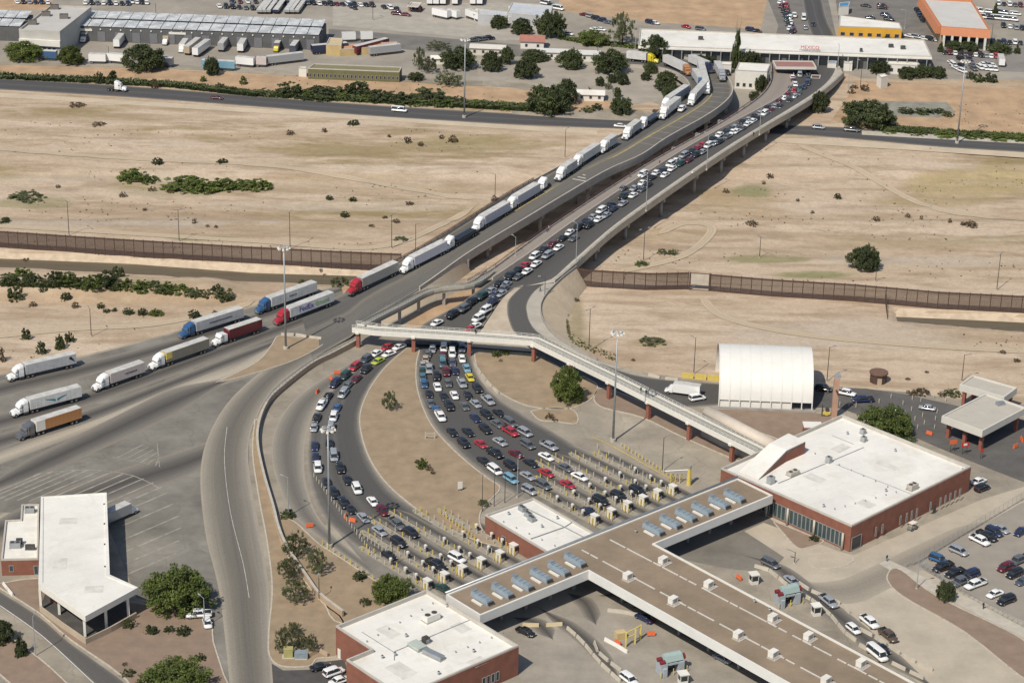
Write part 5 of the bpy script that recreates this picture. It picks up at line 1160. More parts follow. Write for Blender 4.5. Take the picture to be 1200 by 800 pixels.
postrow((378, 638), (450, 687), 12, bm, 'yellow bollard in the row along the planting bed kerb', 'bollard', 'yellow bollards along the planting bed')
postrow((368, 559), (436, 650), 24, wpm, 'short off-white post beside the left car queue', 'bollard', 'posts beside the left queue')
postrow((414, 622), (452, 648), 10, wpm, 'off-white post at the head of the left booth lanes', 'bollard', 'posts before the left booths')
postrow((728, 523), (790, 562), 16, bm, 'yellow bollard in the long row by the right booth lanes', 'bollard', 'yellow bollards right of the booths', .05)
postrow((700, 525), (780, 573), 7, wpm, 'off-white post on the rightmost booth kerb', 'bollard', 'posts on the rightmost kerb', .05)
postrow((516, 602), (556, 632), 12, bm, 'yellow bollard along the lower edge of the median bed', 'bollard', 'yellow bollards by the small office')
line('kerb_yellow', [(694, 512), (720, 524), (795, 566)], .28, ypaint, .16, 4)
# ============================================================ HANGAR, INSPECTION CANOPIES, WHITE OFFICE
hA, hB = ray(842, 478, 0), ray(951, 482.5, 0); hd = (hB - hA).normalized(); hn = Vector((-hd.y, hd.x, 0)); a_h, h_h = 12.2, 12.4
hg = thing('fabric_hangar', 'big white fabric vault tent over the exit road', 'tent', (hA + hB)/2)
c0, c1 = hA + hn*a_h, hB + hn*a_h
prof = [(-a_h*math.cos(math.pi*t/20), h_h*math.sin(math.pi*t/20)**.85) for t in (.95, 2, 3, 4, 5, 6, 7, 8, 9, 10, 11, 12, 13, 14, 15, 16, 17, 18, 19, 20)]
N_ = 9
for i in range(N_):
    p, q = c0.lerp(c1, i/N_), c0.lerp(c1, (i+1)/N_); mb = MB().sweep([p, q - hd*.0], prof, closed=False); bpart('fabric_panel', mb, fabric, hg, True)
rib_ = MB()
for i in range(N_ + 1):
    p = c0.lerp(c1, i/N_); rib_.sweep([p - hd*.15, p + hd*.15], [(x*1.006, z + .05) for x, z in [(-a_h*math.cos(math.pi*t/20), h_h*math.sin(math.pi*t/20)**.85) for t in range(21)]], closed=False)
bpart('seam', rib_, M('fabric_seam', (.66, .635, .58), .6, .05, 1), hg, True)
sk = MB()
for i in range(N_):
    if i in (7, 8): continue
    p, q = hA.lerp(hB, i/N_) + hn*.25, hA.lerp(hB, (i + .96)/N_) + hn*.25; sk.hexa([p, q, q + hn*.1, p + hn*.1], [x + Vector((0, 0, 2.5)) + hn*.4 for x in (p, q, q + hn*.1, p + hn*.1)])
bpart('side_curtain', sk, white_paint, hg)
fr_ = MB()
for i in range(N_ + 1): p = hA.lerp(hB, i/N_); fr_.tube(p, p + hn*.35 + Vector((0, 0, 2.7)), .12, 6)
bpart('frame', fr_, galv, hg)
fr_ = MB().sweep([hA - hn*.6 - hd*1, hB - hn*.6 + hd*1], [(-.3, 0), (.3, 0), (.3, .7), (-.3, .7)]); bpart('kerb_wall', fr_, conc_grey, hg)
yb = thing('yellow_barrier', 'bright yellow barrier panels beside the white tent', 'barrier', ray(820, 444, 0))
for i in range(3): a, b = ray(799 + i*15, 442.5 + i*1.2, 0), ray(812.5 + i*15, 443.6 + i*1.2, 0); bpart('panel', MB().box(((a.x+b.x)/2, (a.y+b.y)/2, .0), ((b-a).length, .35, 1.5), head(a, b), base=True), yellow, yb)
def carport(label, p0, p1, p2, h, fd, cols, name='inspection_canopy'):
    P = rect4(p0, p1, p2, h); o = thing(name, label, 'canopy', floor_pt(P[0]))
    ar = sum(a.x*b.y - b.x*a.y for a, b in zip(P, P[1:] + P[:1]))
    if ar < 0: P.reverse()
    mb = MB()
    for i in range(4): a, b = P[i], P[(i+1) % 4]; mb.quad((a.x, a.y, h - fd), (b.x, b.y, h - fd), (b.x, b.y, h), (a.x, a.y, h))
    bpart('fascia', mb, M('canopy_cream', (.58, .55, .48), .6, .06, .4), o); bpart('roof', poly_mb(P, h - .35), M('canopy_roof_tan', (.44, .40, .335), .8, .06, .3), o); bpart('soffit', poly_mb(P, h - fd), shadow_blk, o)
    kq = inset([(p.x, p.y) for p in P], .4); mb = MB()
    for i in range(4): a, b = P[i], P[(i+1) % 4]; c, d = kq[(i+1) % 4], kq[i]; mb.quad((a.x, a.y, h), (b.x, b.y, h), (c.x, c.y, h), (d.x, d.y, h)); mb.quad((d.x, d.y, h), (c.x, c.y, h), (c.x, c.y, h - .35), (d.x, d.y, h - .35))
    bpart('coping', mb, MATS['canopy_cream'], o)
    for s, t in cols:
        q = P[0] + (P[1] - P[0])*s + (P[3] - P[0])*t; bpart('column', MB().box((q.x, q.y, 0), (.9, .9, h - fd), head(P[0], P[1]), base=True), terracotta, o)
    return o, P
cc = [(.1, .1), (.9, .1), (.9, .9), (.1, .9), (.5, .1), (.5, .9)]
carport('nearer of two cream flat canopies on red columns at the right edge', (1103.6, 487), (1151.5, 504.5), (1151.5, 459.3), 6.5, 1.9, cc)
carport('farther of two cream flat canopies at the right edge, partly behind the nearer', (1124.7, 450), (1177, 465), (1142.6, 439.8), 6.5, 1.9, cc)
unit_box('air_unit', 'small grey box unit on the nearer inspection canopy roof', 1172, 474, 6.2, (2.2, 1.2, .6), .4, galv, 'air conditioner', fan=False)
# white office with bent roof
HW = 6.6
wo_ = thing('white_office', 'white bent flat roof building with open carport at the lower left', 'building', floor_pt(ray(88, 650, HW)))
Pw = roofpoly([(48, 582.5), (125, 577.5), (128.7, 673.7), (162, 688.7), (100, 722.5), (45, 684)], HW)
ar = sum(a.x*b.y - b.x*a.y for a, b in zip(Pw, Pw[1:] + Pw[:1]))
if ar < 0: Pw.reverse()
bpart('roof_slab', MB().prism([(p.x, p.y) for p in Pw], HW - 1.25, HW, bottom=True), [white_paint], wo_)
kq = inset([(p.x, p.y) for p in Pw], .5); bpart('roof', poly_mb([Vector((a, b, 0)) for a, b in kq], HW + .012), white_roof, wo_)
kc = MB(); K2 = [(p.x, p.y) for p in Pw]; n = len(K2)
for i in range(n):
    a, b, c, d = K2[i], K2[(i+1) % n], kq[(i+1) % n], kq[i]; kc.hexa([(*a, HW + .004), (*b, HW + .004), (*c, HW + .004), (*d, HW + .004)], [(*a, HW + .2), (*b, HW + .2), (*c, HW + .2), (*d, HW + .2)])
bpart('parapet', kc, white_roof, wo_)
body = roofpoly([(54, 586), (119, 581), (122, 668), (112, 676), (57, 676)], HW); bpart('wall', MB().prism([(p.x, p.y) for p in body], 0, HW - 1.26), brick, wo_)
for x, y in ((48.5, 716), (70, 722), (100, 748), (151, 727), (125, 738)): q = ray(x, y - 2, 0); bpart('column', MB().box((q.x, q.y, 0), (.55, .55, HW - 1.26), base=True), white_paint, wo_)
lw = MB().sweep(path([(47.5, 716.5), (72, 735), (101, 755), (130, 741), (160, 724)], 0, 1), [(-.18, 0), (.18, 0), (.18, 1.5), (-.18, 1.5)]); bpart('low_wall', lw, M('low_wall_tan', (.42, .34, .25), .9, .1, .4), wo_)
sheet('carport_floor', [(47, 712), (58, 680), (120, 674), (160, 722), (101, 753)], .175, asphalt)
stn = thing('roof_drain', 'rusty drain line along the right side of the bent white roof', 'drain', ray(120, 630, HW))
for y in (591, 614, 638, 664): q = ray(122 + (y - 590)*.015, y, HW); bpart('drain_cover', MB().tube((q.x, q.y, HW + .02), (q.x, q.y, HW + .3), .18, 8), dark_steel, stn)
HA = 4.2
an, Pa = block('brick_annex', 'low brick annex with dusty white roof left of the bent white office', [(25, 590.5), (46, 590), (45, 654), (1, 655), (6, 609), (24, 608)], HA, brick, white_roof2, .4)
a0, a1 = floor_pt(ray(1, 655, HA)), floor_pt(ray(45, 654, HA)); openings(an, a0, a1, [(.2, .32, 1.0, 2.6, 'window'), (.86, .98, .1, 2.4, 'door')], glass_b)
for i, (x, y, s) in enumerate(((18, 641, 2.4), (23, 637, 1.4), (33, 644, 1.2), (38, 644, 1.2), (35, 600, 2.2))): unit_box('air_unit', ('large grey rooftop cabinet on the annex', 'tall dark unit beside the annex cabinet', 'small dark unit on the annex roof, left of a pair', 'small dark unit on the annex roof, right of a pair', 'grey unit on the back part of the annex roof')[i], x, y, HA - .4, (s, s*.6, 1.1), .1, galv if i in (0, 4) else dark_steel, 'air conditioner', fan=i in (0, 4))
# ============================================================ ACROSS THE RIVER
HM = 6.4
wh = thing('metal_warehouse', 'long warehouse with two rows of grey metal roof panels, far left', 'warehouse', floor_pt(ray(235, 40, HM)))
f0_, f1_ = ray(88, 30, HM), ray(374, 41, HM); wd = (f1_ - f0_).normalized(); wn = Vector((-wd.y, wd.x, 0)); WL = (f1_ - f0_).length
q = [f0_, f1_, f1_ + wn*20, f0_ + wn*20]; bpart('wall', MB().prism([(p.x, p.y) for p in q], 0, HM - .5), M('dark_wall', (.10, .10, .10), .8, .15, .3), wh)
m, nt, bs = _new('metal_panels'); v = pos_vec(nt); n1 = noise(nt, v, .35, 5, .7); 
wv = nd(nt, 'ShaderNodeTexWave', bands_direction='Y'); wv.inputs['Scale'].default_value = .55; wv.inputs['Distortion'].default_value = .4; nt.links.new(v, wv.inputs['Vector'])
cl = mix(nt, .45, ramp(nt, n1, [(.3, (.40, .415, .425)), (.7, (.70, .715, .72))]), ramp(nt, wv.outputs['Fac'], [(.25, (.35,)*3), (.7, (1,)*3)]), 'MULTIPLY'); nt.links.new(cl, bs.inputs['Base Color']); bs.inputs['Roughness'].default_value = .5
pm = {}
for row in range(2):
    NPN = 20
    for i in range(NPN):
        w = WL/NPN; c = f0_ + wd*(w*(i + .5)) + wn*(4.3 + row*10.6) + Vector((0, 0, row*.7)); 
        if 'rp' not in pm:
            b = MB().hexa([(-w/2 + .15, -4.3, -.1), (w/2 - .15, -4.3, -.1), (w/2 - .15, 4.3, .5), (-w/2 + .15, 4.3, .5)], [(-w/2 + .15, -4.3, .0), (w/2 - .15, -4.3, .0), (w/2 - .15, 4.3, .6), (-w/2 + .15, 4.3, .6)])
            for k in range(5): y = -3.6 + k*1.8; b.hexa([(-w/2 + .2, y - .09, .05 + (y + 4.3)*.07), (w/2 - .2, y - .09, .05 + (y + 4.3)*.07), (w/2 - .2, y + .09, .06 + (y + 4.3)*.07), (-w/2 + .2, y + .09, .06 + (y + 4.3)*.07)], [(-w/2 + .2, y - .09, .25 + (y + 4.3)*.07), (w/2 - .2, y - .09, .25 + (y + 4.3)*.07), (w/2 - .2, y + .09, .26 + (y + 4.3)*.07), (-w/2 + .2, y + .09, .26 + (y + 4.3)*.07)])
            pm['rp'] = b.mesh('roof_panel', m)
        put('roof_panel', pm['rp'], parent=wh, loc=c - wh.location, rz=head(f0_, f1_))
wl_ = MB().box((0, 0, -1.2), (.5, .5, .5)).mesh('wall_lamp', white_paint)
for k in range(24): put('wall_lamp', wl_, parent=wh, loc=f0_ + wd*(WL*(k + .5)/24) - wn*.1 - wh.location)
dd = MB().box((0, 0, .2), (3.2, .3, 4.0), base=True).mesh('dock_door', M('dock_door', (.16, .16, .17), .7, .1, 1))
for k in range(14): put('dock_door', dd, parent=wh, loc=f0_ + wd*(WL*(k + .5)/14) - wn*.05 - wh.location - Vector((0, 0, HM)), rz=head(f0_, f1_))
for t, w_ in ((.42, 7), (.03, 8)): p = f0_ + wd*(WL*t) - wn*.2; bpart('sign_board', MB().box((p.x, p.y, HM - 2.1), (w_, .2, .9), head(f0_, f1_), base=True), white_paint, wh)
w2 = thing('metal_warehouse', 'short stretch of grey metal roofed warehouse at the far left edge', 'warehouse', floor_pt(ray(5, 24, 6)))
g0_, g1_ = ray(-60, 28, 6.4), ray(24, 31, 6.4); gd = (g1_ - g0_).normalized(); gn = Vector((-gd.y, gd.x, 0)); GLn = (g1_ - g0_).length
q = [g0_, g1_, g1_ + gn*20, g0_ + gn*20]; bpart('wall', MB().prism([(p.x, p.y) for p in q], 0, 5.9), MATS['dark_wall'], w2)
for row in range(2):
    for i in range(6): c = g0_ + gd*(GLn*(i + .5)/6) + gn*(4.3 + row*10.6) + Vector((0, 0, row*.7)); k = put('roof_panel', pm['rp'], parent=w2, loc=c - w2.location, rz=head(g0_, g1_)); k.scale = (GLn/6/(WL/20), 1, 1)
ofb, Po = block('grey_office', 'cream and grey flat roofed office with brown rooftop units, far left', [(60, 6), (107, 8), (70, 37), (22, 34)], 10.5, M('office_cream', (.45, .43, .39), .8, .08, .3), M('office_roof', (.47, .45, .41), .8, .08, .15), .8)
pa = [floor_pt(ray(x, y, 10.5)) for x, y in ((22, 34), (70, 37), (107, 8))]
openings(ofb, pa[0], pa[1], [(.08 + .12*i, .16 + .12*i, 1.5, 3.6, 'window') for i in range(7)], glass_b)
nn = (pa[1] - pa[0]).normalized(); cpt = (pa[0] + pa[1])/2; bpart('canopy_band', MB().box((cpt.x + .0, cpt.y - .5, 4.3), ((pa[1]-pa[0]).length, 1.0, 2.4), head(pa[0], pa[1]), base=True), white_paint, ofb)
for i, (x, y) in enumerate(((38, 29), (54, 19), (64, 11), (75, 22))): unit_box('air_unit', ('frontmost', 'second from the front', 'backmost', 'rightmost')[i] + ' brown unit on the far left office roof', x, y, 9.7, (3.4, 2.4, 1.6), .1, M('brown_unit', (.16, .14, .12), .7, .15, 1), 'air conditioner', 'brown units on the far office roof')
def hut(name, label, px, h, wall, roof, cat='building', par=.3, wins=0, front=None):
    o, P = block(name, label, px, h, wall, roof, par, cat)
    if wins and front:
        a, b = [floor_pt(ray(x, y, h)) for x, y in front]; openings(o, a, b, [((i + .25)/wins, (i + .75)/wins, .9, min(h - .8, 2.4), 'window') for i in range(wins)], glass)
    return o
olive = M('olive_wall', (.145, .135, .06), .85, .12, .3); olive_r = M('olive_roof', (.20, .18, .09), .85, .12, .3)
hut('olive_shed', 'long low olive green building with a row of dark windows', [(368, 74.5), (471, 78.5), (468, 84), (361, 80)], 4.4, olive, olive_r, wins=22, front=((361, 80), (468, 84)))
ycr = M('market_yellow', (.50, .37, .17), .8, .15, .3)
hut('yellow_shed', 'stepped yellow workshop behind the olive building', [(386, 44), (402, 45), (400, 53), (382, 52)], 4.5, ycr, M('yellow_roof', (.52, .41, .23), .8, .1, .4))
hut('yellow_shed', 'long low yellow and orange wall shed behind the olive building', [(402, 52), (465, 49), (466, 53), (398, 58)], 3.0, ycr, M('orange_roof', (.52, .27, .14), .8, .12, .4))
hut('white_shed', 'small white box shed left of the olive building', [(350, 77.5), (359, 78), (359, 80), (350, 79.5)], 3.6, white_paint, white_roof)
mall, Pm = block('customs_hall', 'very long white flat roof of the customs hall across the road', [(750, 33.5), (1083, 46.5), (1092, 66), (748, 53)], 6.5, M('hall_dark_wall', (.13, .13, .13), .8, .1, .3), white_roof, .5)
c0_, c1_ = ray(748, 53, 6.5), ray(1092, 66, 6.5); hdn = Vector((c1_ - c0_)).normalized(); hnn = Vector((hdn.y, -hdn.x, 0))
mb = MB()
for i in range(30): p = c0_.lerp(c1_, (i + .5)/30) + hnn*1.2; mb.box((p.x, p.y, 0), (.35, .35, 6.0), base=True)
bpart('column', mb, grey_metal, mall)
ev = [c0_, c1_, c1_ + hnn*1.6, c0_ + hnn*1.6]; bpart('eave', MB().prism([(p.x, p.y) for p in ev], 5.5, 6.05, bottom=True), white_roof, mall)
for i in range(18):
    p = c0_.lerp(c1_, (i + .5)/18) + hnn*.1; bpart('bay_window', MB().box((p.x, p.y, .6), ((c1_-c0_).length/18*.7, .3, 3.0), head(c0_, c1_), base=True), glass, mall)
sg = thing('roof_sign', 'red letters reading MEXICO on the edge of the customs hall roof', 'sign', ray(949, 59, 6.6), head(c0_, c1_))
t = put('lettering', text_mesh('MEXICO', 2.0, red_paint, depth=.12), parent=sg, loc=(0, 0, 1.0)); t.rotation_euler = (R(80), 0, 0); t.scale = (1.0, 1, 1)
put('sign_frame', MB().box((0, .25, 0), (8.5, .1, .12), base=True).box((-3.5, .25, 0), (.1, .1, 1.4), base=True).box((3.5, .25, 0), (.1, .1, 1.4), base=True), dark_steel, sg)
for i, (x, y) in enumerate(((821, 47), (1044, 56), (1058, 58), (1009, 61))): unit_box('air_unit', ('dark unit on the left half of the customs hall roof', 'left one of two dark units on the right end of the customs hall roof', 'right one of two dark units on the right end of the customs hall roof', 'tiny dark unit near the front edge of the customs hall roof')[i], x, y, 6.0, (1.8 if i < 3 else .9, 1.4, 1.2), .1, dark_steel, 'air conditioner', fan=False)
tc, Pt = carport('toll canopy with a dull red roof in front of the customs hall', (909, 78.5), (957, 79), (910, 71), 6.0, 1.0, [(.06, .5), (.35, .5), (.65, .5), (.94, .5)], 'toll_canopy')
for ch in tc.children:
    if ch.name.startswith('roof'): ch.data.materials[0] = M('toll_red_roof', (.30, .15, .125), .8, .1, .4)
hut('customs_office', 'white two part customs office with dark windows left of the toll canopy', [(866, 73), (903, 75), (899, 84), (862, 82)], 7.5, white_paint, white_roof, wins=5, front=((862, 82), (899, 84)))
hut('customs_office', 'narrow grey office block standing before the white customs office', [(884, 82), (903, 83), (901, 87), (882, 86)], 6.0, M('pale_grey_wall', (.42, .42, .42), .8, .05, .5), white_roof)
hut('guard_hut', 'tall white box hut before the customs hall', [(845, 72), (858, 72.5), (857, 76), (844, 75.5)], 4.0, white_paint, white_roof)
hut('guard_hut', 'white square shed under the eave of the customs hall', [(811, 60), (827, 60.5), (827, 64), (810, 63.5)], 4.0, white_paint, white_roof)
hut('toll_booth', 'white booth with blue top right of the toll canopy', [(970, 71), (981, 71.5), (980, 74), (970, 73.5)], 3.4, white_paint, M('blue_roof', (.05, .22, .45), .6, .1, 1))
hut('toll_booth', 'white booth nearer the hall eave, right of the blue topped booth', [(989, 69), (1000, 69.5), (999, 74), (989, 73.5)], 3.4, white_paint, white_roof)
hut('toll_booth', 'small orange and dark booth in the lanes below the toll canopy', [(951, 87.5), (962, 88), (961, 92), (950, 91.5)], 3.0, M('booth_orange', (.55, .22, .07), .7, .1, 1), M('booth_roof_brown', (.10, .05, .04), .7, .1, 1))
hut('white_shed', 'white house with bright walls standing alone right of the exit loop', [(1028, 87), (1037, 86), (1041, 89), (1033, 91)], 4.6, white_paint, white_roof2)
hut('white_shed', 'low white building half hidden by dark hedges right of the customs hall', [(1038, 71), (1076, 73), (1079, 77), (1040, 75)], 4.0, white_paint, white_roof, wins=4, front=((1040, 75), (1079, 77)))
shp = hut('yellow_shop', 'bright yellow shop with white roof beyond the customs hall', [(984, 18), (1030, 24), (1054, 27), (1057, 33.5), (983, 30.5)], 5.0, M('shop_yellow', (.62, .33, .03), .7, .08, .4), white_roof, wins=7, front=((983, 30.5), (1057, 33.5)))
st2, Ps2 = block('orange_store', 'large store with bright orange fascia and pale roof at the top right', [(1081, -3), (1139, 0), (1161, 35), (1103, 31)], 8.5, M('store_tan', (.40, .30, .19), .8, .08, .3), M('store_roof', (.52, .50, .46), .7, .06, .2), 1.0, coping=M('store_orange', (.50, .19, .085), .6, .06, .5))
sp = [ray(x, y, 8.5) for x, y in ((1081, -3), (1103, 31), (1161, 35))]
of = MB()
for a, b in ((sp[0], sp[1]), (sp[1], sp[2])):
    d = (b - a).normalized(); n_ = Vector((d.y, -d.x, 0)); of.hexa([(a + n_*.1) - Vector((0, 0, 3.2)), (b + n_*.1) - Vector((0, 0, 3.2)), (b + n_*2.2) - Vector((0, 0, 3.2)), (a + n_*2.2) - Vector((0, 0, 3.2))], [a + n_*.1 + Vector((0, 0, .05)), b + n_*.1 + Vector((0, 0, .05)), b + n_*1.2 + Vector((0, 0, .05)), a + n_*1.2 + Vector((0, 0, .05))])
bpart('orange_fascia', of, MATS['store_orange'], st2)
mb = MB()
for i in range(6): p = sp[1].lerp(sp[2], (i + .3)/6) + Vector((.2, -1.8, 0)); mb.box((p.x, p.y, 0), (.9, .9, 5.4), base=True)
bpart('column', mb, white_paint, st2); dkf = MB(); 
for a, b in ((sp[1], sp[2]),): c = (a + b)/2; dkf.box((c.x, c.y - .1, .2), ((b - a).length*.9, .3, 4.2), head(a, b), base=True)
bpart('shopfront', dkf, glass, st2)
def gable(name, label, px, py, w, d, h, rise, rz, wall, roof, cat='house'):
    p = ray(px, py, 0); o = thing(name, label, cat, p, rz); put('wall', MB().box((0, 0, 0), (w, d, h), base=True), wall, o)
    r_ = MB(); e = .5
    for s in (-1, 1): r_.hexa([(-w/2 - e, s*(d/2 + e), h - .15), (w/2 + e, s*(d/2 + e), h - .15), (w/2 + e, 0, h + rise - .15), (-w/2 - e, 0, h + rise - .15)], [(-w/2 - e, s*(d/2 + e), h + .02), (w/2 + e, s*(d/2 + e), h + .02), (w/2 + e, 0, h + rise), (-w/2 - e, 0, h + rise)])
    r_.quad((-w/2, -d/2, h - .1), (-w/2, d/2, h - .1), (-w/2, 0, h + rise - .2)); r_.quad((w/2, -d/2, h - .1), (w/2, d/2, h - .1), (w/2, 0, h + rise - .2))
    put('roof', r_, roof, o); 
    for k in range(max(2, int(w/3.2))): f = put('window', MB().box((-w/2 + (k + .5)*w/max(2, int(w/3.2)), -d/2 - .02, .9), (1.1, .1, 1.3), base=True), grey_metal, o); put('pane', MB().box((-w/2 + (k + .5)*w/max(2, int(w/3.2)), -d/2 - .06, 1.0), (.9, .06, 1.1), base=True), glass, f)
    return o
gable('tiled_house', 'small house with a terracotta tiled roof beside the town street', 624, 55, 9.5, 7.5, 3.2, 1.8, -.05, white_paint, M('tile_roof', (.34, .15, .11), .8, .12, .6))
gable('white_house', 'long white house behind dark trees right of the tiled house', 652, 68, 15, 5, 3.0, .9, -.05, white_paint, M('pale_sheet_roof', (.55, .54, .5), .5, .08, .5))
gable('white_house', 'white house with pale sheet roof between two dark park trees', 685, 70, 12, 6, 3.0, 1.0, -.05, white_paint, MATS['pale_sheet_roof'])
gable('white_house', 'lone white house with low gable in the dusty park', 692, 116, 10, 6, 2.6, 1.0, -.03, white_paint, white_roof)
gable('white_house', 'long low white house left of the tiled house', 572, 63, 14, 6, 3.0, .8, -.08, M('cream_wall', (.55, .50, .42), .8, .08, .4), M('cream_roof', (.60, .56, .49), .6, .08, .4))
gable('white_house', 'tiny white hut under the trees left of the tall mast', 513, 74, 5, 4, 2.4, .8, .1, white_paint, white_roof)
gable('white_house', 'pale gabled shed at the truck park edge near the top', 577, 24, 14, 8, 3.2, 1.2, -.3, MATS['pale_grey_wall'], MATS['pale_sheet_roof'])
hut('pale_warehouse', 'pale grey roofed warehouse behind trees at the top centre', [(600, 3), (648, 7), (644, 20), (594, 15)], 5.5, MATS['pale_grey_wall'], M('warehouse_roof_grey', (.50, .51, .52), .5, .1, .25))
hut('pale_warehouse', 'long narrow pale roof just left of the top centre warehouse', [(560, 11), (596, 14), (594, 19), (560, 17)], 4.5, MATS['pale_grey_wall'], MATS['warehouse_roof_grey'])
cpk, _ = carport('white sunshade over parked cars at the top of the town', (477, 7), (490, 8), (478, 2), 3.2, .4, [(.05, .5), (.95, .5)], 'sunshade')
hut('blue_stand', 'bright blue roofed stand by the border street', [(984, 3), (996, 2), (995, 7), (983, 8)], 4.0, white_paint, MATS['blue_roof'])
# ============================================================ VEHICLES
def flow(lines):
    """direction field from several travel lines [(px, py, z)]"""
    seg = []
    for L in lines:
        p = path(L, 0, 5)
        for a, b in zip(p, p[1:]): seg.append(((a + b)/2, math.atan2(b.y - a.y, b.x - a.x), (a.z + b.z)/2))
    def f(px, py):
        q = ray(px, py, 0); best = min(seg, key=lambda s: (ray(px, py, s[2]) - s[0]).length); return best[1], best[2]
    return f
fl_left = flow([[(500, 401, .8), (470, 410, .3), (440, 424, .1), (415, 446), (395, 470), (384, 500), (382, 530), (388, 560), (402, 592), (430, 622), (470, 650), (520, 678)], [(485, 399, .8), (450, 414, .2), (415, 440), (388, 470), (375, 500), (372, 535), (378, 575), (400, 615), (440, 650)]])
fl_right = flow([[(500, 402, .7), (497, 430), (500, 460), (512, 487), (532, 512), (560, 537), (600, 565), (650, 592)], [(520, 402, .7), (522, 430), (530, 460), (548, 488), (580, 516), (630, 545), (700, 580)], [(543, 402, .7), (547, 430), (560, 455), (582, 477), (620, 503), (670, 530), (750, 573)]])
fl_bridge = flow([[(905, 75, 1.5), (918, 100, 4.2), (900, 124, 5.8), (860, 148, 6.9), (810, 178, 7.2), (760, 209, 7.1), (700, 249, 6.8), (640, 292, 5.9), (600, 322, 5.2), (560, 352, 3.8), (520, 380, 2.0)]])
def cars(lst, ox, oy, k, fl, place, group, lite=False, dz=0):
    for x, y, c, t in lst:
        px, py = ox + x/k, oy + y/k; a, z = fl(px, py); car(px, py, c, t, a + rnd.uniform(-.03, .03), place, group, z + dz, lite)
GA, GB, GC = 'cars queueing on the left curve', 'cars queueing for the right booths', 'cars queueing on the bridge'
PA, PB, PC = 'in the left curved queue', 'in the right approach lanes', 'queueing on the car bridge'
cars([(785,105,'white','s'),(690,108,'red','h'),(705,160,'white','s'),(605,155,'white','s'),(620,215,'lime','s'),(525,205,'slate','u'),(440,262,'red','u'),(525,285,'black','u'),(362,333,'green','u'),(285,395,'navy','u'),(450,355,'maroon','s'),(385,405,'grey','s'),(348,470,'silver','m'),(228,492,'black','s'),(180,562,'white','p'),(300,580,'blue','s'),(272,655,'white','u'),(140,660,'black','s'),(120,735,'silver','s'),(250,740,'silver','u')], 350, 390, 6.667, fl_left, PA, GA)
cars([(125,145,'navy','s'),(240,130,'black','s'),(132,240,'navy','h'),(150,320,'white','u'),(275,225,'silver','m'),(325,325,'black','u'),(220,430,'black','s'),(380,410,'black','s'),(275,520,'black','u'),(455,485,'white','u'),(352,597,'black','u'),(405,640,'black','s'),(578,580,'white','s'),(655,655,'maroon','u'),(505,705,'silver','s')], 350, 500, 6.667, fl_left, PA, GA)
cars([(300,225,'grey','p'),(415,295,'black','u'),(165,275,'silver','s'),(315,370,'black','u'),(238,465,'black','s'),(610,540,'black','p'),(770,490,'white','u'),(665,725,'green','s')], 420, 580, 6.667, fl_left, 'in the left booth lanes', GA)
cars([(215,145,'silver','s'),(320,145,'white','u'),(410,110,'navy','u'),(490,145,'slate','u'),(510,95,'silver','s'),(400,190,'white','u'),(172,190,'grey','s'),(150,240,'beige','s'),(125,297,'silver','s'),(185,335,'silver','p'),(122,352,'green','s'),(123,408,'teal','s'),(137,475,'blue','h'),(315,205,'maroon','s'),(310,282,'teal','v'),(400,270,'slate','s'),(492,235,'white','s'),(342,365,'maroon','u'),(425,350,'navy','s'),(535,325,'lightblue','s'),(565,412,'yellow','s'),(250,405,'black','u'),(360,465,'grey','s'),(490,470,'silver','p'),(635,520,'black','u'),(262,500,'white','s'),(180,565,'black','s'),(195,655,'grey','s'),(420,580,'white','s'),(320,590,'black','s'),(545,580,'black','s'),(370,685,'black','u'),(250,715,'blue','s'),(288,778,'white','p'),(515,680,'grey','s'),(620,660,'silver','s'),(735,630,'silver','p')], 480, 390, 8, fl_right, PB, GB)
cars([(335,170,'black','u'),(245,195,'navy','s'),(430,155,'black','s'),(415,240,'grey','s'),(520,235,'grey','u'),(520,300,'red','p'),(635,310,'silver','u'),(325,285,'black','u'),(190,305,'black','s'),(65,305,'black','s'),(155,395,'black','u'),(290,395,'red','s'),(440,380,'silver','s'),(655,405,'grey','u'),(400,475,'black','p'),(310,530,'black','s'),(400,600,'white','m'),(525,570,'black','u'),(565,475,'maroon','s'),(680,545,'black','s'),(525,672,'lightblue','u'),(655,645,'silver','s'),(670,762,'silver','u')], 520, 460, 6.667, fl_right, PB, GB)
cars([(355,213,'silver','p'),(335,295,'white','s'),(480,380,'grey','s'),(335,422,'red','s'),(595,450,'white','s'),(500,510,'red','s'),(310,522,'grey','u'),(760,640,'black','u'),(670,720,'navy','s')], 590, 490, 6.667, fl_right, 'in the right booth lanes', GB)
cars([(330,370,'black','u'),(490,325,'black','u')], 680, 530, 7.273, fl_right, 'at the booths of the right lanes', GB)
cars([(95,620,'white','s'),(235,545,'black','u'),(345,490,'grey','u'),(415,430,'black','u'),(515,375,'green','u'),(600,320,'silver','s'),(680,250,'black','s'),(452,650,'white','s'),(480,582,'white','u'),(550,505,'white','u'),(620,420,'navy','s'),(645,352,'slate','s'),(700,345,'silver','s'),(725,300,'grey','s'),(745,262,'silver','s'),(785,190,'black','u')], 500, 300, 8, fl_bridge, PC, GC, False)
cars([(400,688,'red','h')], 500, 300, 8, fl_bridge, PC, GC)
cars([(220,748,'grey','s'),(300,697,'white','s'),(385,628,'white','s'),(280,640,'red','s'),(215,685,'black','s'),(135,732,'black','s'),(370,560,'white','u'),(490,550,'silver','u'),(455,495,'black','s'),(595,475,'white','s'),(540,440,'maroon','s'),(635,390,'black','s'),(700,335,'white','s'),(740,390,'grey','s'),(780,290,'black','u')], 580, 230, 8, fl_bridge, PC, GC)
LT_ = True
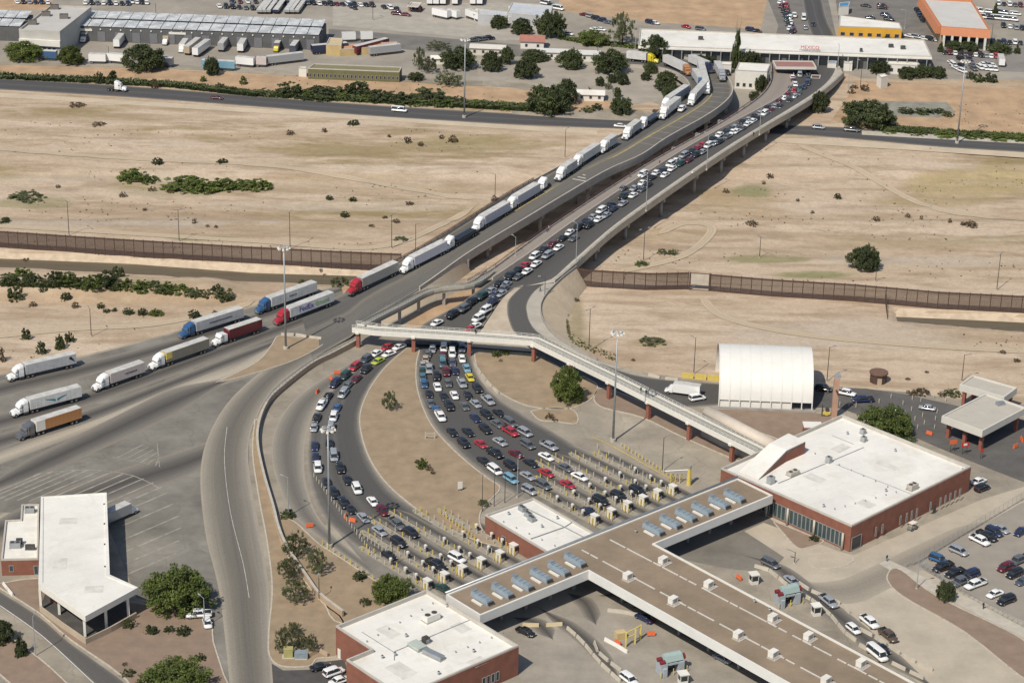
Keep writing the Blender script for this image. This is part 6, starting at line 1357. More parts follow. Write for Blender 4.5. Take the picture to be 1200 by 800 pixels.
cars([(235,752,'black','u'),(212,712,'black','s'),(275,672,'silver','s'),(330,692,'white','s'),(355,610,'white','u'),(402,652,'silver','s'),(470,592,'navy','s'),(440,556,'black','s'),(560,542,'silver','s'),(563,482,'black','u'),(655,467,'white','s'),(560,402,'grey','s'),(665,402,'silver','s'),(740,410,'grey','s'),(742,352,'white','s'),(795,368,'black','s'),(745,272,'white','u')], 660, 170, 8, fl_bridge, PC, GC, LT_)
cars([(110,757,'white','s'),(230,737,'white','s'),(312,757,'white','s'),(190,782,'black','s'),(285,715,'navy','s'),(380,697,'white','s'),(365,660,'white','u'),(415,622,'white','s'),(455,655,'green','u'),(490,575,'silver','u'),(535,617,'maroon','s'),(600,572,'black','u'),(572,530,'black','s'),(615,505,'red','s'),(665,475,'red','s'),(720,482,'white','m'),(665,542,'silver','s'),(760,420,'black','s'),(825,377,'white','s'),(825,435,'grey','s'),(780,460,'silver','s'),(888,345,'black','s'),(905,392,'silver','s'),(945,318,'grey','s'),(950,355,'white','s')], 740, 110, 8, fl_bridge, PC, GC, LT_)
cars([(25,702,'white','s'),(20,765,'black','s'),(92,680,'black','s'),(97,717,'grey','s'),(170,627,'silver','s'),(182,668,'white','s'),(240,577,'black','s'),(242,637,'grey','s'),(295,557,'silver','s'),(287,602,'white','s'),(337,572,'white','s'),(350,527,'black','s'),(400,497,'silver','s'),(447,503,'white','u'),(378,550,'black','s'),(475,445,'black','s'),(510,467,'maroon','s'),(542,432,'silver','s'),(592,432,'black','s'),(583,387,'maroon','s'),(632,357,'white','s'),(682,377,'black','s'),(667,322,'maroon','s'),(722,285,'red','s'),(732,338,'silver','s'),(770,310,'grey','s'),(735,227,'white','s'),(710,162,'white','s'),(815,250,'navy','s'),(690,262,'grey','s'),(780,262,'green','s'),(720,195,'maroon','s')], 840, 70, 8, fl_bridge, PC, GC, LT_)
# the densest part of the queue, where the cars close up to the far end
_at = [ray(c[4], c[5], 6.5) for c in CARLIST if c[3] == PC]
for off in (2.4, 5.7):
    ln = []; pp_ = resample(pL, 400)
    for i in range(1, 399):
        d = pp_[i+1] - pp_[i-1]; d.z = 0; d.normalize(); ln.append(pp_[i] + Vector((d.y, -d.x, 0))*off)
    acc = 9
    for a, b in zip(ln, ln[1:]):
        acc += (b - a).length; px, py = proj(b + Vector((0, 0, .7)))
        if acc < 5.6 or py > 350 or py < 84: continue
        q = ray(px, py, 6.5)
        if min((q - k).length for k in _at) < 4.4: continue
        _at.append(q); acc = 0; car(px, py, rnd.choice(('black', 'black', 'grey', 'navy', 'black', 'maroon', 'slate', 'silver', 'green')), rnd.choice('ssuhu'), math.atan2(a.y - b.y, a.x - b.x), PC, GC, b.z, True)
# loose cars near the port
def hd(px, py, dx, dy): return head(ray(px, py), ray(px + dx, py + dy))
GP = 'cars in the staff car park'
for x, y, c, k, dx, dy in ((1099.5,654.8,'blue','u',135,50),(1105,664,'black','p',-160,60),(1119,671,'black','p',-160,60),(1137,673,'navy','u',-160,60),(1126,681,'grey','p',-160,60),(1143,684,'white','p',-160,60),(1166,695,'white','s',-160,62),(1179,703,'black','u',-160,62),(1123.5,645,'silver','u',135,60),(1148,632.5,'white','p',150,75),(1156.5,627.5,'black','p',150,75),(1165,623,'navy','u',150,75),(1173,619,'silver','s',150,75),(1196,622,'navy','s',-80,60),(1178,664.5,'maroon','u',-140,60),(1194,656,'grey','p',-140,60),(1189,672,'black','u',-140,60),(1199,680,'slate','s',-140,60)):
    car(x, y, c, k, hd(x, y, dx, dy), 'in the staff car park', GP)
GX = 'cars leaving by the exit lane'
for x, y, c, k in ((903,660,'grey','m'),(928,679.5,'silver','s'),(971,704,'silver','p'),(1000,736,'white','h'),(1019,728,'white','p'),(1041,744,'brown','p'),(1034,759,'black','s'),(1028,766,'white','v')): car(x, y, c, k, hd(x, y, 50, 40) if x > 920 else hd(x, y, 50, 24), 'by the concrete barriers of the exit lane', GX)
for x, y, c, k, dx, dy, pl in ((616,739,'black','s',50,22,'alone on the yard below the canopy left arm'),(737,795,'white','u',30,22,'between curved barriers at the bottom edge'),(755,723,'navy','s',-50,-25,'half under the canopy left edge'),(847,770,'silver','s',-50,-25,'half under the canopy near the bottom'),(376,780,'black','s',40,-8,'in the dark car park beside the bottom office'),(391,787,'white','u',40,-14,'in the dark car park beside the bottom office'),(398,796,'white','s',40,-14,'in the dark car park beside the bottom office'),(233,719.5,'white','p',-60,4,'beside the big round tree'),(228,708,'black','u',-60,4,'in the shade of the big round tree'),(243,729,'white','h',8,30,'at the kerb by the big round tree'),
    (965,455,'black','u',50,8,'just right of the white tent'),(991,460,'white','p',50,10,'right of the white tent'),(1011,468,'navy','p',-50,2,'on the inspection road'),(1087,477,'silver','s',-50,-8,'between orange barrels and the inspection canopies'),(1050,481,'black','s',50,8,'behind the round green tree'),(817,466,'white','u',50,-8,'left of the white tent'),(1151,571,'black','u',40,-16,'at the far right corner of the brick building'),(1147,563,'white','s',40,-16,'at the far right corner of the brick building'),
    (468,129,'white','v',60,5,'on the river highway'),(727,147,'white','s',60,4,'on the river highway beside the truck bridge'),(959,149,'silver','u',60,5,'on the river highway right of the car bridge'),(998,152,'grey','p',60,6,'on the river highway right of the car bridge'),(254,114,'maroon','s',60,5,'on the river highway, far left'),(799,127.5,'white','p',-20,20,'on the truck bridge between the trucks')):
    car(x, y, c, k, hd(x, y, dx, dy), pl, 'scattered single cars', 8.0 if 'truck bridge between' in pl else .06)
# far parking lots
GF = 'cars parked in the town across the river'
def row(a, b, n, cols, kinds, dx, dy, place, skip=()):
    for i in range(n):
        if i in skip: continue
        t = i/max(1, n-1); x, y = a[0] + (b[0]-a[0])*t, a[1] + (b[1]-a[1])*t; car(x, y, cols[i % len(cols)], kinds[i % len(kinds)], hd(x, y, dx, dy) + rnd.uniform(-.1, .1), place, GF, .06, True)
row((257,7), (304,10), 7, ('white','black','black','black','grey','black','black'), 'suuhsus', 5, 12, 'in the front row behind the metal warehouse')
row((100,3), (150,4), 8, ('white','black','grey','white','black','white','black','navy'), 'sus', 5, 12, 'in the top left car row')
row((155,2), (172,3), 4, ('white','white','black','white'), 'us', 5, 12, 'in the top left car row')
row((272,1.5), (318,2), 6, ('navy','maroon','white','black','silver','white'), 'ushs', 5, 12, 'in the top row behind the metal warehouse')
row((322,1), (352,5), 5, ('navy','white','black','black','grey'), 'su', 5, 12, 'at the top edge behind the metal warehouse')
row((353,3), (436,6), 13, ('black','grey','black','white','black','black','maroon','black','white','black','white','black','black'), 'suushus', 8, 6, 'in the long row above the workshop yard')
row((411,7), (415,9), 2, ('navy','black'), 'us', 8, 6, 'in the long row above the workshop yard')
row((450,8), (465,10), 3, ('black','white','black'), 'sus', 8, 6, 'in the short row left of the sunshade')
row((466,16), (475,17), 2, ('maroon','maroon'), 'ps', 20, 2, 'below the sunshade by the town street')
row((482,8), (492,9.5), 2, ('navy','black'), 'us', 8, 6, 'under the white sunshade')
row((685,17), (713,26), 5, ('maroon','silver','black','navy','grey'), 'suup', 20, 4, 'on the dirt lot above the park trees')
row((697,34), (704,34), 2, ('white','white'), 'ss', 20, 4, 'on the grass above the park trees')
row((666,39), (667,39), 1, ('white',), 's', 20, 4, 'beside the tall tree in the town')
row((762,26), (767,26.5), 2, ('navy','white'), 'us', 20, 4, 'on the bare field behind the customs hall')
row((804,31), (821,34), 2, ('red','grey'), 'su', 20, 4, 'on the bare field behind the customs hall')
row((880,35), (887,36), 2, ('navy','black'), 'us', 20, 4, 'behind the middle of the customs hall')
row((845,81), (851,85), 2, ('black','black'), 'pp', 20, 10, 'beside the end of the truck queue')
row((555,47), (572,45), 4, ('grey','black','grey','black'), 'pupp', 20, -2, 'on the town street by the grey trucks')
row((914,2), (927,38), 8, ('white','maroon','black','black','green','black','white','black'), 'sus', -6, 12, 'in the left file of the border street queue')
row((920,1), (930,36), 8, ('white','red','maroon','black','white','white','black','maroon'), 'sus', -6, 12, 'in the right file of the border street queue')
row((931,18), (942,21), 2, ('white','white'), 'pv', 4, 14, 'on the border street')
row((944,32), (953,28), 2, ('silver','black'), 'ss', 4, 14, 'on the border street')
row((1015,6.5), (1034,7), 2, ('black','maroon'), 'su', 20, 2, 'in the shop car park near the top')
row((1020,20.5), (1042,22.5), 2, ('black','black'), 'su', 20, 2, 'just above the yellow shop')
row((1038,17.5), (1034,9), 2, ('navy','black'), 'us', 20, 2, 'in the shop car park near the top')
row((1077,12), (1085,25), 5, ('black','black','navy','black','black'), 'us', 20, 4, 'beside the left wall of the orange store')
row((1107,61), (1168,66), 11, ('black','maroon','white','black','grey','black','white','black','silver','white','red'), 'sus', 4, 10, 'in the row below the store hedges')
row((1151,48), (1196,50), 8, ('white','silver','black','black','navy','black','white','black'), 'us', 4, 10, 'along the front of the orange store')
row((1115,73), (1120,79), 3, ('white','white','white'), 'su', 10, 6, 'in the left group of the store car park')
row((1126,69), (1128,83), 3, ('black','black','white'), 'us', 10, 4, 'beside the tall right mast')
row((1136,70), (1141,80), 4, ('black','navy','grey','grey'), 'up', 8, 8, 'in the middle group of the store car park')
row((1149,79), (1166,81), 4, ('white','white','white','white'), 'usu', 8, 6, 'in the front row of the white car group')
row((1152,75), (1163,76), 3, ('white','silver','white'), 'sus', 8, 6, 'in the back row of the white car group')
row((1150,20), (1186,23), 5, ('white','navy','white','white','white'), 'vvv', 20, 2, 'in the van row by the orange store')
row((1146,13), (1190,16), 4, ('white','white','silver','white'), 'vm', 20, 2, 'in the back van row by the store')
row((20,2), (56,2.5), 6, ('white','black','silver','black','navy','white'), 'sus', 5, 12, 'in the top left corner car row')
row((1170,4), (1196,6), 5, ('white','black','white','grey','maroon'), 'us', 5, 12, 'in the top right corner car row')
row((1176,30), (1198,33), 4, ('black','white','silver','black'), 'usm', 5, 12, 'right of the store beside the bare yard')
row((1066,42), (1098,47), 5, ('white','silver','white','black','white'), 'su', 20, 4, 'at the hall end by the store')
row((640,4), (654,10), 3, ('white','black','white'), 'vu', 20, 4, 'beside the pale top warehouse')
# semi trucks: front and rear wheel pixels
G1, G2 = 'semi trucks on the truck approach', 'semi trucks on the truck bridge'
t1 = semi((10, 449), (92, 430), 'white', 'silver', 'white semi with pale trailer, farthest left on the upper lane', G1, .06)
t2 = semi((15, 491), (98, 469), 'white', 'white', 'white semi whose white trailer has a teal emblem', G1, .06)
t3 = semi((23, 518), (98, 494), 'grey', 'orange', 'grey cabbed semi hauling a rusty orange container, lowest of the left trucks', G1, .06)
t4 = semi((112, 461), (172, 440), 'white', 'pink', 'white semi with short pinkish white trailer and dark lettering', G1, .06)
t5 = semi((178, 436), (247, 412), 'white', 'beige', 'white semi pulling a drab trailer with a yellow front', G1, .06, tpaint=M('drab_trailer', (.22, .20, .155), .6, .08, .5))
t6 = semi((213, 399), (287, 376), 'blue', 'silver', 'blue cabbed semi with silver trailer, farther left of two blue trucks', G1, .06)
t7 = semi((252, 408), (309, 389), 'white', 'maroon', 'white cabbed semi hauling a dark maroon container', G1, .06, fair=False)
t8 = semi((303, 370), (373, 345), 'blue', 'white', 'blue cabbed semi with white trailer beside the tall lamp mast', G1, .06)
t9 = semi((325, 383), (393, 357), 'red', 'white', 'red semi whose white trailer has purple and green lettering', G1, (.06, .5))
t10 = semi((411, 348), (469, 321), 'red', 'silver', 'red semi with grey trailer at the foot of the bridge ramp', G2, (1.2, 2.9), tpaint=M('grey_trailer', (.30, .285, .26), .6, .08, .5))
sl = M('lilac_trailer', (.50, .49, .53), .5, .06, .5)
for f, r, c, t, lab, z, kw_ in (((473, 323), (526, 296), 'white', 'white', 'white semi with teal bumper behind the red semi on the ramp', (3.0, 4.9), dict(tpaint=sl)), ((523, 297), (562, 274), 'white', 'black', 'white semi towing a dark flatbed on the ramp', (4.9, 6.1), dict(flat=True)), ((558, 274), (599, 250), 'white', 'white', 'white semi with lilac trailer behind the flatbed', (6.0, 6.8), dict(tpaint=sl)), ((597, 250), (634, 228), 'white', 'white', 'white semi with long lilac trailer and dark lettering by the red railing', (6.7, 7.4), dict(tpaint=sl)),
        ((656, 214), (677, 200), 'white', 'silver', 'white semi with short silver trailer above the white road bars', (7.9, 8.1), {}), ((675, 200), (704, 181), 'white', 'white', 'white semi with long pale trailer midway along the truck bridge', (8.1, 8.3), {}), ((706, 182), (724, 171), 'white', 'silver', 'short white truck ahead of the gap on the truck bridge', (8.3, 8.3), {}),
        ((735, 166), (752, 153), 'white', 'silver', 'short white semi with grey box in front of the black trailer', (8.3, 8.2), {}), ((753, 154), (776, 138), 'white', 'black', 'white semi towing a low black trailer', (8.2, 8.1), dict(flat=True)), ((778, 142), (798, 126), 'white', 'white', 'white semi in the near lane below the bridge bend', (8.1, 7.8), {}), ((780, 131), (808, 112), 'white', 'lightblue', 'white semi with blue grey trailer in the far lane below the bend', (8.0, 7.3), dict(tpaint=M('bluegrey_trailer', (.28, .32, .36), .5, .06, .5))),
        ((812, 126), (830, 106), 'white', 'silver', 'white semi with silver trailer just inside the bridge bend', (7.7, 6.8), {}), ((832, 112), (824, 82), 'white', 'silver', 'white semi with grey trailer turning round the bend top', (7.0, 4.5), {}), ((819, 106), (810, 92), 'blue', 'silver', 'small blue cabbed semi on the inside of the bend', (6.6, 4.5), {}), ((805, 90), (776, 76), 'orange', 'white', 'orange yellow cabbed semi with white trailer at the bend', (4.0, 1.4), {}),
        ((831, 87), (806, 76), 'navy', 'white', 'dark blue cabbed semi with white trailer on the outer bend', (4.0, 1.6), {}), ((771, 76), (733, 72), 'yellow', 'white', 'yellow and blue cabbed semi with white trailer waiting by the trees', (.8, .1), {}), ((843, 96), (836, 83), 'silver', 'silver', 'silver tanker like truck heading down the empty outer lane', (5.6, 3.6), {})):
    semi(f, r, c, t, lab, G2, z, **kw_)
bt = semi((637, 226), (626, 232), 'white', None, 'white tractor without trailer behind the lilac trailer on the bridge', G2, 7.6); bt.location = ray(634, 223, 7.5); bt.rotation_euler = (0, 0, fl_bridge(634, 230)[0])
b2 = semi((148, 108), (134, 107), 'white', None, 'white tractor without trailer driving on the river highway', 'tractors without trailers', .06); b2.location = ray(142, 107, .1); b2.rotation_euler = (0, 0, hd(142, 107, 60, 4))
def decal(tr, s, size, mat, x, z=2.7):
    t = put('lettering', text_mesh(s, size, mat), parent=[c for c in tr[0].children if c.name.startswith('trailer')][0] if tr[0].children else None)
    t.location = (-tr[1]*x, 1.345, z); t.rotation_euler = (R(90), 0, R(180)); return t
TD = {o.name: (o, L) for o, L in TRUCKS}
purple = M('print_purple', (.10, .03, .30), .6, .05, 2); pgreen = M('print_green', (.20, .42, .03), .6, .05, 2); pteal = M('print_teal', (.02, .25, .30), .6, .05, 2); pdark = M('print_dark', (.03, .03, .05), .6, .05, 2)
def td(o): return TD[o.name]
decal(td(t9), 'FedEx', 2.3, purple, .36); decal(td(t9), 'Ground', 1.7, pgreen, .72)
# teal winged emblem on the second trailer
e = MB()
for s in (-1, 1):
    for k in range(3): e.quad((s*.25, .012, -.1 - k*.22), (s*(3.2 - k*.8), .012, .45 - k*.18), (s*(2.6 - k*.7), .012, .12 - k*.2), (s*.3, .012, -.3 - k*.22))
eo = put('emblem', e, pteal, [c for c in t2.children if c.name.startswith('trailer')][0]); eo.location = (-td(t2)[1]*.5, 1.335, 2.7)
e = MB()
for k in range(5): e.quad((-.9 + .3*k, .012, -.7 + .2*k), (.1 + .15*k, .012, .9 - .1*k), (.35 + .1*k, .012, .7 - .1*k), (-.7 + .3*k, .012, -.8 + .2*k))
eo = put('emblem', e, pdark, [c for c in t1.children if c.name.startswith('trailer')][0]); eo.location = (-td(t1)[1]*.9, 1.335, 2.8)
for tr, w, hgt, x in ((t4, 4.4, .35, .55), (t6, 8, .3, .5), (t8, 3.0, .35, .45)):
    b = MB()
    for k in range(int(w/.5)): b.box((k*.5 - w/2, 0, rnd.uniform(-.03, .03)), (.34, .015, hgt))
    q = put('lettering', b, pdark, [c for c in tr.children if c.name.startswith('trailer')][0]); q.location = (-td(tr)[1]*x, 1.345, 2.7)
pt = put('front_patch', MB().box((0, 0, 0), (2.0, 2.66, 1.9)), yellow, [c for c in t5.children if c.name.startswith('trailer')][0]); pt.location = (-.95, 0, 3.05)
pt = put('front_patch', MB().box((0, 0, 0), (2.6, 2.66, 2.75)), white_paint, [c for c in t3.children if c.name.startswith('trailer')][0]); pt.location = (-1.25, 0, 2.66)
def box_truck(label, px, py, ang, cabc, boxc, L=7, z=.06, group=None):
    p = ray(px, py, z + 1.2); p.z = z; o = thing('box_truck', label, 'truck', p, ang, group); trk_mesh()
    c = MB(); loft(c, [(0, 1.0, .95, .6, 2.3), (.9, 1.0, .9, .6, 2.25), (1.7, 1.0, .85, .6, 1.3), (2.2, .9, .7, .6, 1.1)]); q = put('cab', c, [paint(cabc)], o); put('windows', MB().hexa([(1.0, -.9, 1.4), (1.66, -.86, 1.36), (1.66, .86, 1.36), (1.0, .9, 1.4)], [(.7, -.88, 2.1), (.98, -.86, 2.1), (.98, .86, 2.1), (.7, .88, 2.1)]), glass, q)
    put('box', MB().box((-L/2, 0, .9), (L - .2, 2.4, 2.5), base=True).box((-L/2, 0, 3.4), (L - .3, 2.3, .05), m=1, base=True), [paint(boxc), MATS['trailer_roof']], o)
    for x in (1.2, -L + 1.6):
        for y in (-.95, .95): k = put('wheel', TRK['wheel'], parent=o, loc=(x, y, .45)); k.scale = (.87, .87, .87)
box_truck('grey box truck parked behind the bent white roof office', 151, 597.5, hd(151, 597, 36, -16), 'white', 'silver', 8.5)
box_truck('white box truck on the exit road left of the white tent', 789, 456, hd(789, 456, -60, -8), 'white', 'white', 7.5)
for x, y, c, bc, dx, dy, l in ((98, 46, 'white', 'grey', -14, 12, 'grey truck with white front backed to the dark warehouse, leftmost'), (194, 49, 'white', 'beige', -12, 12, 'pinkish box truck backed to the dark warehouse'), (213, 58, 'white', 'white', -10, 14, 'white box truck backed to the dark warehouse, right of the pinkish one'), (324, 57, 'yellow', 'grey', -8, 12, 'yellow fronted grey truck backed to the dark warehouse'), (1172, 69, 'white', 'white', -3, -10, 'white delivery truck in the store car park')):
    box_truck(l, x, y, hd(x, y, dx, dy), c, bc, 9)
def ptrailer(a, b, colr, label, h=2.8, mat=None, wheels=True):
    """parked trailer or container between two ground pixels"""
    A, B = ray(*a), ray(*b); L = (B - A).length; o = thing('parked_trailer', label, 'trailer', A, head(A, B), 'trailers and containers parked in the town'); m_ = mat or paint(colr)
    z = 1.1 if wheels else .15
    put('box', MB().box((L/2, 1.2, z), (L, 2.5, h), base=True).box((L/2, 1.2, z + h), (L - .2, 2.3, .05), m=1, base=True), [m_, MATS['trailer_roof']], o); put('undercarriage', MB().box((L/2, 1.2, .3), (L*.9, 2.0, .8), base=True), dark_steel, o)
    if wheels:
        for x in (L*.12, L*.2):
            for y in (.1, 2.3): put('wheel', trk_mesh()['wheel'], parent=o, loc=(x, y, .52))
for a, b, c, l in (((104, 75), (124, 75.5), 'white', 'white container at the street edge between the two left trees'), ((125, 74), (146, 76), 'white', 'long white container right of the left trees'), ((186, 79), (202, 80), 'slate', 'dark blue grey container right of the big warehouse tree'), ((236, 82), (275, 84), 'lightblue', 'long light blue container at the street edge'), ((276, 78), (297, 80), 'white', 'white trailer behind the light blue container'), ((300, 79), (312, 79.5), 'pink', 'pale pink trailer next to a red cab'), ((45, 71), (66, 72), 'blue', 'blue tarpaulin trailer below the far left office'), ((366, 65), (408, 61.5), 'navy', 'long purple and white trailer behind the olive building'), ((418, 66), (456, 56), 'maroon', 'long red trailer behind the olive building'), ((434, 67), (470, 63), 'silver', 'pale green white trailer behind the olive building'),
        ((314, 78), (356, 73), 'silver', 'long grey roofed trailer left of the olive building'), ((401, 50), (417, 49.5), 'white', 'left white container on the yellow workshop roof yard'), ((423, 49.5), (437, 49), 'white', 'right white container on the yellow workshop yard')):
    ptrailer(a, b, c, l)
for i, (a, b) in enumerate((((222, 66), (236, 55)), ((232, 68), (247, 57)), ((262, 62), (270, 52)), ((285, 63), (291, 53)), ((140, 58), (147, 49)), ((346, 65), (352, 57)))): ptrailer(a, b, ('beige', 'white', 'silver', 'white', 'white', 'slate')[i], '%s pale trailer from the left parked at the warehouse docks' % ('second', 'third', 'fourth', 'fifth', 'first', 'sixth')[i])
for i, x in enumerate((506.5, 514, 522, 536, 557, 565)): ptrailer((x, 7.5), (x + 2.5, -8), 'white', '%s white trailer from the left in the top trailer row' % NTH[i])
for i, (a, b) in enumerate((((506, 20), (524, 24)), ((524, 21), (535, 24)), ((545, 21), (562, 27)), ((562, 23), (580, 30)), ((578, 24), (596, 31)), ((596, 18), (612, 22)))): ptrailer(a, b, 'white', '%s white trailer from the left in the slanted trailer row' % NTH[i])
for i, x in enumerate((309, 314, 319, 328, 341, 347, 352)): ptrailer((x - 2, 17.5), (x + 8, 4), 'silver' if i != 3 else 'navy', '%s long thin flatbed load from the left behind the warehouse' % NTH[i], 1.0)
rc = thing('truck_cab', 'small red truck cab parked right of the pink trailer', 'truck', ray(300, 76.5), 0); trk_mesh(); q = put('cab', TRK['cab'], parent=rc); recolour(q, 'red'); put('windows', TRK['windows'], parent=q)
# ============================================================ MASTS AND LAMPS
def mast(px, py, label, h=30.5):
    p = ray(px, py, 0); o = thing('light_mast', label, 'light mast', p, 0, 'tall lamp masts'); put('pole', MB().tube((0, 0, .5), (0, 0, h), .34, 10, 0, .13), galv, o, smooth=True); put('base', MB().tube((0, 0, -.2), (0, 0, .9), .75, 10), conc_pale, o)
    r_ = MB()
    for k in range(16): a, b = k*math.pi/8, (k+1)*math.pi/8; r_.tube((1.3*math.cos(a), 1.3*math.sin(a), h), (1.3*math.cos(b), 1.3*math.sin(b), h), .08, 5)
    for k in range(4): a = k*math.pi/2; r_.tube((0, 0, h + .1), (1.3*math.cos(a), 1.3*math.sin(a), h), .05, 4)
    put('lamp_ring', r_, grey_metal, o)
    for k in range(8): a = k*math.pi/4; put('lamp', TRK.get('lm') or TRK.setdefault('lm', MB().box((0, 0, -.35), (.75, .6, .4), tap=.8).mesh('lamp', white_paint)), parent=o, loc=(1.5*math.cos(a), 1.5*math.sin(a), h), rz=a)
mast(718.3, 517, 'tall lamp mast standing by the yellow bollards right of the round tree'); mast(386, 641, 'tall lamp mast beside the left car queue and planting bed'); mast(335, 409, 'tall lamp mast on the brown wedge bed among the trucks')
mast(544, 138, 'tall galvanised mast beside the river highway left of the bridges', 30); mast(1121.5, 168, 'tall galvanised mast beside the river highway at the right', 31)
def lamp(px, py, hpx, label, arm=None, mat=None, heads=1, z=None, group='street lamps'):
    p = G(px, py, z); h = hpx*mpp(p)/.92; mt = mat or dark_steel; o = thing('street_lamp', label, 'street lamp', p, rnd.uniform(0, 3) if arm is None else arm, group)
    put('pole', MB().tube((0, 0, -.2), (0, 0, h), .13, 7, 0, .08), mt, o); put('base', MB().tube((0, 0, -.2), (0, 0, .35), .3, 8), conc_pale, o)
    a = MB(); hd_ = MB()
    for s in ((1,) if heads == 1 else (1, -1)): a.tube((0, 0, h - .15), (s*1.5, 0, h + .1), .05, 5); hd_.box((s*1.75, 0, h + .1), (.8, .35, .16))
    put('arm', a, mt, o); put('lamp_head', hd_, grey_metal, o); return o
for x, y, h, l, m_, n in ((374, 702.5, 26, 'short lamp post in the planting bed above the bottom office', None, 1), (41.5, 768, 47, 'pale street lamp on the lower left street bed', grey_metal, 1), (776, 552, 40, 'dark lamp post in the concrete yard below the footbridge', None, 1), (638, 362, 37, 'dark lamp post on the concrete slope by the exit ramp', None, 1), (690, 411, 49, 'lamp post on the sand beside the exit ramp, left of the tall mast', None, 2), (813, 438, 42, 'dark lamp post just left of the white tent', None, 1), (969, 447, 40, 'dark lamp post just right of the white tent', None, 1), (1127, 447, 31, 'dark post behind the farther inspection canopy', None, 1),
        (338, 605, 47, 'pale curved lamp at the outer road edge by the retaining wall', grey_metal, 1), (606, 583, 47, 'white curved lamp before the small brick office', grey_metal, 1), (487, 297, 34, 'lamp post by the red railing near the left fence end', None, 1), (459, 291, 38, 'lamp post standing on the sand right of the bush, behind the fence', None, 2), (340, 292, 42, 'lamp post behind the left fence above the lamp mast', None, 2), (81, 276, 38, 'lamp post behind the left fence near the left edge', None, 2), (210, 283, 36, 'lamp post behind the left fence, middle of it', None, 2), (754, 306, 37, 'double lamp post on the sand right of the car bridge', None, 2), (580, 235, 30, 'power pole on the sand left of the truck bridge', rust, 1), (890, 302, 24, 'lamp post behind the right fence, left of the lone tree', None, 2), (1026, 330, 12, 'short camera post just behind the right fence', None, 1), (1168, 340, 41, 'double lamp post behind the right fence near the right edge', None, 2), (662, 185, 32, 'lamp post left of the truck bridge middle', None, 1),
        (107, 394, 32, 'thin pole on the sand left of the blue trucks', rust, 1), (183, 24, 18, 'dark pole on the metal warehouse yard', None, 1), (128, 74, 18, 'dark pole before the long white container', None, 1), (437, 24, 24, 'wooden pole by the town street near the top', rust, 1), (981, 86, 30, 'grey pole right of the toll canopy', galv, 1), (994, 104, 28, 'pale pole right of the exit loop', grey_metal, 1), (1008, 104, 30, 'dark pole beside the exit loop slope', rust, 1), (744, 62, 40, 'thick pale pole before the customs hall left end', conc_pale, 1), (828, 112, 35, 'lamp post on the inside kerb of the truck bridge bend', None, 1), (700, 71, 30, 'pole between the park trees', None, 1), (1162, 46, 16, 'wooden pole right of the orange store', rust, 1), (1060, 34, 20, 'white pole right of the yellow shop', grey_metal, 1),
        (1074, 690, 30, 'lamp post beside the round car park tree', grey_metal, 1), (931, 660, 14, 'short dark post at the exit lane kerb', None, 1), (460, 664, 26, 'lamp post between the left booth lanes', None, 1), (240, 735, 36, 'grey post at the kerb by the white pickup', grey_metal, 1)): lamp(x, y, h, l, None, m_, n)
for x, y, h, z, l in ((675, 309, 46, 5.8, 'lamp post on the parapet where the car bridge begins'), (757, 247, 40, 7.1, 'second lamp post along the right parapet of the car bridge'), (828, 199, 40, 7.2, 'third lamp post along the right parapet of the car bridge'), (890, 158, 34, 6.9, 'fourth lamp post along the right parapet of the car bridge'), (604, 300, 22, 5.5, 'white lamp post on the left edge of the car bridge')): lamp(x, y, h, l, 2.2, grey_metal, 1, z, 'lamps along the car bridge')
for i, (x, y, h) in enumerate(((565, 599, 44), (579, 593, 40), (591.5, 589, 36))):
    o = thing('flagpole', '%s of three bare dark flagpoles before the small brick office' % ('leftmost', 'middle', 'rightmost')[i], 'flagpole', ray(x, y), 0, 'bare flagpoles by the small office'); p = ray(x, y); put('pole', MB().tube((0, 0, 0), (0, 0, h*mpp(p)/.92), .11, 7, 0, .06), dark_steel, o); put('finial', MB().tube((0, 0, h*mpp(p)/.92), (0, 0, h*mpp(p)/.92 + .2), .12, 6), grey_metal, o)
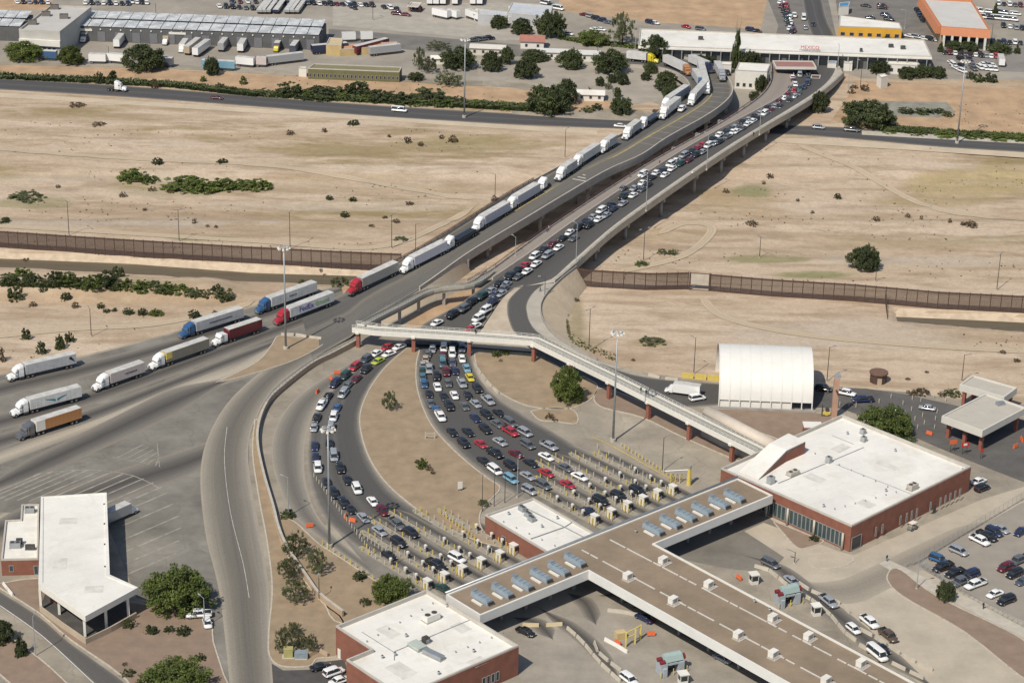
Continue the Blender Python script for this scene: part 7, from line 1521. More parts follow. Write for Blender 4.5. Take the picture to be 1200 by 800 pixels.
# ============================================================ TREES AND SHRUBS
TG = 'trees of the town across the river'
for x, y, w, h, k, l in ((28,70,40,25,'green','green tree before the far left office, left of the two'),(83,75,28,23,'green','green tree before the far left office, right of the two'),(168,81,46,32,'dense','big dark tree in front of the dark warehouse'),(248,88,18,22,'dense','small dark tree by the light blue container'),(645,43,34,33,'dense','big dark tree right of the top centre warehouse'),(611,40,24,20,'dense','dark tree before the top centre warehouse'),(729,52,30,37,'olive','tall pale tree left of the customs hall'),(694,52,36,20,'green','light green tree left of the tall pale tree'),(767,72,32,32,'dense','big dark tree against the left end of the customs hall roof'),(878,82,26,24,'dense','dark tree at the foot of the cypress by the customs hall'),(826,80,28,18,'dense','dark tree below the middle of the customs hall'),(780,106,26,24,'dense','dark tree inside the truck bridge bend'),(785,117,17,17,'dense','smaller dark tree inside the bend, below another'),(762,86,15,15,'dense','dark tree by the waiting yellow semi'),(757,94,12,10,'dense','small dark bush like tree at the park road'),(668,80,28,25,'dense','dark round tree right of the white houses in the park'),(715,85,38,30,'dense','broad dark park tree beside the white trailer'),(627,70,32,15,'dense','dark tree in front of the tiled house'),(616,92,26,25,'dense','dark tree left of the dusty park'),(644,131,50,36,'dense','huge dark tree clump at the highway by the white park house'),(664,122,24,30,'dense','dark tree at the right of the huge clump by the highway'),(728,133,25,22,'dense','round dark tree at the park corner by the highway'),(703,101,10,12,'dense','small park tree, leftmost of the row'),(717,97,11,11,'dense','small park tree, second of the row'),(729,99,15,15,'dense','round park tree, third of the row'),(713,105,10,9,'olive','pale small park tree under the row'),(723,114,9,12,'dense','small park tree above the corner tree'),(691,114,10,12,'cone','dark pointed tree in front of the lone white park house'),
        (537,80,38,28,'dense','broad dark tree group left of the tall mast'),(576,83,24,24,'dense','round dark tree in the sandy yard right of the tall mast'),(594,76,14,22,'dense','tall dark tree beside the round yard tree'),(526,100,32,20,'olive','spreading olive tree at the yard edge left of the mast'),(501,85,22,20,'olive','pale tree right of the olive building'),(491,82,16,26,'olive','thin pale tree at the end of the olive building'),(487,94,18,11,'dense','low dark bush tree at the end of the olive building'),(513,57,28,12,'olive','olive tree by the town street'),(585,33,20,17,'dense','dark tree between the slanted trailers'),(1016,146,56,34,'dense','big dark spreading tree at the highway right of the bridges'),(1030,146,36,22,'dense','lower dark tree merging right of the big spreading tree'),(960,132,20,26,'dense','dark tree beside the end of the car bridge'),(1030,86,22,17,'dense','dark tree by the low white building'),(1063,92,20,15,'dense','dark hedge tree, left of three before the customs hall end'),(1081,90,22,16,'dense','dark hedge tree, middle of three before the customs hall end'),(1098,91,20,15,'dense','dark hedge tree, right of three before the customs hall end'),(1118,60,18,13,'dense','dark tree before the orange store, left one'),(1135,60,20,13,'dense','dark tree before the orange store, second one'),(1171,62,26,14,'dense','dark tree before the orange store, right one'),(892,108,15,20,'dense','dark tree before the white customs office'),(884,118,14,12,'dense','low dark tree at the bottom of the customs office bed'),(1152,55,8,9,'olive','small pale tree at the store hedge gap')):
    tree(x, y, w, h, k, l, TG)
for x, y, w, h, l in ((862, 80, 13, 47, 'tall slim cypress against the customs hall roof'), (1102, 61, 8, 13, 'small slim cypress left of the store trees'), (1192, 63, 8, 12, 'small slim cypress at the far right of the store'), (1166, 17, 7, 14, 'slim cypress between the vans right of the orange store')): tree(x, y, w, h, 'cone', l, TG)
for x, y, w, h, k, l in ((1012,315,34,31,'dense','lone dark green tree on the sand behind the right fence'),(664,470,36,44,'green','round green tree standing beside the footbridge'),(457,481,18,25,'olive','lone olive tree on the median bed'),(207,711,72,52,'green','big round green tree by the white pickup'),(205,812,80,44,'green','big green tree crown cut by the bottom edge'),(460,704,44,36,'green','bright green tree above the bottom office roof'),(1036,514,60,44,'green','round green tree behind the large brick building'),(1108,703,21,25,'dense','small round dark green tree by the staff car park')):
    tree(x, y, w, h, k, l)
GO = 'grey olive trees by the retaining wall'
for x, y, w, h, l in ((348, 652, 36, 36, 'grey olive tree at the top of the planting bed by the wall'), (372, 672, 30, 36, 'grey olive tree right of the retaining wall'), (338, 678, 32, 34, 'grey olive tree left of the retaining wall, upper one'), (347, 706, 36, 36, 'grey olive tree left of the retaining wall, lower one'), (333, 765, 26, 36, 'grey olive tree above the yellow utility cabinet, left one'), (343, 744, 24, 22, 'small grey olive tree above the left one by the cabinet'), (351, 759, 22, 24, 'greyish tree above the blue utility cabinet'), (366, 764, 18, 26, 'thin dark tree right of the utility cabinets')): tree(x, y, w*.86, h*.9, 'olive', l, GO)
for x, y, w, h, k, l in ((25, 767, 16, 28, 'cone', 'dark conical juniper on the lower left street bed'), (3, 752, 26, 28, 'dense', 'dark juniper cut by the left edge of the street bed')): tree(x, y, w, h, k, l)
for x, y, w, h, k, l in ((177,743,15,13,'bush','leftmost round clipped bush in the row below the big round tree'),(198,741,12,9,'bush','smaller middle round bush in the row below the big round tree'),(215,744,16,13,'bush','rightmost round bush in the row below the big round tree'),(234,774,13,10,'bush','single round bush on the brown bed near the kerb'),(151,737,15,15,'obush','grey spiky agave beside the carport wall'),(150,792,17,10,'obush','grey low shrub near the bottom of the office bed'),(146,780,7,5,'dry','tiny dry shrub above the grey low shrub'),(175,788,9,7,'dry','brownish shrub left of the bottom tree'),(421,680,17,12,'bush','round bush on the planting bed, upper one'),(428,709,15,10,'obush','grey bush on the planting bed, lower one'),(337,607,18,11,'bush','low green bush at the tip of the planting bed'),(495,549,14,13,'gbush','green bush on the median bed'),(489,543,7,6,'dry','small dry bush left of the median green bush'),(503,552,8,7,'dry','small dry bush right of the median green bush'),(507,556,5,8,'dry','thin dry bush lowest on the median bed'),(582,418,12,9,'gbush','low bush under the footbridge, left one'),(593,416,9,7,'gbush','low bush under the footbridge, right one'),(587,424,5,4,'dry','tiny dark shrub below the two footbridge bushes'),(644,491,11,9,'dry','dry bush on the roadside bed'),(650,494,9,4,'dry','flat dry bush right of the roadside bed bush'),(659,469,12,7,'obush','pale shrub at the foot of the round green tree'),(668,469,9,6,'obush','second pale shrub at the foot of the round green tree'),(566,593,16,8,'obush','olive shrub patch at the flagpoles'),(954,634,12,7,'bush','dark planter shrub at the brick building front')):
    tree(x, y, w, h, k, l)
GD = 'wild shrubs of the river desert'
DS = [(153,212,26,16,'gbush'),(175,214,18,10,'gbush'),(178,224,10,6,'dry'),(216,222,38,18,'gbush'),(238,224,30,16,'gbush'),(262,222,30,15,'gbush'),(284,221,26,12,'gbush'),(303,222,24,14,'gbush'),(144,231,9,7,'dry'),(200,226,12,5,'dry'),(68,220,7,4,'dry'),(30,234,40,8,'obush'),(5,261,14,7,'bush'),(386,234,9,6,'bush'),(413,236,9,6,'bush'),(480,240,11,5,'dry'),(404,254,11,7,'bush'),(464,261,9,6,'dry'),(451,256,7,4,'dry'),(435,266,8,4,'dry'),(395,278,22,4,'obush'),(580,236,9,8,'dry'),(470,282,18,4,'obush'),(228,262,6,7,'dry'),(243,266,5,4,'dry'),(253,267,5,4,'dry'),(170,247,6,4,'dry'),(235,280,22,4,'gbush'),(260,281,30,4,'gbush'),(115,147,16,5,'dry'),(90,125,20,6,'dry'),(184,193,12,9,'bush'),(260,192,13,7,'bush'),(414,147,13,8,'bush'),(380,155,7,6,'dry'),(340,158,10,7,'dry'),(531,167,12,10,'dry'),(477,168,10,9,'dry'),(493,171,8,6,'dry'),(517,163,6,6,'dry'),(456,161,5,4,'dry'),(895,216,5,5,'dry'),(982,233,9,7,'bush'),(935,236,5,4,'dry'),(881,264,15,7,'dry'),(851,226,9,6,'dry'),(902,209,9,7,'dry'),(1027,259,9,7,'dry'),(1064,255,7,6,'dry'),(1080,257,5,5,'dry'),(1113,261,5,6,'dry'),(1138,266,17,9,'dry'),(1130,264,9,5,'dry'),(952,250,5,4,'dry'),(776,298,12,8,'obush'),(789,299,14,8,'obush'),(752,311,18,5,'gbush'),(742,423,5,4,'dry'),(915,131,8,8,'obush'),(930,129,8,6,'bush'),(765,403,30,7,'obush'),(930,305,34,5,'obush'),(950,322,44,4,'gbush'),(880,299,22,5,'obush'),
      (10,331,16,12,'bush'),(24,329,22,16,'gbush'),(36,331,18,12,'bush'),(63,333,20,16,'bush'),(78,334,22,16,'gbush'),(92,336,18,14,'bush'),(108,337,22,16,'gbush'),(124,336,24,20,'bush'),(138,328,12,18,'bush'),(146,339,18,14,'gbush'),(165,341,20,14,'gbush'),(182,342,18,14,'bush'),(196,343,18,14,'gbush'),(212,345,20,14,'gbush'),(228,347,18,11,'obush'),(243,347,16,10,'obush'),(254,346,11,14,'bush'),(262,351,18,16,'obush'),(18,352,17,18,'bush'),(29,311,14,10,'dry'),(77,352,12,11,'bush'),(51,342,9,6,'bush'),(38,359,9,7,'dry'),(88,361,9,9,'dry'),(118,361,9,7,'bush'),(125,366,9,5,'bush'),(134,365,6,5,'bush'),(150,368,13,8,'bush'),(167,369,11,9,'bush'),(182,370,17,9,'gbush'),(227,373,13,11,'bush'),(252,367,8,4,'dry'),(30,398,11,15,'bush'),(48,415,11,16,'bush'),(70,409,12,18,'bush'),(81,401,11,13,'bush'),(1,424,10,20,'dry'),(354,332,9,5,'gbush'),(398,335,22,13,'obush'),(376,319,5,5,'dry'),(1069,462,14,5,'dry'),(1080,462,22,8,'dry'),(1105,464,12,6,'dry'),(1117,464,20,10,'obush'),(1064,445,7,3,'dry'),(1086,437,6,3,'dry'),(1175,414,8,5,'dry'),(1192,424,9,5,'dry'),(700,339,28,4,'gbush'),(674,353,10,5,'dry')]
for x, y, w, h, k in DS:
    if h <= 6 and w >= 22: continue
    w *= 1.3 if 323 < y < 352 and x < 270 or 205 < y < 236 and k == 'gbush' else 1
    nm = {'bush': 'dark green', 'gbush': 'green', 'obush': 'olive grey', 'dry': 'dry brown'}[k]; sz = 'large' if w >= 20 else ('small' if w <= 9 else 'medium')
    tree(x, y, w, h, k, '%s %s wild shrub' % (sz, nm), GD)
GBn = 'green belt bushes along the river highway'
for x, y, w, h, k in ((307,112,18,9,'obush'),(323,113,16,9,'gbush'),(339,113,22,18,'bush'),(358,114,14,9,'gbush'),(375,115,34,15,'bush'),(386,113,18,14,'bush'),(402,116,20,10,'gbush'),(414,113,28,20,'bush'),(430,118,20,10,'gbush'),(442,118,28,17,'bush'),(466,121,32,17,'bush'),(488,123,24,10,'gbush'),(504,120,36,20,'bush'),(518,124,30,11,'gbush'),(537,121,14,10,'bush'),(116,97,12,15,'bush'),(131,96,13,15,'bush'),(97,97,9,6,'obush'),(182,104,9,11,'dry'),(238,96,8,8,'gbush'),(258,106,14,11,'obush'),(274,109,12,8,'obush'),(292,112,8,6,'bush'),(213,103,14,5,'obush'),(285,99,9,9,'gbush'),(560,125,30,9,'gbush'),(590,127,30,9,'gbush'),(575,125,20,6,'bush'),(612,129,26,8,'gbush'),(690,131,20,8,'obush'),(700,129,14,9,'bush'),(768,132,9,6,'dry'),(1062,133,18,8,'bush'),(1083,134,20,8,'bush'),(1099,133,16,7,'bush'),(1110,137,16,8,'obush'),(1076,157,30,6,'gbush'),(1110,160,30,6,'gbush'),(1140,161,30,6,'gbush'),(1170,163,34,7,'gbush'),(1196,164,30,7,'gbush'),(1045,155,26,5,'gbush'),(1146,96,15,12,'bush'),(1161,97,15,12,'bush'),(1137,93,9,9,'bush'),(1035,99,9,6,'obush'),(1001,104,10,6,'dry'),(1013,107,12,8,'dry'),(998,110,9,6,'dry'),(1040,47,14,6,'gbush'),(1050,46,14,6,'bush')):
    w *= 1.35 if 300 < x < 545 else 1; nm = {'bush': 'dark green', 'gbush': 'green', 'obush': 'olive grey', 'dry': 'dry brown'}[k]; tree(x, y, w, h*rnd.uniform(.85, 1.15), k, '%s %s highway bush' % ('large' if w >= 20 else ('small' if w <= 9 else 'medium'), nm), GBn)
# countless weeds: one mesh of tufts
def weeds():
    rd = random.Random(3); mb = MB()
    def tuft(x, y, s):
        z = gz(x, y)
        for _ in range(6):
            a = rd.uniform(0, 6.28); l = s*rd.uniform(.5, 1); w = s*.35; c, d = math.cos(a), math.sin(a); e = rd.uniform(.2, .8)*s
            mb.quad((x - d*w, y + c*w, z), (x + d*w, y - c*w, z), (x + c*l + d*w*.4, y + d*l - c*w*.4, z + e), (x + c*l - d*w*.4, y + d*l + c*w*.4, z + e))
    n = 0
    while n < 1000:
        px, py = rd.uniform(-60, 1260), rd.uniform(70, 440); P = ray(px, py)
        ok = (py > 155 + (px - 700)*.02 and py < 300 and px < 560) or (py > 170 and py < 330 and px > 960 - (py - 170)*1.9 and px > 700) or (70 + px*.03 < py < 92 + px*.055 and px < 620) or (95 < py < 150 and px > 1010) or (335 < py < 420 and px < 280 - (py - 335)*2.2) or (385 < py < 440 and px > 980)
        if not ok: continue
        d = mnoise.noise(Vector((P.x*.02, P.y*.05, 5)))
        if d < -.02 + .25*rd.random(): continue
        tuft(P.x, P.y, rd.uniform(.12, .5)); n += 1
    o = put('dry_weeds', mb, leaf_dry); tag(o, 'scattered dry weeds and tufts across the river sand', 'weeds', kind='stuff')
weeds()
def grass(name, band, n, mat, s0, s1, label, seed):
    rd = random.Random(seed); mb = MB()
    for _ in range(n):
        t = rd.random(); k = min(int(t*(len(band) - 1)), len(band) - 2); f = t*(len(band) - 1) - k; a, b = band[k], band[k+1]
        px = a[0] + (b[0]-a[0])*f; y0 = a[1] + (b[1]-a[1])*f; y1 = a[2] + (b[2]-a[2])*f; P = G(px, rd.uniform(y0, y1)); s = rd.uniform(s0, s1)
        for _ in range(4):
            w = s*.4; q = rd.uniform(0, 6.28); c, d = math.cos(q), math.sin(q); l = s*.7
            mb.quad((P.x - d*w, P.y + c*w, P.z), (P.x + d*w, P.y - c*w, P.z), (P.x + c*l + d*w*.5, P.y + d*l - c*w*.5, P.z + s), (P.x + c*l - d*w*.5, P.y + d*l + c*w*.5, P.z + s))
    o = put(name, mb, mat); tag(o, label, 'grass', kind='stuff')
grass('verge_grass', [(0, 88, 93), (200, 98, 103), (300, 109, 114), (530, 120, 126), (600, 124, 130), (660, 128, 133)], 5200, leaf_dense, .5, 1.5, 'green grass verge along the far side of the river highway', 5)
grass('verge_grass', [(1040, 148, 155), (1100, 152, 158), (1200, 158, 165), (1260, 160, 168)], 2200, leaf_dense, .4, .9, 'bright green grass strip beside the river highway at the right', 6)
grass('bank_grass', [(668, 345, 352), (664, 372, 385), (668, 390, 402), (690, 404, 412), (722, 416, 424)], 260, leaf_olive, .2, .5, 'dry grass along the foot of the concrete slope', 8)
grass('bank_grass', [(0, 331, 336), (120, 335, 341), (270, 347, 353)], 1500, leaf_olive, .4, 1.0, 'low olive grass under the brush strip at the left', 9)
grass('park_grass', [(655, 43, 47), (700, 48, 54), (770, 55, 60)], 900, leaf_green, .3, .8, 'green lawn strip behind the white town houses', 10)
# ============================================================ SMALL THINGS OF THE PORT
GBR = 'concrete barrier blocks'
barrier_run('concrete_barrier', 'tan concrete barrier block along the yard below the canopy left arm', [(608, 733), (632, 734), (663, 732)], M('barrier_tan', (.55, .45, .28), .8, .1, .8), group=GBR)
barrier_run('concrete_barrier', 'pale concrete barrier block in the outer curve at the bottom edge', [(664, 736), (682, 752), (702, 776), (728, 800)], conc_pale, group=GBR)
barrier_run('concrete_barrier', 'pale concrete barrier block in the inner curve left of the white car', [(696, 752), (703, 768), (722, 782), (745, 800)], conc_pale, group=GBR)
barrier_run('concrete_barrier', 'pale concrete barrier block beside the yellow portal', [(709, 750), (722, 757), (735, 765)], white_paint, group=GBR)
barrier_run('concrete_barrier', 'concrete barrier block at the canopy edge under the long leg', [(712, 716), (730, 718), (748, 722)], conc_pale, group=GBR)
barrier_run('concrete_barrier', 'concrete barrier block on the booth side of the exit lane', [(884, 664), (898, 667), (915, 680), (930, 692), (950, 703), (975, 723), (988, 740), (1004, 752)], conc_pale, group=GBR)
barrier_run('concrete_barrier', 'concrete barrier block on the plaza side of the exit lane', [(935, 683), (950, 693), (985, 708), (997, 720)], conc_pale, group=GBR)
barrier_run('concrete_barrier', 'concrete barrier block along the lower exit lane', [(1006, 737), (1030, 750), (1060, 770), (1095, 787)], conc_pale, group=GBR)
barrier_run('concrete_barrier', 'concrete barrier block by the canopy edge at the lower exit lane', [(1005, 755), (1040, 775), (1085, 797)], conc_pale, group=GBR)
barrier_run('concrete_barrier', 'concrete barrier block between ramp and brown wedge bed', [(328, 393), (345, 393), (362, 396), (378, 398)], conc_pale, group=GBR)
barrier_run('kerb_wall', 'low kerb block along the exit road edge before the white tent', [(757, 439), (775, 444), (798, 446)], conc_pale, group=GBR)
barrier_run('concrete_barrier', 'concrete barrier block along the kerb of the corner bed', [(556, 425), (566, 443), (585, 462)], conc_pale, group=GBR)
barrier_run('concrete_barrier', 'pale wall block at the street beside the brick annex', [(5, 686), (14, 697)], white_paint, group=GBR)
def obarrel(px, py, label, kind='barrier', group='orange traffic barriers'):
    o = thing('traffic_barrier', label, 'traffic barrier', ray(px, py, .1), rnd.uniform(0, 3), group); mb = MB().hexa([(-.9, -.3, 0), (.9, -.3, 0), (.9, .3, 0), (-.9, .3, 0)], [(-.85, -.1, 1.0), (.85, -.1, 1.0), (.85, .1, 1.0), (-.85, .1, 1.0)]); put('body', mb, orange_p, o); put('foot', MB().box((0, 0, -.02), (1.6, .7, .12), base=True), dark_steel, o)
for x, y, l in ((395, 438, 'orange barrier beside the top of the left queue, right one'), (388, 445, 'orange barrier beside the top of the left queue, left one'), (372, 460, 'orange barrier beside the white pickup of the left queue'), (405, 606, 'orange barrier beside the black cars low in the left queue'), (413, 611, 'second orange barrier touching the first, low in the left queue'), (363, 617, 'lone orange barrier on the outer road kerb'), (724, 754.5, 'orange barrier behind the white block by the yellow portal'), (763, 744, 'orange barrier right of the yellow portal'), (866, 678, 'orange barrier beside the white hut on the island'), (1089, 509, 'orange barrier left of the inspection canopies'), (1190, 524, 'orange barrier right of the nearer inspection canopy'), (1197, 516, 'orange barrier at the right edge by the inspection canopies')): obarrel(x, y, l)
def sign(px, py, label, w, h, mat, zt=2.6, ang=.3):
    o = thing('road_sign', label, 'sign', ray(px, py, .05), ang); put('panel', MB().box((0, -.08, zt - h), (w, .06, h), base=True), mat, o); put('post', MB().box((-w*.3, 0, 0), (.1, .1, zt), base=True).box((w*.3, 0, 0), (.1, .1, zt), base=True), dark_steel, o); return o
sign(808, 461, 'orange board sign beside the white box truck', 2.4, 1.3, orange_p, 3.0)
s1 = sign(1116, 529, 'red orange sign at the corner of the nearer inspection canopy, left one', 2.0, 1.2, orange_p, 3.4); s2 = sign(1130, 532, 'red and white sign below the nearer inspection canopy', 2.0, 1.3, red_paint, 3.4); put('panel_centre', MB().box((0, -.13, 2.5), (1.0, .04, .6), base=True), white_paint, s2)
sign(1150, 537, 'small red octagon board near the front canopy column', .9, .9, red_paint, 2.8)
sign(539, 575, 'white board sign on the median bed near the path', 1.2, 2.0, white_paint, 2.6)
h = thing('wooden_frame', 'H shaped pale frame standing on the median bed', 'frame', ray(504, 514)); put('posts', MB().box((-1.2, 0, 0), (.25, .25, 1.9), base=True).box((1.2, 0, 0), (.25, .25, 1.9), base=True), conc_pale, h); put('rails', MB().box((0, 0, .7), (2.2, .15, .2)).box((0, 0, 1.5), (2.2, .15, .2)), conc_pale, h)
def hut2(px, py, label):
    o = thing('guard_hut', label, 'guard hut', ray(px, py, .1), .3); b = put('cabin', MB().box((0, 0, 0), (1.7, 1.7, .9), base=True), white_paint, o); put('header', MB().box((0, 0, 2.1), (1.7, 1.7, .3), base=True), white_paint, o); put('window', MB().box((0, 0, .9), (1.6, 1.6, 1.2), base=True), glass, b)
    put('corner_posts', MB().box((.8, .8, .9), (.12, .12, 1.2), base=True).box((-.8, .8, .9), (.12, .12, 1.2), base=True).box((.8, -.8, .9), (.12, .12, 1.2), base=True).box((-.8, -.8, .9), (.12, .12, 1.2), base=True), white_paint, b); put('roof', MB().box((0, 0, 2.4), (2.1, 2.1, .2), base=True), white_roof, o)
hut2(883, 683, 'white glazed guard hut near the orange barrier by the canopy'); hut2(956, 720, 'white guard hut with dark windows beside the exit lane'); hut2(800, 800, 'white topped hut at the bottom edge below the grey portal')
def portal(px, py, label, ang):
    """vehicle scanner: two grey towers, a green hood and red drums"""
    o = thing('scan_portal', label, 'scanner', ray(px, py, .1), ang); g = M('portal_green', (.33, .42, .39), .6, .08, 1); s = M('portal_grey', (.36, .39, .41), .6, .08, 1)
    put('towers', MB().box((-2.1, -.2, 0), (1.5, 2.6, 2.9), base=True).box((2.0, -.2, 0), (1.3, 2.4, 2.6), base=True).box((-2.1, -1.7, 0), (.9, .6, 2.0), base=True), s, o); put('hood', MB().hexa([(-1.8, -1.1, 2.9), (2.6, -1.1, 2.9), (2.6, 1.1, 2.9), (-1.8, 1.1, 2.9)], [(-1.6, -.7, 4.2), (2.4, -.7, 4.2), (2.4, .7, 4.2), (-1.6, .7, 4.2)]), g, o)
    put('drums', MB().tube((-2.9, -1.0, 3.2), (-1.9, -1.0, 3.2), .5, 10).tube((-2.9, .4, 3.2), (-1.9, .4, 3.2), .5, 10).tube((2.65, -.3, 3.3), (3.1, -.3, 3.3), .7, 10), M('drum_red', (.18, .02, .025), .6, .1, 2), o); put('gate_beam', MB().box((0, -.2, 2.4), (3.0, 2.0, .4)), s, o); put('back_panel', MB().box((.1, .6, 0), (2.6, .2, 2.3), base=True), glass, o); put('guard_posts', MB().tube((-3.1, -1.9, 0), (-3.1, -1.9, 1.6), .1, 6).tube((0, -1.6, 0), (0, -1.6, 1.6), .1, 6).tube((3.2, -1.6, 0), (3.2, -1.6, 1.6), .1, 6), yellow, o)
portal(785, 786, 'grey green drive through scanner with red drums at the bottom', .42); portal(922, 706, 'grey green scanner with dark red drums half behind the canopy edge', .42)
yp = thing('yellow_portal', 'yellow pipe gantry with bars over the yard by the orange barrier', 'gantry', ray(740, 760)); 
a, b, c, d = ray(733, 757), ray(748, 750), ray(731, 757), ray(745, 752)
for p in (ray(733, 758), ray(750, 749), ray(744, 754)): bpart('post', MB().box((p.x, p.y, 0), (.35, .35, 3.6), base=True), yellow, yp)
bpart('beam', MB().tube(ray(733, 758) + Vector((0, 0, 3.5)), ray(750, 749) + Vector((0, 0, 3.5)), .15, 6), yellow, yp); bpart('beam', MB().tube(ray(744, 754) + Vector((0, 0, 2.4)), ray(733, 758) + Vector((0, 0, 2.4)), .12, 6), yellow, yp); bpart('crate', MB().box((*ray(727, 747).xy, 0), (2.2, 1.6, 1.6), .4, base=True), M('crate_tan', (.52, .40, .2), .8, .1, 1), yp)
for x, y, s, l in ((807, 568, 1, 'yellow warning column beside the right booth lanes'), (793, 566, .8, 'cluster of tall yellow posts at the end of the kerb')):
    o = thing('warning_post', l, 'post', ray(x, y)); 
    if s == 1: put('column', MB().tube((0, 0, 0), (0, 0, 4.6), .62, 10, 0, .42), yellow, o); put('cap', MB().tube((0, 0, 4.6), (0, 0, 5.4), .5, 8), conc_grey, o); put('arm', MB().tube((0, 0, 4.2), (-6, .5, 3.4), .15, 6), grey_metal, o)
    else:
        for k in range(6): put('post', MB().tube((k*.55 - 1.5, (k % 2)*.8, 0), (k*.55 - 1.5, (k % 2)*.8, 2.3), .13, 7), yellow, o)
for x, y, m_, l in ((338, 769, M('cabinet_yellow', (.36, .33, .13), .7, .1, 1), 'yellow green utility cabinet beside the dark car park'), (353, 770, blue_m, 'blue grey utility cabinet right of the yellow one')):
    o = thing('utility_cabinet', l, 'cabinet', ray(x, y, .15), .05); put('body', MB().box((0, 0, .15), (1.9 if m_ is not blue_m else 2.8, 1.5, 1.9 if m_ is not blue_m else 1.2), base=True), m_, o); put('pad', MB().box((0, 0, 0), (2.6, 2.0, .15), base=True), conc_pale, o); put('lid', MB().box((0, 0, 2.05 if m_ is not blue_m else 1.35), (2.0, 1.6, .08), base=True), m_, o)
# planting wall of the bottom office yard
barrier_run('garden_wall', 'low tan wall block beside the bottom car park', [(360, 771), (375, 763), (386, 770)], MATS['wall_tan'], L=2.4, h=1.0, group='garden wall blocks')
gc = thing('golf_cart', 'white topped golf cart parked along the brick building', 'golf cart', ray(1069, 620, .1), head(NP, RP)); put('roof', MB().box((0, 0, 1.8), (1.9, 1.3, .1), base=True), white_paint, gc); put('body', MB().box((0, 0, .3), (2.4, 1.2, .45), base=True), M('cart_grey', (.2, .2, .19), .6, .1, 2), gc); put('posts', MB().box((-.85, .55, .7), (.06, .06, 1.1), base=True).box((-.85, -.55, .7), (.06, .06, 1.1), base=True).box((.85, .55, .7), (.06, .06, 1.1), base=True).box((.85, -.55, .7), (.06, .06, 1.1), base=True), dark_steel, gc); put('seat', MB().box((-.2, 0, .75), (.6, 1.1, .3), base=True).box((-.5, 0, .9), (.15, 1.1, .6), base=True), MATS['low_wall_tan'], gc)
for x in (-.8, .8):
    for y in (-.6, .6): put('wheel', CARS['sedan'][0]['wheel'], parent=gc, loc=(x, y, .3))
# chain link fence round the staff car park
cf = thing('car_park_fence', 'thin wire fence along the upper edge of the staff car park', 'fence', ray(1076, 662)); cp = resample(path([(1062, 664), (1076, 660), (1120, 633), (1200, 585), (1240, 560)], 0, 3), 34); mb = MB()
for p in cp: bpart('post', MB().box((p.x, p.y, 0), (.06, .06, 2.2), base=True), galv, cf)
for hgt in (.1, .7, 1.3, 1.9, 2.35): mb.sweep(cp, [(-.02, hgt), (.02, hgt), (.02, hgt + .04), (-.02, hgt + .04)])
bpart('wires', mb, galv, cf)
cf = thing('car_park_fence', 'thin wire fence along the lower edge of the staff car park', 'fence', ray(1130, 694)); cp = resample(path([(1076, 662), (1130, 697), (1200, 735), (1260, 765)], 0, 3), 34); mb = MB()
for p in cp: bpart('post', MB().box((p.x, p.y, 0), (.06, .06, 1.8), base=True), galv, cf)
for hgt in (.1, .6, 1.1, 1.85): mb.sweep(cp, [(-.02, hgt), (.02, hgt), (.02, hgt + .04), (-.02, hgt + .04)])
bpart('wires', mb, galv, cf)
# lane delineators on the inspection road
for i, (x, y) in enumerate(((1030,472),(1044,466),(1058,474),(1069,468),(1079,470),(1094,466),(1108,470),(1058,486),(1068,481),(1072,492),(1081,488),(1083,497),(1096,492),(1075,502),(1095,502),(1098,484),(984,475),(995,475),(1003,477))):
    o = put('lane_delineator', wpm, loc=ray(x, y, .08)); tag(o, 'white delineator post on the inspection road', 'delineator', 'delineators on the inspection road')
ob = thing('brick_kiln', 'round rusty brown tank hut standing on the sand at the right', 'tank', ray(1029, 447)); put('wall', MB().tube((0, 0, 0), (0, 0, 2.6), 2.3, 12), rust, ob); put('rim', MB().tube((0, 0, 2.6), (0, 0, 3.0), 2.6, 12), M('rim_brown', (.16, .09, .06), .8, .2, 1), ob); put('door', MB().box((0, -2.25, 0), (1.2, .3, 1.8), base=True), MATS['low_wall_tan'], ob)
tw = thing('camera_tower', 'tall reddish brick camera tower behind the large brick building', 'tower', ray(977, 489)); put('shaft', MB().box((0, 0, 0), (1.4, 1.4, 11.5), base=True), M('tower_tan', (.44, .27, .19), .85, .12, .5), tw); put('camera_head', MB().box((.2, 0, 11.5), (1.4, 1.2, 1.0), base=True), grey_metal, tw); put('bracket', MB().box((0, -1.2, 8.2), (.4, 1.4, .3)), dark_steel, tw)
yl = thing('forklift', 'small yellow machine beside the camera tower', 'machine', ray(968, 487)); put('body', MB().box((0, 0, .4), (2.0, 1.2, 1.0), base=True), yellow, yl); put('mast', MB().box((-1.1, 0, 0), (.2, 1.0, 3.0), base=True), dark_steel, yl); put('cage', MB().box((.2, 0, 1.4), (.9, 1.0, .9), base=True), dark_steel, yl)
for x in (-.7, .7):
    for y in (-.6, .6): put('wheel', CARS['sedan'][0]['wheel'], parent=yl, loc=(x, y, .33))
so2 = thing('service_shed', 'small white roofed shed at the back of the stair tower', 'shed', ray(951, 512)); put('wall', MB().box((0, 0, 0), (4.5, 3.2, 3.4), base=True), brick, so2); put('roof', MB().box((0, 0, 3.4), (4.8, 3.5, .25), base=True), white_roof, so2)
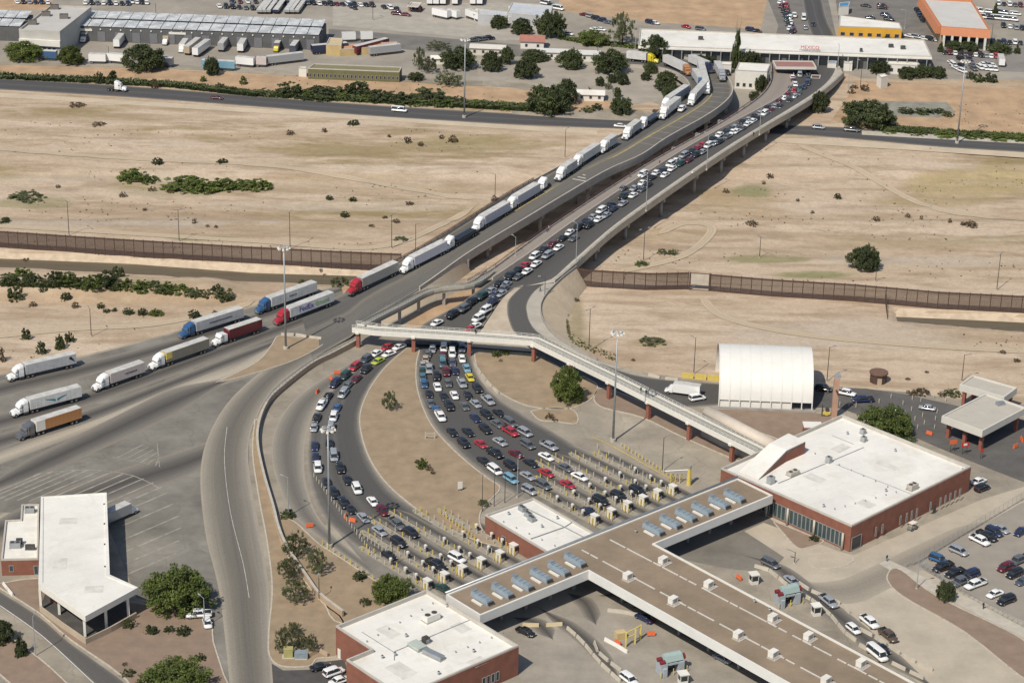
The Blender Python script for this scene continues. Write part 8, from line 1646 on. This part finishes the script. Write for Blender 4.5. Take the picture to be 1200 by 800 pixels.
# people walking on the bridge and by the kerbs
def person(px, py, z, top, legs, label, ang=0):
    o = thing('person', label, 'person', ray(px, py, z), ang); me = bpy.data.meshes.new('body'); V = [(0,0,.92),(0,0,1.15),(0,0,1.42),(0,0,1.55),(0,0,1.68),(0,.1,.88),(.08,.1,.48),(.02,.11,.06),(.14,.11,.03),(0,-.1,.88),(-.1,-.1,.48),(-.2,-.11,.06),(-.08,-.11,.03),(0,.19,1.38),(-.04,.24,1.12),(.06,.23,.88),(0,-.19,1.38),(.04,-.24,1.12),(.1,-.22,.9)]
    E = [(0,1),(1,2),(2,3),(3,4),(0,5),(5,6),(6,7),(7,8),(0,9),(9,10),(10,11),(11,12),(2,13),(13,14),(14,15),(2,16),(16,17),(17,18)]; rad = [.16,.15,.15,.06,.11,.11,.075,.05,.05,.11,.075,.05,.05,.065,.05,.04,.065,.05,.04]
    me.from_pydata(V, E, []); b = bpy.data.objects.new('body', me); COL.objects.link(b); sk_ = b.modifiers.new('skin', 'SKIN')
    for v, r_ in zip(me.skin_vertices[0].data, rad): v.radius = (r_, r_)
    me.skin_vertices[0].data[0].use_root = True; b.modifiers.new('sub', 'SUBSURF').levels = 1
    dg = bpy.context.evaluated_depsgraph_get(); m2 = bpy.data.meshes.new_from_object(b.evaluated_get(dg)); bpy.data.objects.remove(b)
    m2.materials.clear()
    for m_ in (paint(legs), paint(top), M('skin_tone', (.36, .21, .14), .6, .05, 3), M('hair_dark', (.02, .015, .01), .6, .1, 3)): m2.materials.append(m_)
    for p in m2.polygons: zc = p.center.z; p.material_index = 0 if zc < .95 else (1 if zc < 1.5 else (3 if zc > 1.7 or p.center.x < -.03 else 2)); p.use_smooth = True
    put('body', m2, parent=o)
for x, y, z, t, l, lab in ((633, 342, 4.5, 'black', 'navy', 'person in dark clothes walking on the exit ramp pavement'), (716, 250, 6.9, 'navy', 'black', 'person in dark clothes on the bridge walkway, beside queueing cars'), (738, 208, 7.2, 'black', 'grey', 'person in black on the bridge walkway near the pillars'), (641, 272, 6.1, 'grey', 'black', 'person at the red railing of the bridge walkway, left one'), (643, 270, 6.1, 'pink', 'navy', 'person in pale top at the red railing of the bridge walkway'), (773, 193, 7.3, 'red', 'black', 'person in red top on the bridge walkway'), (811, 161, 7.3, 'black', 'black', 'person in black far along the bridge walkway'), (883, 160, 7.1, 'black', 'navy', 'person in dark clothes on the right pavement of the bridge'), (1039, 657, .15, 'navy', 'blue', 'person in blue at the plaza crossing near the brick building'), (1152, 713, .15, 'black', 'black', 'person in black on the path below the staff car park'), (811, 206, 7.4, 'white', 'grey', 'person in white top by the bridge parapet'), (557, 391.5, 5.8, 'black', 'navy', 'person in dark clothes on the footbridge'), (751, 460, 5.95, 'green', 'black', 'person in green top on the footbridge right part'), (757, 463, 5.95, 'black', 'navy', 'person in black on the footbridge right part')): person(x, y, z, t, l, lab, rnd.uniform(0, 6))
# cars glimpsed in the shade under the canopy
for u_, v_, c, k in ((U1 + 6, VF + 8, 'grey', 'u'), (U1 + 6, VF + 26, 'black', 's'), (U1 + 7, VF + 44, 'silver', 's')):
    P_ = kw(u_, v_, .7); px, py = proj(P_); car(px, py, c, k, KR - math.pi/2, 'parked in the shade under the long canopy leg', 'cars under the canopy')
# ============================================================ LABELS THAT SINGLE OUT
LAND = [('the white tent', 895, 445), ('the large brick building', 1000, 590), ('the left bridge end', 560, 320), ('the round footbridge tree', 664, 450), ('the small brick office', 635, 610), ('the lone desert tree', 1012, 300), ('the fence gate gap', 820, 330), ('the blue trucks', 270, 375), ('the highway mast', 545, 130), ('the right mast', 1122, 150), ('the white highway tractor', 142, 106), ('the customs hall', 920, 55), ('the dark warehouse', 235, 45), ('the olive building', 415, 82), ('the big spreading tree', 1016, 135), ('the left fence', 200, 292), ('the left canal', 150, 315), ('the inspection canopies', 1145, 475), ('the left edge', 0, 345), ('the red semi', 440, 335), ('the huge tree clump', 650, 115), ('the orange store', 1120, 30)]
def where(px, py, skip=0):
    c = sorted(LAND, key=lambda l: (l[1]-px)**2 + ((l[2]-py)*1.6)**2)[skip]; dx, dy = px - c[1], (py - c[2])*1.6
    if abs(dx) > abs(dy): return ('right of ' if dx > 0 else 'left of ') + c[0]
    return ('below ' if dy > 0 else 'above ') + c[0]
def finish_labels():
    cap = lambda s: ' '.join(s.split()[:16])
    # vehicles: colour, kind and place; then the neighbours
    info = {o.name: (c, KIND and k, pl, px, py) for o, c, k, pl, px, py in CARLIST}
    names = list(info)
    def nb(n):
        c, k, pl, px, py = info[n]; out = []
        for m in sorted((m for m in names if m != n), key=lambda m: (info[m][3]-px)**2 + ((info[m][4]-py)*1.3)**2)[:4]:
            q = info[m]; dx, dy = q[3]-px, q[4]-py
            rel = ('left of' if dx > 0 else 'right of') if abs(dx) > abs(dy)*1.4 else ('behind' if dy > 0 else 'ahead of'); out.append('%s %s %s' % (rel, q[0], q[1]))
        return out
    lab = {}
    for n in names: c, k, pl, px, py = info[n]; lab[n] = '%s %s %s' % (c, k, pl)
    for step in range(3):
        grp = {}
        for n in names: grp.setdefault(lab[n], []).append(n)
        for l, ns in grp.items():
            if len(ns) > 1:
                for n in ns:
                    s = nb(n)
                    lab[n] = '%s, %s' % (l, s[0]) if step == 0 else ('%s and %s' % (l, s[1]) if step == 1 else l)
    grp = {}
    for n in names: grp.setdefault(lab[n], []).append(n)
    for l, ns in grp.items():
        if len(ns) > 1:
            ns.sort(key=lambda n: -info[n][4])
            for i, n in enumerate(ns): c, k, pl, px, py = info[n]; w = 'nearest' if i == 0 else ('farthest' if i == len(ns)-1 else NTH[min(i, 11)] + ' nearest'); lab[n] = '%s %s %s %s, %s' % (w, c, k, pl, nb(n)[0])
    for n in names: bpy.data.objects[n]['label'] = cap(lab[n])
    # everything else: place by landmark, then rank from the left
    oth = [o for o in THINGS if o.name not in info]
    bpy.context.view_layer.update()
    pos = {o.name: proj(o.matrix_world.translation) for o in oth}
    def groups():
        g = {}
        for o in oth: g.setdefault(o['label'], []).append(o)
        return {l: v for l, v in g.items() if len(v) > 1}
    for l, v in groups().items():
        if v[0]['category'] == 'shrub':
            for o in v: o['label'] = l + ' ' + where(*pos[o.name])
    order = ('leftmost', 'second', 'third', 'fourth', 'fifth', 'sixth', 'seventh', 'eighth', 'ninth', 'tenth', 'eleventh', 'twelfth', 'thirteenth', 'fourteenth', 'fifteenth', 'sixteenth', 'seventeenth', 'eighteenth', 'nineteenth', 'twentieth', 'twenty first', 'twenty second', 'twenty third', 'twenty fourth', 'twenty fifth', 'twenty sixth', 'twenty seventh', 'twenty eighth', 'twenty ninth', 'thirtieth')
    for l, v in groups().items():
        v.sort(key=lambda o: pos[o.name][0]); n = len(v)
        for i, o in enumerate(v):
            w = 'leftmost' if i == 0 else ('rightmost' if i == n-1 else (order[i] + ' from the left' if i < len(order) else order[max(0, n-1-i)] + ' from the right')); o['label'] = cap('%s, %s' % (l, w))
finish_labels()
# pieces not directly named keep short plain names; nothing else stands at top level
